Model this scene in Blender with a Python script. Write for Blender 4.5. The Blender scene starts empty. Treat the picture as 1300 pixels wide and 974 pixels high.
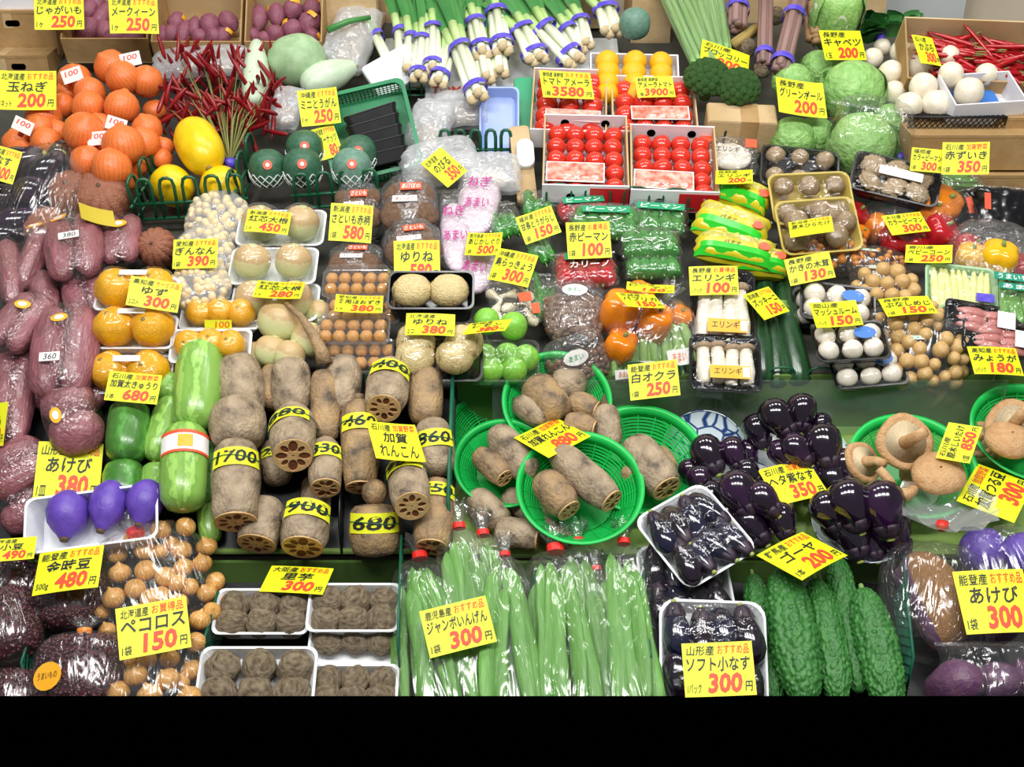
import bpy, bmesh, math, random
from mathutils import Vector, Matrix, noise
random.seed(7)
SC = bpy.context.scene
COL = SC.collection
# ---------------------------------------------------------------- camera
F = 1569.0
CAMZ = 2.1
cam_d = bpy.data.cameras.new('camera'); cam = bpy.data.objects.new('camera', cam_d); COL.objects.link(cam)
cam_d.sensor_width = 36; cam_d.lens = 36*F/1300; cam_d.clip_start = .05
cam.location = (0, 0, CAMZ); cam.rotation_euler = (math.radians(60), 0, 0)
SC.camera = cam
# ---------------------------------------------------------------- light
w = bpy.data.worlds.new('market_hall_light'); SC.world = w; w.use_nodes = True
w.node_tree.nodes['Background'].inputs[0].default_value = (.93, .97, 1, 1)
w.node_tree.nodes['Background'].inputs[1].default_value = .16
def lamp(name, loc, sx, sy, power, look, col=(1, .985, .96)):
    d = bpy.data.lights.new(name, 'AREA'); d.shape = 'RECTANGLE'; d.size = sx; d.size_y = sy; d.energy = power; d.color = col
    o = bpy.data.objects.new(name, d); COL.objects.link(o); o.location = loc
    o.rotation_euler = (Vector(look)-Vector(loc)).to_track_quat('-Z', 'Y').to_euler(); o['kind'] = 'helper'
for x in (-1.25, -.4, .45, 1.3):
    lamp('market_lamp', (x, .95, 3.2), .5, .4, 15, (x*.9, 2.1, .8))
    lamp('market_lamp', (x+.2, 2.75, 3.35), .5, .4, 9, (x*.95, 2.6, .9))
lamp('ceiling_tube', (0, .6, 3.6), 3.2, .18, 24, (0, 2.2, .8))
SC.view_settings.view_transform = 'Standard'; SC.view_settings.look = 'None'
SC.view_settings.exposure = 0.24; SC.view_settings.gamma = 1
SC.cycles.transparent_max_bounces = 24
SC.cycles.max_bounces = 6; SC.cycles.sample_clamp_indirect = 6
# ---------------------------------------------------------------- the display profile (Y, Z) and placing on it
FRONT = [(1.40, .50), (1.842, .60), (1.85, .662)]
PROF_R = FRONT+[(2.185, .735), (2.195, .854), (3.9, 1.365)]
PROF_L = FRONT+[(2.19, .854), (3.9, 1.365)]
UPW = Vector((0, .5, .8660254)); FWD = Vector((0, .8660254, -.5)); RIGHT = Vector((1, 0, 0)); CAMP = Vector((0, 0, CAMZ))
def ray(px, py): return FWD+RIGHT*((px-650)/F)+UPW*((487-py)/F)
def hit(px, py, h=0., zone=None):
    d = ray(px, py); prof = PROF_L if (zone == 'L' or (zone is None and px < 574)) else PROF_R
    best = None
    for (y0, z0), (y1, z1) in zip(prof, prof[1:]):
        k = (z1-z0)/(y1-y0)                      # CAMZ+t*dz = z0+h+k*(t*dy-y0)
        t = (z0+h-k*y0-CAMZ)/(d.z-k*d.y)
        if t > 0 and y0-1e-6 <= t*d.y <= y1+1e-6: best = (t, k); break
    if best is None:
        y1 = prof[-1][0]; best = (y1/d.y, .3) if d.y*3 > 0 and py < 300 else (1.42/d.y, .28)
    return CAMP+d*best[0], best[1], best[0]
def at(px, py, h=0., zone=None): return hit(px, py, h, zone)[0]
def mpp(p): return (p-CAMP).dot(FWD)/F           # metres to one photo pixel at that point
def atd(px, py, ref):                            # the point on a pixel ray at the depth of ref
    d = ray(px, py); return CAMP+d*((ref-CAMP).dot(FWD))
def basis(x, y, z, o): return Matrix(((x.x, y.x, z.x, o.x), (x.y, y.y, z.y, o.y), (x.z, y.z, z.z, o.z), (0, 0, 0, 1)))
def frame(px, py, h=0., yaw=0., pitch=0., zone=None, roll=0.):
    p, k, t = hit(px, py, h, zone)
    if abs(k) > 3: k = .25
    a = math.atan(k)+math.radians(pitch)
    y = Vector((0, math.cos(a), math.sin(a))); z = Vector((0, -math.sin(a), math.cos(a)))
    m = basis(RIGHT, y, z, p) @ Matrix.Rotation(math.radians(yaw), 4, 'Z') @ Matrix.Rotation(math.radians(roll), 4, 'Y')
    return m, mpp(p)
# ---------------------------------------------------------------- materials
def lin(c):
    if isinstance(c, str): c = [int(c[i:i+2], 16) for i in (0, 2, 4)]
    return tuple(((v/255)/12.92 if v/255 <= .04045 else ((v/255+.055)/1.055)**2.4) for v in c)+(1,)
MATS = {}
def nd(nt, t, **kw):
    n = nt.nodes.new(t)
    for k, v in kw.items():
        if k[0] == 'i': n.inputs[int(k[1:])].default_value = v
        else: setattr(n, k, v)
    return n
def pm(name, c1, c2=None, scale=8., rough=.5, bump=0., bscale=None, spec=.5, kind='noise', stretch=(1, 1, 1), lo=.35, hi=.65, c3=None, sss=0., trans=0., coat=0., detail=4., sheen=0., metal=0.):
    m = bpy.data.materials.new(name); m.use_nodes = True; nt = m.node_tree; b = nt.nodes['Principled BSDF']; L = nt.links.new
    b.inputs['Roughness'].default_value = rough; b.inputs['Specular IOR Level'].default_value = spec
    b.inputs['Coat Weight'].default_value = coat; b.inputs['Coat Roughness'].default_value = .08; b.inputs['Metallic'].default_value = metal
    if sss: b.inputs['Subsurface Weight'].default_value = sss; b.inputs['Subsurface Radius'].default_value = (.01, .006, .004)
    c1 = lin(c1); b.inputs['Base Color'].default_value = c1
    tc = nd(nt, 'ShaderNodeTexCoord'); oi = nd(nt, 'ShaderNodeObjectInfo'); mp = nd(nt, 'ShaderNodeMapping')
    mul = nd(nt, 'ShaderNodeMath', operation='MULTIPLY', i1=37.); L(oi.outputs['Random'], mul.inputs[0]); L(mul.outputs[0], mp.inputs['Location'])
    L(tc.outputs['Object'], mp.inputs['Vector']); mp.inputs['Scale'].default_value = stretch
    if c2 is not None:
        rp = nd(nt, 'ShaderNodeValToRGB'); e = rp.color_ramp.elements
        e[0].position = lo; e[0].color = c1; e[1].position = hi; e[1].color = lin(c2)
        if c3 is not None: x = e.new(min(.99, hi+.14)); x.color = lin(c3)
        if kind == 'stripe':                      # bands round the local Z axis
            sp = nd(nt, 'ShaderNodeSeparateXYZ'); L(tc.outputs['Object'], sp.inputs[0])
            an = nd(nt, 'ShaderNodeMath', operation='ARCTAN2'); L(sp.outputs[0], an.inputs[0]); L(sp.outputs[1], an.inputs[1])
            nz = nd(nt, 'ShaderNodeTexNoise', i2=4., i3=3.); L(mp.outputs[0], nz.inputs[0])
            ma = nd(nt, 'ShaderNodeMath', operation='MULTIPLY_ADD', i1=scale); L(an.outputs[0], ma.inputs[0])
            m2 = nd(nt, 'ShaderNodeMath', operation='MULTIPLY', i1=5.); L(nz.outputs[0], m2.inputs[0]); L(m2.outputs[0], ma.inputs[2])
            si = nd(nt, 'ShaderNodeMath', operation='SINE'); L(ma.outputs[0], si.inputs[0])
            m3 = nd(nt, 'ShaderNodeMath', operation='MULTIPLY_ADD', i1=.3, i2=.1); L(si.outputs[0], m3.inputs[0])
            m4 = nd(nt, 'ShaderNodeMath', operation='ADD'); L(m3.outputs[0], m4.inputs[0])
            n2 = nd(nt, 'ShaderNodeTexNoise', i2=9., i3=4.); L(mp.outputs[0], n2.inputs[0])
            m5 = nd(nt, 'ShaderNodeMath', operation='MULTIPLY', i1=.8); L(n2.outputs[0], m5.inputs[0]); L(m5.outputs[0], m4.inputs[1]); src = m4.outputs[0]
        elif kind == 'vor':
            v = nd(nt, 'ShaderNodeTexVoronoi', feature='DISTANCE_TO_EDGE'); v.inputs['Scale'].default_value = scale; L(mp.outputs[0], v.inputs[0]); src = v.outputs['Distance']
        elif kind == 'wave':
            v = nd(nt, 'ShaderNodeTexWave', i1=scale, i2=3., i3=2.); L(mp.outputs[0], v.inputs[0]); src = v.outputs[1]
        elif kind == 'z':
            sp = nd(nt, 'ShaderNodeSeparateXYZ'); L(tc.outputs['Object'], sp.inputs[0]); nz = nd(nt, 'ShaderNodeTexNoise', i2=6., i3=3.); L(mp.outputs[0], nz.inputs[0])
            ma = nd(nt, 'ShaderNodeMath', operation='MULTIPLY_ADD', i1=scale, i2=.26); L(sp.outputs[2], ma.inputs[0])
            m4 = nd(nt, 'ShaderNodeMath', operation='MULTIPLY_ADD', i1=.5); L(nz.outputs[0], m4.inputs[0]); L(ma.outputs[0], m4.inputs[2]); src = m4.outputs[0]
        else:
            v = nd(nt, 'ShaderNodeTexNoise', i2=scale, i3=detail); L(mp.outputs[0], v.inputs[0]); src = v.outputs[0]
        L(src, rp.inputs[0]); L(rp.outputs[0], b.inputs['Base Color'])
    if bump:
        n = nd(nt, 'ShaderNodeTexNoise', i2=bscale or scale*3, i3=4.); L(mp.outputs[0], n.inputs[0])
        bp = nd(nt, 'ShaderNodeBump', i0=bump, i1=.02); L(n.outputs[0], bp.inputs['Height']); L(bp.outputs[0], b.inputs['Normal'])
    if trans:
        out = nt.nodes['Material Output']; t = nd(nt, 'ShaderNodeBsdfTransparent'); mx = nd(nt, 'ShaderNodeMixShader', i0=trans)
        L(b.outputs[0], mx.inputs[1]); L(t.outputs[0], mx.inputs[2]); L(mx.outputs[0], out.inputs[0])
    MATS[name] = m; return m
def film_mat(name, base=.05, edge=.55, rough=.1, bump=.35, scale=70., haze=.0, tint=(1, 1, 1, 1), stretch=(1, 1, 1), crease=0.):
    m = bpy.data.materials.new(name); m.use_nodes = True; nt = m.node_tree; L = nt.links.new; nt.nodes.remove(nt.nodes['Principled BSDF']); out = nt.nodes['Material Output']
    t = nd(nt, 'ShaderNodeBsdfTransparent', i0=tint); g = nd(nt, 'ShaderNodeBsdfGlossy', i1=rough); d = nd(nt, 'ShaderNodeBsdfDiffuse', i0=(.85, .87, .9, 1))
    tc = nd(nt, 'ShaderNodeTexCoord'); mp = nd(nt, 'ShaderNodeMapping'); mp.inputs['Scale'].default_value = stretch; L(tc.outputs['Object'], mp.inputs['Vector'])
    oi = nd(nt, 'ShaderNodeObjectInfo'); L(oi.outputs['Random'], mp.inputs['Location'])
    n = nd(nt, 'ShaderNodeTexNoise', i2=scale, i3=2.); n.inputs['Distortion'].default_value = .8; L(mp.outputs[0], n.inputs[0])
    bp = nd(nt, 'ShaderNodeBump', i0=bump, i1=.006)
    if crease:
        su = nd(nt, 'ShaderNodeMath', operation='SUBTRACT', i1=.5); L(n.outputs[0], su.inputs[0]); ab = nd(nt, 'ShaderNodeMath', operation='ABSOLUTE'); L(su.outputs[0], ab.inputs[0]); sq = nd(nt, 'ShaderNodeMath', operation='POWER', i1=.7); L(ab.outputs[0], sq.inputs[0]); mu = nd(nt, 'ShaderNodeMath', operation='MULTIPLY', i1=crease); L(sq.outputs[0], mu.inputs[0]); L(mu.outputs[0], bp.inputs['Height'])
    else: L(n.outputs[0], bp.inputs['Height'])
    lw = nd(nt, 'ShaderNodeLayerWeight', i0=.35); L(bp.outputs[0], lw.inputs['Normal']); L(bp.outputs[0], g.inputs['Normal'])
    pw = nd(nt, 'ShaderNodeMath', operation='POWER', i1=2.2); L(lw.outputs['Facing'], pw.inputs[0])
    ma = nd(nt, 'ShaderNodeMath', operation='MULTIPLY_ADD', i1=edge, i2=base); L(pw.outputs[0], ma.inputs[0])
    mx = nd(nt, 'ShaderNodeMixShader'); L(ma.outputs[0], mx.inputs[0]); L(t.outputs[0], mx.inputs[1]); L(g.outputs[0], mx.inputs[2])
    m2 = nd(nt, 'ShaderNodeMixShader', i0=haze); L(mx.outputs[0], m2.inputs[1]); L(d.outputs[0], m2.inputs[2]); L(m2.outputs[0], out.inputs[0])
    MATS[name] = m
film_mat('cling_film', .06, .4, .11, .5, 44., crease=.8)
film_mat('bag_film', .09, .5, .15, .9, 36., haze=.012, stretch=(1, .22, 1), crease=1.3)
film_mat('crinkled_bag_film', .13, .55, .17, 1., 36., haze=.04, crease=1.6); film_mat('crumpled_film', .16, .55, .18, 1., 30., haze=.32, crease=1.8)
film_mat('milky_film', .12, .45, .14, .6, 50., haze=.22)
film_mat('clear_plastic', .1, .6, .06, .1, 20., haze=.03)
film_mat('acrylic', .06, .35, .05, .0, 20., haze=.05, tint=(.9, .95, .92, 1))
film_mat('shrink_film', .12, .45, .17, .8, 60., crease=1.)
pm('card_yellow', 'E6EB14', 'F0F02A', 6, .45, spec=.4); pm('card_back', 'B9A62A', 'C6B236', 6, .5)
pm('band_yellow', 'EDF02A', rough=.5); pm('ink_black', '1E1F22', rough=.55); pm('ink_red', 'F04C2C', rough=.55); pm('ink_orange', 'F2702E', rough=.55)
pm('paper_white', 'F2F2F0', rough=.5); pm('foam_white', 'F1F3F4', 'E4E8EC', 30, .38, .05); pm('tray_black', '121316', rough=.22, spec=.6); pm('tray_yellow', 'C9B35A', 'BFA84A', 5, .35)
pm('tray_green', '9FCBA0', 'B5DAB2', 8, .35); pm('black_plastic', '0A0B0D', '15171A', 30, .4)
pm('carton', 'B39162', 'A3814F', 14, .75, .1, 60); pm('carton_pale', 'C9AE84', 'BB9E70', 14, .75, .1, 60); pm('carton_inner', 'D2B88C', 'C4A878', 10, .8); pm('carton_white', 'ECECF0', 'E0E0E6', 10, .5); pm('carton_red', 'D5232A', rough=.45); pm('carton_dark', '6B5236', '5C4730', 8, .8); pm('deck_dark', '3C3D38', '46463E', 20, .6)
pm('shelf_green', '97B464', '86A656', 3, .3, spec=.5, coat=.2); pm('panel_green', '62803F', '56743A', 4, .25, coat=.3); pm('wire_green', '0F5A38', '0C4C30', 20, .35, spec=.6); pm('basket_green', '178A55', '127A4A', 12, .4); pm('net_green', '11694A', '0E5A40', 30, .5)
pm('bowl_green', '1FC458', '17B54C', 5, .32, spec=.5, sss=.05); pm('plain_black', '010101', rough=.9, spec=0.); pm('dark_floor', '1C1B1A', '242220', 9, .7); pm('wall_cream', 'D9CDB8', 'CFC1A8', 2, .8); pm('wall_grey', 'C4C8C6', 'B8BEBD', 2, .7)
pm('tie_red', 'EA2A22', rough=.4); pm('tie_green', '19C24A', rough=.4); pm('tie_orange', 'F08A28', rough=.4); pm('tie_blue', '4A3BC0', '6A5AD8', 60, .4); pm('sticker_orange', 'F7AE1E', 'F5B93A', 20, .4); pm('sticker_red', 'EE5A34', rough=.4); pm('sticker_white', 'F2F0EC', rough=.4)
pm('print_green', '1E9A68', rough=.4); pm('print_magenta', 'B8328A', rough=.4); pm('print_blue', '3A78C8', rough=.4); pm('bag_green', '2FCB2C', '25BE28', 10, .25, spec=.6); pm('bag_yellow', 'D8CC28', 'CDBE22', 10, .25, spec=.6); pm('bag_teal', '1D9A7A', '178C70', 10, .3); pm('bag_black', '0B0B0E', rough=.2, spec=.7)
# produce
pm('onion_skin', 'E67A3A', 'E27434', 26, .36, .12, 20, kind='stripe', c3='D86C34'); pm('onion_root', '8A5A38', '6E4428', 20, .8); pm('net_red', 'F0562A', rough=.4)
pm('small_onion', 'D9A257', 'C98A3C', 9, .3, .08, 12, kind='stripe', c3='E4BE7E', coat=.25); pm('sweet_potato_skin', '935668', '82485A', 5, .5, .25, 14, c3='A87684'); pm('red_potato_skin', '9C6268', '844C54', 4, .4, .3, 12, c3='B68C72', coat=.2)
pm('tomato', 'DA3A28', 'CF3020', 3, .2, coat=.35); pm('citrus_yellow', 'F5BE14', 'EEB00E', 14, .4, .2, 40); pm('yuzu', 'F3B60E', 'E8A408', 16, .35, .35, 30); pm('squash_yellow', 'F3CF16', 'EABF0E', 4, .32, .06, 10)
pm('pumpkin_brown', '9A6248', '8A543C', 7, .6, .35, 22, c3='AA7256'); pm('melon_pale', 'A9C79A', '93B486', 6, .55, c3='BCD3AE'); pm('melon_white', 'CFDFC6', 'BFD3B4', 6, .4); pm('melon_dark', '2F5A42', '3D6A50', 9, .45, c3='557C64'); pm('melon_grey', '6F9584', '5C8270', 9, .5)
pm('leek_white', 'EFF3DF', 'E2EBC8', 6, .35, sss=.1); pm('leek_green', '2F7838', '468C44', 5, .4); pm('leek_pale', 'A9CF7A', 'C0DC96', 5, .4); pm('root_tan', 'E2CFA8', 'CFB68A', 40, .8, .4, 80)
pm('broccoli', '3A6E2A', '4E8236', 40, .65, .9, 70); pm('broccoli_stem', '7FA656', '93B868', 8, .5); pm('cabbage', '84B860', '9CC878', 7, .45, .5, 9, c3='B8DA96'); pm('cabbage_dark', '5F9646', '77AA58', 7, .45, .5, 10); pm('hakusai_white', 'F0F4E2', 'E2EECB', 6, .4); pm('hakusai_leaf', 'A4D07A', '8CC062', 7, .45, .3, 18)
pm('turnip', 'EFE6D2', 'E4D8BE', 4, .32, .06, 10, c3='CDBB98', hi=.7); pm('leaf_dark', '2C6A30', '3C7E3A', 8, .45, .3, 20); pm('udo_stalk', '9C7A74', '84665E', 4, .5, stretch=(6, 6, .6)); pm('udo_cut', 'C9A27A', 'B58A5E', 20, .7); pm('fuki', 'A6D08A', '6FA650', 5, .35, stretch=(8, 8, .5))
pm('chili_red', 'B8121A', 'A00E16', 5, .22, coat=.3); pm('chili_dry', '94141C', '7C1018', 6, .32); pm('chili_stem', '8C8A4A', '6E7038', 10, .6)
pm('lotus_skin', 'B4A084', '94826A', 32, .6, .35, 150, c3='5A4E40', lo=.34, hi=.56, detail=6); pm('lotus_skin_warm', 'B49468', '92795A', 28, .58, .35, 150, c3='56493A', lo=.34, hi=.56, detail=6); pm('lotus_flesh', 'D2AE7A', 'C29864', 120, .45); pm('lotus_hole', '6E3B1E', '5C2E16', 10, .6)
pm('cucumber_light', '84B250', '74A446', 4.5, .3, .05, 10, kind='stripe', c3='9CCB62', coat=.2); pm('cucumber_dark', '42782E', '4E8636', 5, .3, .05, 10, kind='stripe', c3='5A9C46', coat=.2); pm('cucumber_end', 'A8924E', '8A7238', 20, .7)
pm('akebi_purple', '6B4CB4', '5A3EA6', 4, .42, .08, 12, c3='7E62C2'); pm('akebi_dull', '5A3A5C', '6E4A62', 5, .4, .2, 12); pm('akebi_brown', 'A87A44', '8E6232', 30, .7, .5, 50); pm('akebi_stem', '5E4A36', rough=.8)
pm('eggplant', '150C18', '1E1024', 3, .12, spec=.7, coat=.5); pm('eggplant_purple', '2C0E32', '180B1C', 2.5, .14, spec=.7, coat=.5, lo=.4, hi=.6); pm('eggplant_cap', '261728', '382838', 8, .5); pm('eggplant_cut', 'A9B25A', '8E9A48', 20, .6); pm('eggplant_blue', '1A1A3A', '0E0F20', 3, .12, spec=.7, coat=.5)
pm('taro_black', 'D6C2A0', '9C866A', 5, .75, .9, 40, c3='5C4C3C', stretch=(1, 1, 3), lo=.34, hi=.6); pm('bean_green', '5A9438', '6CA648', 5, .42, .15, 12, c3='8CBC68'); pm('goya', '2F6B2E', '3F7F38', 6, .42, .2, 30); pm('red_bean', '42121A', '561A22', 200, .25, coat=.2)
pm('shiitake_cap', 'BC9060', 'CFA676', 7, .65, .35, 24, c3='946A42'); pm('shiitake_gill', 'ECD8B2', 'DEC498', 30, .7, .3, 60, stretch=(1, 1, 1)); pm('shiitake_stem', 'CDA87A', 'B88C5C', 7, .65, .2, 20)
pm('ginkgo_nut', 'E4D2AC', 'D8C294', 6, .5); pm('radish', 'CFD69C', 'D6CA98', 2, .4, .08, 8, kind='z', c3='C8AC7C'); pm('radish_green', 'A8C470', 'C8C890', 1.2, .4, kind='z'); pm('lily_bulb', 'E0CC98', 'CDB67E', 12, .5, .4, 20); pm('lime_green', '8ACB4A', '74B83A', 8, .35, .1, 30)
pm('hozuki', 'D9A45C', 'C98E44', 10, .5); pm('satoimo', '8C6C54', '705440', 10, .7, .6, 40); pm('pepper_green', '2C7A2A', '3C8E34', 4, .22, coat=.4); pm('pepper_red', 'B81A22', 'A0141C', 3, .2, coat=.4); pm('pepper_orange', 'F08A12', 'E07A0A', 3, .2, coat=.4); pm('pepper_yellow', 'F5BE14', 'EAAE0C', 3, .2, coat=.4)
pm('mukago', '5E3E36', '8A6A50', 110, .5); pm('okra', 'A8CF7C', '94C068', 6, .45, stretch=(3, 3, 1)); pm('eringi_white', 'EDE6D6', 'E0D6C2', 6, .5); pm('eringi_cap', 'A48E70', '8E785C', 8, .6); pm('zucchini', '1E3F22', '2A5230', 9, .28, .05, 12, kind='stripe', coat=.2); pm('zucchini_stem', '7A9A50', rough=.6)
pm('button_mushroom', 'F1EADC', 'E6DCC8', 8, .5); pm('shimeji', 'D1AE74', 'BE985E', 10, .5); pm('nameko', 'CE8A42', 'B87230', 10, .25, coat=.4); pm('hiratake', 'A0896A', '8A7456', 8, .55); pm('baby_corn', 'E6E6A2', 'D8DC8A', 8, .45); pm('myoga', 'C88078', 'B26A66', 5, .4, stretch=(4, 4, 1), c3='D8BE8C'); pm('maitake', 'B09A78', '8A765A', 14, .7); pm('dry_film_white', 'DDE2EA', rough=.3); pm('plate_white', 'E6EEF2', rough=.15, coat=.4); pm('plate_pattern', '2A4A86', 'DCEAF2', 26, .15, kind='vor', lo=.03, hi=.07, coat=.5); pm('light_blue', '9FB4EA', 'AEC0F0', 6, .4); pm('foam_net', 'EEF2F0', rough=.6); pm('yellow_flower', 'F0C21A', 'E0A810', 20, .5); pm('rakkyo', 'E6E0C8', 'CDBE98', 8, .45); pm('cellophane_mauve', 'EADCE6', 'D8BCD0', 60, .4)
# ---------------------------------------------------------------- mesh and object helpers
def mk(name, V, Fc, mat, smooth=True):
    me = bpy.data.meshes.new(name); me.from_pydata([tuple(v) for v in V], [], Fc)
    if smooth: me.polygons.foreach_set('use_smooth', [True]*len(Fc))
    if mat: me.materials.append(MATS[mat] if isinstance(mat, str) else mat)
    me.update(); return me
def ob(name, me, parent=None, mw=None):
    o = bpy.data.objects.new(name, me); COL.objects.link(o)
    if parent is not None: o.parent = parent
    if mw is not None: o.matrix_basis = mw
    return o
def tag(o, label, cat, group=None, kind=None):
    o['label'] = label; o['category'] = cat
    if group: o['group'] = group
    if kind: o['kind'] = kind
    return o
def struct(o, label=None):
    o['kind'] = 'structure'
    if label: o['label'] = label; o['category'] = o.name.split('_')[0]
    return o
def remat(me, mat):
    c = me.copy(); c.materials.clear(); c.materials.append(MATS[mat]); return c
def bxv(x0, x1, y0, y1, z0, z1):
    V = [(x, y, z) for z in (z0, z1) for y in (y0, y1) for x in (x0, x1)]
    return V, [(0, 2, 3, 1), (4, 5, 7, 6), (0, 1, 5, 4), (2, 6, 7, 3), (0, 4, 6, 2), (1, 3, 7, 5)]
class MB:
    def __init__(s): s.V = []; s.F = []
    def add(s, V, Fc, m=None):
        n = len(s.V); s.V += [m @ Vector(v) if m else Vector(v) for v in V]; s.F += [tuple(i+n for i in f) for f in Fc]; return s
    def box(s, *a, m=None): return s.add(*bxv(*a), m=m)
    def tube(s, pts, r, seg=6, closed=False, r2=None):
        n0 = len(s.V); pts = [Vector(p) for p in pts]; N = len(pts)
        for i, p in enumerate(pts):
            d = (pts[(i+1) % N]-pts[i-1]) if closed else (pts[min(i+1, N-1)]-pts[max(i-1, 0)])
            d.normalize(); u = d.orthogonal().normalized() if i == 0 else (u-d*u.dot(d)).normalized(); v = d.cross(u)
            rr = r if r2 is None else r+(r2-r)*i/(N-1)
            s.V += [p+(u*math.cos(a*2*math.pi/seg)+v*math.sin(a*2*math.pi/seg))*rr for a in range(seg)]
        for i in range(N if closed else N-1):
            j = (i+1) % N
            for a in range(seg):
                b = (a+1) % seg; s.F.append((n0+i*seg+a, n0+i*seg+b, n0+j*seg+b, n0+j*seg+a))
        if not closed: s.F += [tuple(n0+a for a in range(seg))[::-1], tuple(n0+(N-1)*seg+a for a in range(seg))]
        return s
    def mesh(s, name, mat, smooth=False): return mk(name, s.V, s.F, mat, smooth)
def lathe(prof, seg=20, bend=0., amp=0., freq=3., ribs=0, ribamp=0., seed=0, mat=None, name='m', flat=1., cap=True, bumps=None):
    """unit shape along Z, prof = [(t 0..1, r)], z = t-.5"""
    V = []; Fc = []; n = len(prof)
    for t, r in prof:
        z = t-.5; bx = bend*(.25-z*z)
        for a in range(seg):
            th = 2*math.pi*a/seg; rr = r
            if ribs: rr *= 1-ribamp*(1-abs(math.cos(th*ribs/2)))**2
            if amp: rr *= 1+amp*noise.noise(Vector((math.cos(th)*freq*.5+seed*7.3, math.sin(th)*freq*.5, z*freq+seed)))
            if bumps: rr += bumps(th, z, r)
            V.append((rr*math.cos(th)+bx, rr*math.sin(th)*flat, z))
    for i in range(n-1):
        for a in range(seg):
            b = (a+1) % seg; Fc.append((i*seg+a, i*seg+b, (i+1)*seg+b, (i+1)*seg+a))
    if cap: Fc.append(tuple(range(seg))[::-1]); Fc.append(tuple((n-1)*seg+a for a in range(seg)))
    return mk(name, V, Fc, mat)
def sep(p=2., n=12, top=1., skew=0., rmin=.02):
    out = []
    for i in range(n+1):
        c = -math.cos(math.pi*i/n); r = .5*max(0, 1-abs(c)**p)**(1/p)
        t = (c+1)/2; out.append((t, max(rmin, r*(1+skew*(t-.5)))))
    return out
def up_to(dirv, twist=0.):
    z = Vector(dirv).normalized(); h = UPW if abs(z.dot(FWD)) > .9 else FWD
    x = h.cross(z).normalized(); y = z.cross(x)
    return basis(x, y, z, Vector()) @ Matrix.Rotation(twist, 4, 'Z')
RND = lambda a, b: random.uniform(a, b)
def copies(root, mw, **props):
    c = root.copy(); COL.objects.link(c); c.matrix_basis = mw
    for ch in root.children:
        k = ch.copy(); COL.objects.link(k); k.parent = c
        for g in ch.children: q = g.copy(); COL.objects.link(q); q.parent = k
    for k, v in props.items(): c[k] = v
    return c
# kinds: a list of (part name, mesh) with the body first; shared by every copy
KIND = {}
def build(kind, name, mw, label, cat, group=None):
    parts = KIND[kind]; 
    if isinstance(parts[0], list): parts = random.choice(parts)
    o = ob(name, parts[0][1], None, mw); tag(o, label, cat, group)
    for pn, pme in parts[1:]: ob(pn, pme, o)
    return o
def lay(kind, name, A, B, wpx, hA, label, cat, group=None, hB=None, twist=None, zone=None, flat=1.):
    """a long thing from pixel A (local -Z) to pixel B (+Z), wpx wide, ends at heights hA, hB over the display"""
    a = at(A[0], A[1], hA, zone); b = at(B[0], B[1], hA if hB is None else hB, zone); m = (a+b)/2; s = mpp(m)
    L = (b-a).length; R = up_to(b-a, RND(0, 6.28) if twist is None else math.radians(twist))
    return build(kind, name, Matrix.Translation(m) @ R @ Matrix.Diagonal((wpx*s, wpx*s*flat, L, 1)), label, cat, group)
def put(kind, name, px, py, wpx, h, label, cat, group=None, rot=None, hpx=None, dpx=None, zone=None):
    """a round thing: wpx across, hpx tall along its own Z"""
    p = at(px, py, h, zone); s = mpp(p); hpx = hpx or wpx; dpx = dpx or wpx
    if rot is None: rot = (RND(-.5, .5), RND(-.5, .5), RND(0, 6.28))
    R = Matrix.Rotation(rot[0], 4, 'X') @ Matrix.Rotation(rot[1], 4, 'Y') @ Matrix.Rotation(rot[2], 4, 'Z')
    return build(kind, name, Matrix.Translation(p) @ R @ Matrix.Diagonal((wpx*s, dpx*s, hpx*s, 1)), label, cat, group)
ORD = ['first', 'second', 'third', 'fourth', 'fifth', 'sixth', 'seventh', 'eighth', 'ninth', 'tenth', 'eleventh', 'twelfth']
def rowwords(pts, what, where, gap=14):
    """labels that tell a heap's pieces apart by row (from the back) and place from the left"""
    idx = sorted(range(len(pts)), key=lambda i: pts[i][1]); rows = []; 
    for i in idx:
        if rows and pts[i][1]-pts[rows[-1][0]][1] <= gap and len(rows[-1]) < 12: rows[-1].append(i)
        else: rows.append([i])
    out = [None]*len(pts)
    for r, row in enumerate(rows):
        row.sort(key=lambda i: pts[i][0])
        rn = ('back' if r == 0 else 'front' if r == len(rows)-1 else ORD[min(r, 11)])+' row'
        for k, i in enumerate(row):
            pl = 'only one' if len(row) == 1 else 'leftmost' if k == 0 else 'rightmost' if k == len(row)-1 else ORD[k]+' from left'
            out[i] = (f'{what}, {pl} in {rn} {where}' if len(rows) > 1 else f'{what}, {pl} {where}').replace('only one', 'alone')
    return out
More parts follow.
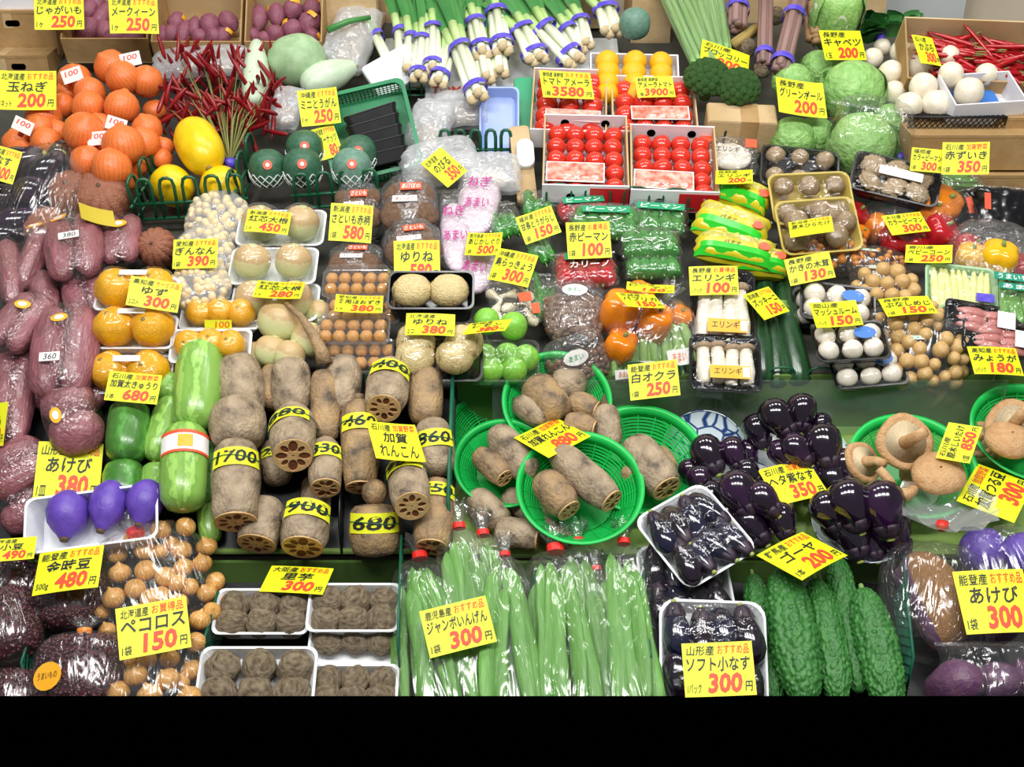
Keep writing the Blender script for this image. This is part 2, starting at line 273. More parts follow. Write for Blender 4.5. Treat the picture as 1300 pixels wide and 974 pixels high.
# ---------------------------------------------------------------- lettering: every text is outlined once, before the scene fills up
TX = {}
AREA = {}
def want(s, off): TX.setdefault((s, off), None)
def make_texts():
    asked = list(TX)
    for s, off in asked: TX.setdefault((s, 0.), None)     # a plain outline to fall back on where the bold one does not fill
    objs = []
    for (s, off) in TX:
        c = bpy.data.curves.new('t', 'FONT'); c.body = s; c.resolution_u = 2; c.offset = off; c.shear = .12
        o = bpy.data.objects.new('t', c); COL.objects.link(o); objs.append(o)
    base = {}
    bpy.context.view_layer.update(); dg = bpy.context.evaluated_depsgraph_get()
    for k, o in zip(list(TX), objs):
        me = bpy.data.meshes.new_from_object(o.evaluated_get(dg)); AREA[k] = sum(p.area for p in me.polygons); V = [v.co.copy() for v in me.vertices]; Fc = [tuple(p.vertices) for p in me.polygons]
        if V:
            x0 = min(v.x for v in V); x1 = max(v.x for v in V); y0 = min(v.y for v in V); y1 = max(v.y for v in V)
            V = [((v.x-x0)/max(1e-6, x1-x0), (v.y-y0)/max(1e-6, y1-y0)) for v in V]; TX[k] = (V, Fc, (x1-x0)/max(1e-6, y1-y0))
        else: TX[k] = ([], [], 1)
        bpy.data.meshes.remove(me)
    for s, off in asked:
        if AREA[(s, off)] < AREA[(s, 0.)]*(1.0+off): TX[(s, off)] = TX[(s, 0.)]
    for o in objs: c = o.data; bpy.data.objects.remove(o); bpy.data.curves.remove(c)
def letters(items, w, h, z, mat, name, bendf=None):
    """items: (text, off, x0, x1, y0, y1) in card fractions, y up; one print"""
    V = []; Fc = []
    for s, off, x0, x1, y0, y1 in items:
        tv, tf, asp = TX[(s, off)]
        n = len(V); V += [((x0+(x1-x0)*a-.5)*w, (y0+(y1-y0)*b-.5)*h, z) for a, b in tv]; Fc += [tuple(i+n for i in f) for f in tf]
    if bendf: V = [bendf(v) for v in V]
    return mk(name, V, Fc, mat, False)
# ---------------------------------------------------------------- price cards: TL TR BR BL pixels, height over display, texts, what it stands by
CARDS = [
 # corners, h, origin, promo, name, unit, price, label
 ([(43,-4),(107,-4),(106,36),(44,39)],.20,'北海道産','おすすめ品','じゃがいも','1ヶ','250','potato price card at the far back left corner reading 250'),
 ([(137,-4),(201,-4),(200,41),(140,43)],.20,'北海道産','おすすめ品','メークィーン','1ヶ','250','yellow card reading 250 hung before the first sweet potato carton'),
 ([(-3,90),(72,90),(71,140),(-3,139)],.17,'北海道産','おすすめ品','玉ねぎ','1ネット','200','yellow card reading 200 left of the netted orange onions'),
 ([(-12,181),(30,194),(14,234),(-18,224)],.15,'高知産','おすすめ品','なす','1袋','200','tilted yellow card on the black bagged eggplants at left edge'),
 ([(376,116),(428,110),(432,156),(384,161)],.17,'沖縄産','おすすめ品','ミニとうがん','1ヶ','250','yellow card reading 250 leaning on the green plastic basket'),
 ([(391,165),(424,158),(436,196),(411,203)],.12,'北海道産','おすすめ品','バターナッツ',None,'80','narrow yellow card reading 80 among the small dark melons'),
 ([(533,209),(560,186),(593,218),(569,237)],.11,'北海道産',None,'のびる',None,'350','tilted yellow card lying on the crinkled clear bags below the wire rack'),
 ([(684,88),(749,93),(755,126),(690,123)],.125,'静岡産 高糖度','おすすめ品','トマト アメーラ','1箱','3580','yellow card reading 3580 on the back left tomato carton'),
 ([(805,97),(854,97),(858,123),(811,123)],.115,'静岡産 高糖度',None,'アメーラトマト','1箱','3900','yellow card reading 3900 on the back right tomato carton'),
 ([(892,47),(953,72),(949,94),(889,80)],.15,'石川産',None,'ブロッコリー',None,'200','slanted yellow broccoli card behind the two broccoli heads'),
 ([(907,217),(957,215),(954,233),(910,233)],.12,'長野産',None,'エリンギ',None,'200','small yellow card reading 200 above the green and yellow bags'),
 ([(1040,38),(1092,39),(1101,76),(1048,76)],.16,'長野産',None,'キャベツ','1玉','200','yellow card reading 200 in front of the napa cabbage'),
 ([(981,98),(1048,107),(1046,150),(992,143)],.15,'長野産',None,'グリーンボール',None,'200','yellow card reading 200 resting over the small round cabbages'),
 ([(1155,44),(1187,47),(1193,84),(1173,78)],.17,'石川産',None,'かぶら',None,'300','bent narrow yellow card reading 300 stuck among the white turnips'),
 ([(1158,187),(1199,190),(1196,220),(1155,216)],.09,'福岡産',None,'カラーピーマン','1袋','300','yellow card reading 300 hung on a brown box beside the 350 card'),
 ([(1197,182),(1257,179),(1255,222),(1195,221)],.095,'石川産','加賀野菜','赤ずいき','1袋','350','yellow card reading 350 hung on the brown boxes at right'),
 ([(222,307),(277,300),(275,340),(217,341)],.10,'愛知産','おすすめ品','ぎんなん','1袋','390','yellow card reading 390 on the netted ginkgo nuts'),
 ([(166,349),(232,361),(225,397),(160,387)],.115,'高知産','サービス品','ゆず','2コ入','300','yellow card reading 300 on the stacked yuzu trays'),
 ([(314,265),(371,269),(364,298),(310,292)],.09,'新潟産','おすすめ品','紅芯大根','1ヶ','450','yellow card reading 450 on the rear wrapped radish tray'),
 ([(421,258),(474,260),(471,309),(416,304)],.12,'新潟産','おすすめ品','さといも赤柄','1袋','580','yellow card reading 580 on the bagged taro'),
 ([(499,306),(558,304),(559,357),(501,356)],.10,'北海道産','おすすめ品','ゆりね','2コ','580','yellow card reading 580 standing behind the two lily bulbs'),
 ([(328,357),(388,358),(381,380),(320,377)],.09,'新潟産','おすすめ品','紅芯大根','1ヶ','280','yellow card reading 280 over the round radishes'),
 ([(427,375),(487,375),(485,398),(424,395)],.09,'愛知産','おすすめ品','食用ほおずき','1ヶ','380','yellow card reading 380 on the stacked clear packs'),
 ([(516,397),(578,398),(577,426),(514,424)],.085,'北海道産',None,'ゆりね','2コ','380','yellow card reading 380 above the front wrapped lily bulbs'),
 ([(588,295),(641,297),(631,325),(597,322)],.10,'鹿児島産','おすすめ品','あじかしぐり','1袋','500','yellow card reading 500 on the magenta printed bags'),
 ([(632,314),(684,324),(669,364),(619,354)],.105,'沖縄産','おすすめ品','島らっきょう','1袋','300','tilted yellow card reading 300 above the bagged island shallots'),
 ([(650,277),(702,261),(711,296),(671,308)],.11,'福井産','おすすめ品','甘長とうがらし','1袋','150','tilted yellow card reading 150 left of the red pepper card'),
 ([(718,283),(773,281),(777,327),(721,329)],.10,'長野産','お買得品','赤ピーマン','1袋','100','yellow card reading 100 on the bagged red peppers'),
 ([(597,413),(652,401),(641,417),(583,426)],.09,'愛媛産',None,'レモン',None,'380','flat yellow card lying across the wrapped green limes'),
 ([(796,358),(856,363),(856,373),(795,368)],.08,'高知産',None,'ピーマン',None,'150','shallow yellow card lying under the bagged green peppers'),
 ([(779,370),(830,375),(847,393),(796,387)],.08,'茨城産',None,'パプリカ',None,'150','shallow yellow card lying on the bagged orange bell peppers'),
 ([(873,337),(937,338),(938,374),(878,374)],.075,'長野産','お買得品','エリンギ','1パック','100','yellow card reading 100 on the upper wrapped king oyster mushrooms'),
 ([(1001,282),(1055,273),(1059,293),(1003,301)],.10,'新潟産','おすすめ品','原木ひらたけ',None,None,'yellow card without a price on the front yellow mushroom tray'),
 ([(1119,273),(1168,269),(1182,292),(1133,299)],.11,'大分産','おすすめ品','カラーピーマン',None,'300','yellow card reading 300 on the mixed bagged bell peppers'),
 ([(994,329),(1053,319),(1061,352),(1005,362)],.10,'長野産',None,'かきの木茸','1袋','130','yellow card reading 130 on the bagged enoki'),
 ([(1150,311),(1210,311),(1208,334),(1149,333)],.10,'香川産',None,'ベビーコーン','1袋','250','yellow card reading 250 behind the baby corn tray'),
 ([(1115,379),(1178,374),(1192,397),(1127,400)],.085,'長野産',None,'ぶなしめじ','1袋','150','yellow card reading 150 on the bagged brown beech mushrooms'),
 ([(1027,384),(1085,382),(1097,412),(1036,417)],.08,'岡山産',None,'マッシュルーム','1パック','150','yellow card reading 150 between the white mushroom trays'),
 ([(943,374),(977,363),(1002,394),(972,406)],.075,'宮崎産','おすすめ品','ズッキーニ',None,'150','tilted yellow card reading 150 lying on the zucchini'),
 ([(1228,439),(1291,441),(1301,477),(1239,473)],.06,'高知産','おすすめ品','みょうが','1パック','180','yellow card reading 180 in front of the myoga trays'),
 ([(140,472),(206,475),(199,514),(131,507)],.13,'石川産','加賀野菜','加賀太きゅうり','1本','680','yellow card reading 680 above the fat cucumbers'),
 ([(50,559),(131,563),(126,635),(40,634)],.085,'山形産','おすすめ品','あけび','1皿','380','large yellow card reading 380 behind the three purple akebi'),
 ([(-14,513),(10,510),(3,566),(-20,568)],.12,'茨城産',None,'いも',None,'350','sliver of a yellow card at the left edge above the bean bags'),
 ([(464,535),(527,539),(540,588),(478,581)],.125,'石川産','加賀野菜','加賀','れんこん',None,'yellow card without a price lying over the tied lotus roots'),
 ([(653,559),(706,526),(748,557),(697,578)],.12,'石川産','加賀野菜','加賀れんこん',None,'880','slanted yellow card between the green bowls of lotus root'),
 ([(796,464),(860,455),(863,502),(801,508)],.03,'能登産','おすすめ品','白オクラ','1袋','250','yellow card reading 250 standing at the edge below the white okra'),
 ([(957,596),(1028,582),(1052,628),(994,638)],.10,'石川産','加賀野菜','ヘタ紫なす',None,'350','yellow card reading 350 among the plates of round eggplants'),
 ([(1187,581),(1205,536),(1247,542),(1231,588)],.12,'石川産',None,'原木しいたけ','1皿','850','sideways yellow card reading 850 beside the shiitake bowl'),
 ([(1213,633),(1244,587),(1312,612),(1290,662)],.10,'石川産','加賀野菜','加賀つる豆',None,'300','sideways yellow card reading 300 below the right mushroom bowl'),
 ([(-14,686),(50,680),(40,707),(-18,716)],.10,'北海道産',None,'小豆',None,'490','yellow card reading 490 at the left edge beside the kidney beans'),
 ([(51,704),(132,688),(123,745),(38,755)],.12,'能登産','おすすめ品','金時豆','500g','480','yellow card reading 480 on the bags of dark red beans'),
 ([(146,773),(236,757),(243,821),(152,839)],.125,'北海道産','お買得品','ペコロス','1袋','150','yellow card reading 150 on the bags of small onions'),
 ([(345,719),(424,719),(409,755),(328,749)],.125,'大阪産','おすすめ品','里芋',None,'300','yellow card reading 300 across the two rear taro trays'),
 ([(532,776),(616,756),(631,814),(546,836)],.135,'鹿児島産','おすすめ品','ジャンボいんげん','1袋','300','yellow card reading 300 on the bagged flat green beans'),
 ([(865,818),(954,813),(961,883),(870,885)],.15,'山形産','おすすめ品','ソフト小なす','1パック','300','yellow card reading 300 on the front tray of small eggplants'),
 ([(961,702),(1019,674),(1076,702),(1019,736)],.14,'群馬産','おすすめ品','ゴーヤ','1本','200','diamond tilted yellow card reading 200 above the bitter melons'),
 ([(1205,725),(1301,722),(1318,803),(1232,803)],.13,'能登産','おすすめ品','あけび','1袋','300','large yellow card reading 300 on the bagged akebi at right edge'),
]
BANDS = ['1700', '880', '330', '400', '460', '860', '960', '680', '900', '550', '200']
OTHER = ['TOMATO', 'L', '100', '380', '360', 'エリンギ', 'あけぼの', 'ねぎ', 'らっきょう', 'さといも', 'HOKTO', 'バナナ', 'トマト', 'ピーマン', 'あまい', 'カリーノ', 'うまいもの', 'きのこ', 'アメーラ']
for c in CARDS:
    if c[2]: want(c[2], .006)
    if c[3]: want(c[3], .006)
    want(c[4], .014)
    if c[5]: want(c[5], .006)
    if c[6]: want(c[6], .035)
want('円', .01)
for b in BANDS: want(b, .02)
for b in OTHER: want(b, .012)
make_texts()
def solve_card(q, c):
    """find the plane through c in which the pixel quad q is closest to a rectangle"""
    rays = [ray(*p) for p in q]; tocam = (CAMP-c).normalized(); pref = (tocam*.85+Vector((0, 0, .4))).normalized(); best = None
    for i in range(-8, 9):
        for j in range(-8, 9):
            n = (pref+RIGHT*i*.11+pref.cross(RIGHT)*j*.11).normalized()
            if n.dot(tocam) < .3 or n.z < .02: continue
            P = [CAMP+r*((c-CAMP).dot(n)/r.dot(n)) for r in rays]
            t, r_, b, l = P[1]-P[0], P[2]-P[1], P[2]-P[3], P[3]-P[0]
            cost = abs(t.normalized().dot(l.normalized()))+abs(b.normalized().dot(r_.normalized()))+abs(t.length-b.length)/t.length+abs(l.length-r_.length)/l.length
            wd, ht = (t.length+b.length)/2, (l.length+r_.length)/2
            cost += .25*max(0, wd/ht-1.75)+.3*max(0, .95-wd/ht)+.02*(i*i+j*j)**.5
            if best is None or cost < best[0]: best = (cost, n, P, wd, ht)
    _, n, P, wd, ht = best
    x = ((P[1]-P[0])+(P[2]-P[3])).normalized(); z = n; y = z.cross(x).normalized()
    dn = ((P[0]-P[3])+(P[1]-P[2])).normalized(); y = (y+dn).normalized(); x = y.cross(z)
    o = sum(P, Vector())/4
    return basis(x, y, z, o), wd, ht
def card_mesh(w, h, mat, curl=0.):
    V = []; Fc = []; n = 8
    for k in (0, 1):
        for j in (0, 1):
            for i in range(n+1):
                u = i/n-.5; V.append((u*w, (j-.5)*h, -.0006*k-.001+curl*4*u*u*w))
    a = n+1
    for i in range(n):
        Fc.append((i, i+1, a+i+1, a+i)); o2 = 2*a; Fc.append((o2+i+1, o2+i, o2+a+i, o2+a+i+1))
    for i in range(n): Fc += [(i+1, i, 2*a+i, 2*a+i+1), (a+i, a+i+1, 3*a+i+1, 3*a+i)]
    Fc += [(0, a, 3*a, 2*a), (a+n, n, 2*a+n, 3*a+n)]
    return mk('card', V, Fc, mat, False)
OVER = {'large yellow card reading 380': .45, 'yellow card reading 580 standing': .5, 'yellow card reading 350 among': .35, 'slanted yellow card between': .3, 'narrow yellow card reading 80': .5, 'sideways yellow card reading 300': .25, 'slanted yellow broccoli': .5, 'yellow card reading 350 hung': .0}
def seat(q, sol, lab, quant=0.):
    """slide the card along its own lines of sight until it rests on what lies behind it"""
    M, wd, ht = sol; n = M.col[2].xyz.normalized(); o = M.translation; dg = bpy.context.evaluated_depsgraph_get(); ks = []
    for k, v in OVER.items():
        if lab.startswith(k): quant = v
    for i in range(6):
        for j in range(6):
            u, v = i/5, j/5; top = Vector(q[0]).lerp(Vector(q[1]), u); bot = Vector(q[3]).lerp(Vector(q[2]), u); p = top.lerp(bot, v); d = ray(p.x, p.y).normalized()
            tp = (o-CAMP).dot(n)/d.dot(n); ok, loc, *_ = SC.ray_cast(dg, CAMP, d)
            if ok: ks.append((loc-CAMP).length/tp)
    if not ks: return sol
    ks.sort(); f = max(.86, min(1.12, ks[int(quant*(len(ks)-1))]-.005))
    M2 = M.copy(); M2.translation = CAMP+(o-CAMP)*f; return M2, wd*f, ht*f
def cards():
    for q, h, org, promo, nm, unit, price, lab in CARDS:
        if lab.startswith(('potato price', 'narrow yellow', 'yellow card reading 350 hung', 'tilted yellow card reading 300 above', 'shallow yellow card lying on', 'yellow card reading 480')): bpy.context.view_layer.update()
        cx = sum(p[0] for p in q)/4; cy = sum(p[1] for p in q)/4
        M, wd, ht = seat(q, solve_card(q, at(cx, cy, h)), lab)
        curl = RND(-.03, .03); o = ob('price_card', card_mesh(wd, ht, 'card_yellow', curl), None, M); tag(o, lab, 'price card', 'yellow handwritten price cards')
        bf = lambda v: (v[0], v[1], v[2]+curl*4*(v[0]/wd)**2*wd)
        bk = []; rd = []
        y3 = (.05, .46) if price else (.08, .44)
        if org: bk.append((org, .006, .06, .46 if promo else .6, .76, .94))
        if promo: rd.append((promo, .006, .5, .95, .77, .95))
        n = len(nm); nw = min(.9, .2*n+.1); bk.append((nm, .014, .5-nw/2, .5+nw/2, .46, .73))
        if price:
            pw = .15*len(price)+.02; x1 = .84; rd.append((price, .035, x1-pw-.04, x1-.02, .06, .43)); bk.append(('円', .01, .85, .96, .08, .26))
            if unit: uw = max(.08, min(.2, .07*len(unit))); bk.append((unit, .006, .04, min(.04+uw, x1-pw-.06), .06, .24))
        elif unit: bk.append((unit, .006, .12, .9, .08, .4))
        nmz = {org: 'origin_lettering', nm: 'name_lettering', unit: 'unit_lettering', '円': 'yen_sign', promo: 'promotion_lettering', price: 'price_lettering'}
        for mt, lines in (('ink_black', bk), ('ink_red', rd)):
            for it in lines: ob(nmz[it[0]], letters([it], wd, ht, .0004, mt, nmz[it[0]], bf), o)
        # the plastic spike that holds the card in the heap
        ob('spike', MB().tube([(0, -ht*.25, -.0025), (0, -ht*.38, -.015), (0, -ht*.45, -.03)], .0012, 5).mesh('spike', 'acrylic', True), o)
def blank_card():
    q = [(96,258),(148,270),(141,286),(106,280)]; bpy.context.view_layer.update(); M, wd, ht = seat(q, solve_card(q, at(122, 273, .09)), '', .2)
    tag(ob('price_card', card_mesh(wd, ht, 'card_back', .05), None, M), 'blank back of a yellow card under the brown pumpkin', 'price card', 'yellow handwritten price cards')
# ---------------------------------------------------------------- the setting
def quadobj(name, V, mat, label=None):
    o = ob(name, mk(name, V, [(0, 1, 2, 3)], mat, False)); return struct(o, label)
def slab(name, x0, x1, a, b, th, mat, label=None):
    """a board between profile points a=(Y,Z) and b"""
    V = [(x0, a[0], a[1]), (x1, a[0], a[1]), (x1, b[0], b[1]), (x0, b[0], b[1])]
    n = Vector((0, -(b[1]-a[1]), b[0]-a[0])).normalized()*-th
    V += [tuple(Vector(v)+n) for v in V]
    return struct(ob(name, mk(name, V, [(0, 1, 2, 3), (7, 6, 5, 4), (0, 4, 5, 1), (1, 5, 6, 2), (2, 6, 7, 3), (3, 7, 4, 0)], mat, False)), label)
XL = -.112
quadobj('floor', [(-4, -1, 0), (4, -1, 0), (4, 4.2, 0), (-4, 4.2, 0)], 'dark_floor')
struct(ob('wall_back', MB().box(-4, 4, 3.84, 3.94, 0, 3.2).mesh('wall_back', 'wall_cream')))
slab('trim_1', -1.3, 1.3, (1.40, .50), (1.842, .60), .02, 'black_plastic', 'dark sloping front deck under the bins and trays')
slab('trim_2', XL, 1.35, (1.85, .662), (2.185, .735), .012, 'shelf_green', 'pale green shelf board carrying the bowls and plates')
slab('trim_3', -1.35, XL-.001, (1.85, .662), (2.19, .854), .012, 'black_plastic', 'dark sloping deck below the lotus roots')
slab('trim_4', -1.7, 1.7, (2.195, .854), (3.5, 1.2446), .012, 'deck_dark', 'sloping rear deck under the upper rows')
struct(ob('trim_5', MB().box(-1.35, 1.35, 1.842, 1.8499, .595, .648).mesh('trim_5', 'panel_green')), 'olive front face of the green shelf')
struct(ob('trim_6', MB().box(XL-.45, XL, 1.85, 1.872, .6625, .668).mesh('trim_6', 'shelf_green')), 'green shelf edge strip below the lotus roots')
struct(ob('trim_7', MB().box(XL, 1.35, 2.186, 2.194, .725, .856).mesh('trim_7', 'panel_green')), 'olive green panel behind the bowls and plates')
struct(ob('trim_8', MB().box(-1.35, 1.35, 1.42, 1.44, .0, .7).mesh('trim_8', 'plain_black')), 'added black board along the stall front, standing in for a black border band')  # added board filling the black border band; the stall itself has none
# a sheet of clear acrylic on the panel
o = ob('acrylic_sheet', MB().box(-.04, 1.0, 2.155, 2.158, .738, .862).mesh('acrylic_sheet', 'acrylic')); tag(o, 'clear acrylic guard leaning on the olive panel below the okra', 'guard')
# ---------------------------------------------------------------- containers
def rrect(w, d, r, n=4):
    out = []; r = min(r, w*.49, d*.49)
    for cx, cy, a0 in ((w/2-r, d/2-r, 0), (-w/2+r, d/2-r, 90), (-w/2+r, -d/2+r, 180), (w/2-r, -d/2+r, 270)):
        for i in range(n+1):
            a = math.radians(a0+90*i/n); out.append((cx+r*math.cos(a), cy+r*math.sin(a)))
    return out
def rings_mesh(name, rings, mat, smooth=True, cap0=True, cap1=True):
    n = len(rings[0]); V = [v for r in rings for v in r]; Fc = []
    for i in range(len(rings)-1):
        for a in range(n): b = (a+1) % n; Fc.append((i*n+a, i*n+b, (i+1)*n+b, (i+1)*n+a))
    if cap0: Fc.append(tuple(range(n))[::-1])
    if cap1: Fc.append(tuple((len(rings)-1)*n+a for a in range(n)))
    return mk(name, V, Fc, mat, smooth)
def tray_mesh(w, d, hh, mat, r=None, name='tray', flare=.82, lip=.004):
    r = r or min(w, d)*.16; R = lambda k, e, z: [(x, y, z) for x, y in rrect(w*k+e, d*k+e, r)]
    me = rings_mesh(name, [R(flare, 0, 0), R(flare+.03, 0, .002), R(1, 0, hh-.002), R(1, lip, hh-.001), R(1, lip, hh+.001), R(1, -lip*1.2, hh+.001), R(flare, 0, .006), R(flare, -.01, .004)], mat, False)
    return me
def tray(px, py, w, d, hh, mat, label, yaw=0, pitch=0, h=0., zone=None, name='foam_tray', cat='tray', group=None, flare=.82):
    M, s = frame(px, py, h, yaw, pitch, zone); o = ob(name, tray_mesh(w*s, d*s, hh*s, mat, flare=flare), None, M); tag(o, label, cat, group)
    return o, M, s
def drape(o, s, w, d, hh, items, mat='cling_film', sag=.35, wr=.0012, n=26):
    """cling film over tray contents: items (x, y, r, ztop) in px; tight skin that rests on the pieces"""
    nx = n; ny = max(8, int(n*d/w)); V = []; Fc = []
    for j in range(ny+1):
        for i in range(nx+1):
            x = (i/nx-.5)*w; y = (j/ny-.5)*d; z = hh
            for (cx, cy, rr, zt) in items:
                q = ((x-cx)**2+(y-cy)**2)**.5/rr; k = max(0, 1-(q/1.55)**2.2)
                z = max(z, hh+(zt+1.-hh)*min(1, k*1.12))
            e = min(1, min(i, nx-i, j*nx/ny, (ny-j)*nx/ny)/2.2); z = hh+(z-hh)*e
            zz = z*s+.001+wr*e*noise.noise(Vector((x*.35, y*.35, s*900+w)))*2
            V.append((x*s*.99, y*s*.99, zz))
    for j in range(ny):
        for i in range(nx): a = j*(nx+1)+i; Fc.append((a, a+1, a+nx+2, a+nx+1))
    # a skirt down the outside of the tray
    n0 = len(V); loop = [i for i in range(nx)]+[j*(nx+1)+nx for j in range(ny)]+[ny*(nx+1)+nx-i for i in range(nx)]+[(ny-j)*(nx+1) for j in range(ny)]
    V += [(V[i][0]*.95, V[i][1]*.95, hh*s*.45) for i in loop]
    for k in range(len(loop)): k2 = (k+1) % len(loop); Fc.append((loop[k2], loop[k], n0+k, n0+k2))
    return ob('film', mk('film', V, Fc, mat), o)
def sticker(o, M, w, h, texts=(), mat='sticker_white', tmat='ink_black', name='sticker', round_=False):
    if round_:
        P = [(w/2*math.cos(a*.3927), h/2*math.sin(a*.3927)) for a in range(16)]
        me = rings_mesh(name, [[(x, y, -.0006) for x, y in P], [(x, y, .0004) for x, y in P]], mat, False)
    else: me = MB().box(-w/2, w/2, -h/2, h/2, -.0006, .0004).mesh(name, mat)
    st = ob(name, me, o, M)
    if texts: ob('lettering', letters(list(texts), w, h, .0006, tmat, 'lettering'), st)
    return st
def inlocal(kind, name, M, s, x, y, z, w, label, cat, group=None, hpx=None, dpx=None, rot=(0, 0, 0)):
    R = Matrix.Rotation(rot[2], 4, 'Z') @ Matrix.Rotation(rot[1], 4, 'Y') @ Matrix.Rotation(rot[0], 4, 'X')
    return build(kind, name, M @ Matrix.Translation((x*s, y*s, z*s)) @ R @ Matrix.Diagonal((w*s, (dpx or w)*s, (hpx or w)*s, 1)), label, cat, group)
def carton(px, py, w, d, hh, label, yaw=0, pitch=0, h=0., mat='carton', inner='carton_inner', zone=None, back=None, front=None, fmat=None, name='carton', cat='carton', t=.004, group=None, side=None):
    """open box; (px, py) = middle of its base on the display"""
    M, s = frame(px, py, h, yaw, pitch, zone); w *= s; d *= s; hh *= s
    hb = (back*s if back else hh); hf = (front*s if front else hh); hs = (side*s if side else hh)
    o = ob(name, MB().box(-w/2, w/2, -d/2, d/2, 0, t).mesh('base', inner), None, M); tag(o, label, cat, group)
    ob('front_panel', MB().box(-w/2, w/2, -d/2, -d/2+t, t, hf).mesh('front_panel', fmat or mat), o)
    ob('back_panel', MB().box(-w/2, w/2, d/2-t, d/2, t, hb).mesh('back_panel', inner), o)
    for sg in (-1, 1):
        x = sg*w/2; V = [(x, -d/2+t, t), (x, d/2-t, t), (x, d/2-t, max(hs, hb*.98 if back else hs)), (x, -d/2+t, hs if not front else hf)]
        V += [(x-sg*t, *v[1:]) for v in V]
        ob('side_panel', mk('side_panel', V, [(0, 1, 2, 3), (7, 6, 5, 4), (0, 4, 5, 1), (1, 5, 6, 2), (2, 6, 7, 3), (3, 7, 4, 0)], mat, False), o)
    return o, M, s
def closed_box(px, py, w, d, hh, label, yaw=0, pitch=0, h=0., mat='carton', hole=True, zone=None):
    M, s = frame(px, py, h, yaw, pitch, zone); w *= s; d *= s; hh *= s
    o = ob('cardboard_box', MB().box(-w/2, w/2, -d/2, d/2, 0, hh).mesh('body', mat), None, M); tag(o, label, 'box')
    ob('tape', MB().box(-w*.04, w*.04, -d/2-.0006, d/2, hh*.5, hh+.0006).mesh('tape', 'carton_pale'), o)
    if hole: ob('handle_hole', rings_mesh('handle_hole', [[(x, -d/2-.0008+dy, y+hh*.62) for x, y in rrect(w*.16, hh*.1, .01)][::-1] for dy in (0, .0006)], 'plain_black', False), o)
    ob('seam', MB().box(-w/2-.0005, w/2+.0005, -d/2-.0005, -d/2+.002, hh*.985, hh+.0005).mesh('seam', 'carton_dark'), o)
    return o
def wire_loops(A, B, n, hgt, label, hA=0., hB=None, zone=None, lean=0., name='wire_divider', base=.4, r=.0026):
    a = at(*A, hA, zone); b = at(*B, hA if hB is None else hB, zone); s = mpp((a+b)/2); x = (b-a); L = x.length; x.normalize(); up = Vector((0, lean, 1)).normalized(); up = (up-x*up.dot(x)).normalized(); y = up.cross(x)
    M = basis(x, y, up, a); H = hgt*s; st = L/n
    o = ob(name, MB().tube([(0, 0, H*base), (L, 0, H*base)], r, 6).tube([(0, 0, .002), (L, 0, .002)], r, 6).mesh('rail', 'wire_green', True), None, M); tag(o, label, 'wire rack')
    c = st*.18
    me = MB().tube([(c, 0, 0), (c, 0, H*.8), (c*1.4, 0, H*.95), (c*2.2, 0, H), (st-c*2.2, 0, H), (st-c*1.4, 0, H*.95), (st-c, 0, H*.8), (st-c, 0, 0)], r, 6).mesh('wire_loop', 'wire_green', True)
    for i in range(n): ob('wire_loop', me, o, Matrix.Translation((i*st, 0, 0)))
    return o
def bowl(px, py, w, label, h=0., pitch=0., yaw=0., roll=0., depth=.34, zone=None, mat='bowl_green'):
    M, s = frame(px, py, h, yaw, pitch, zone, roll); R = w*s/2; H = R*2*depth*.72; seg = 48
    def ringstrip(mb, prof):
        V = [(r*math.cos(2*math.pi*a/seg), r*math.sin(2*math.pi*a/seg), z) for r, z in prof for a in range(seg)]; k = len(prof)
        Fc = [(i*seg+a, i*seg+(a+1) % seg, ((i+1) % k)*seg+(a+1) % seg, ((i+1) % k)*seg+a) for i in range(k) for a in range(seg)]
        mb.add(V, Fc)
    f = lambda t: (R*(.5+.5*t**.75) if t > 0 else R*.5, H*t)
    o = ob('plastic_bowl', MB().mesh('x', mat), None, M); tag(o, label, 'bowl', 'green plastic bowls of lotus root and mushrooms'); mb = MB(); ringstrip(mb, [(R*.52, 0), (R*.56, H*.06), (.001, H*.06), (.001, 0)]); o.data = mb.mesh('base', mat, False)
    mb = MB(); ringstrip(mb, [(R*.9, H*.72), (R*.97, H*.97), (R*1.03, H*1.0), (R*1.03, H*.96), (R*.985, H*.92), (R*.92, H*.7)]); rim = mb.mesh('rim', mat, True); ob('rim', rim, o)
    mb = MB(); n = 9
    for i in range(n):
        t0 = (i+.15)/n*.74; t1 = (i+.62)/n*.74; a0, a1 = f(t0), f(t1)
        ringstrip(mb, [a0, a1, (a1[0]+.0015, a1[1]-.001), (a0[0]+.0015, a0[1]-.001)])
    for k in range(20):
        th = 2*math.pi*k/20; pts = [f(t*.76/6) for t in range(7)]; mb.tube([(r*math.cos(th)+.001*math.cos(th), r*math.sin(th), z) for r, z in pts], .0016, 4)
    ob('slotted_wall', mb.mesh('slotted_wall', mat, False), o)
    return o, M, s
def plate(px, py, w, label, h=0., pitch=0., yaw=0., mat='plate_white', zone=None):
    M, s = frame(px, py, h, yaw, pitch, zone); R = w*s/2; seg = 40
    pr = [(.001, .003), (R*.55, .004), (R*.8, R*.09), (R, R*.2), (R*1.01, R*.215), (R*.99, R*.19), (R*.8, R*.05), (R*.55, 0), (.001, 0)]
    o = ob('china_plate', rings_mesh('plate', [[(r*math.cos(6.2832*a/seg), r*math.sin(6.2832*a/seg), z) for a in range(seg)] for r, z in pr], mat), None, M); tag(o, label, 'plate', 'plates of round eggplants')
    ob('blue_edge', MB().tube([(R*math.cos(6.2832*a/seg), R*math.sin(6.2832*a/seg), R*.21) for a in range(seg)], .0012, 5, True).mesh('blue_edge', 'plate_pattern', True), o)
    return o, M, s
INFO = {}
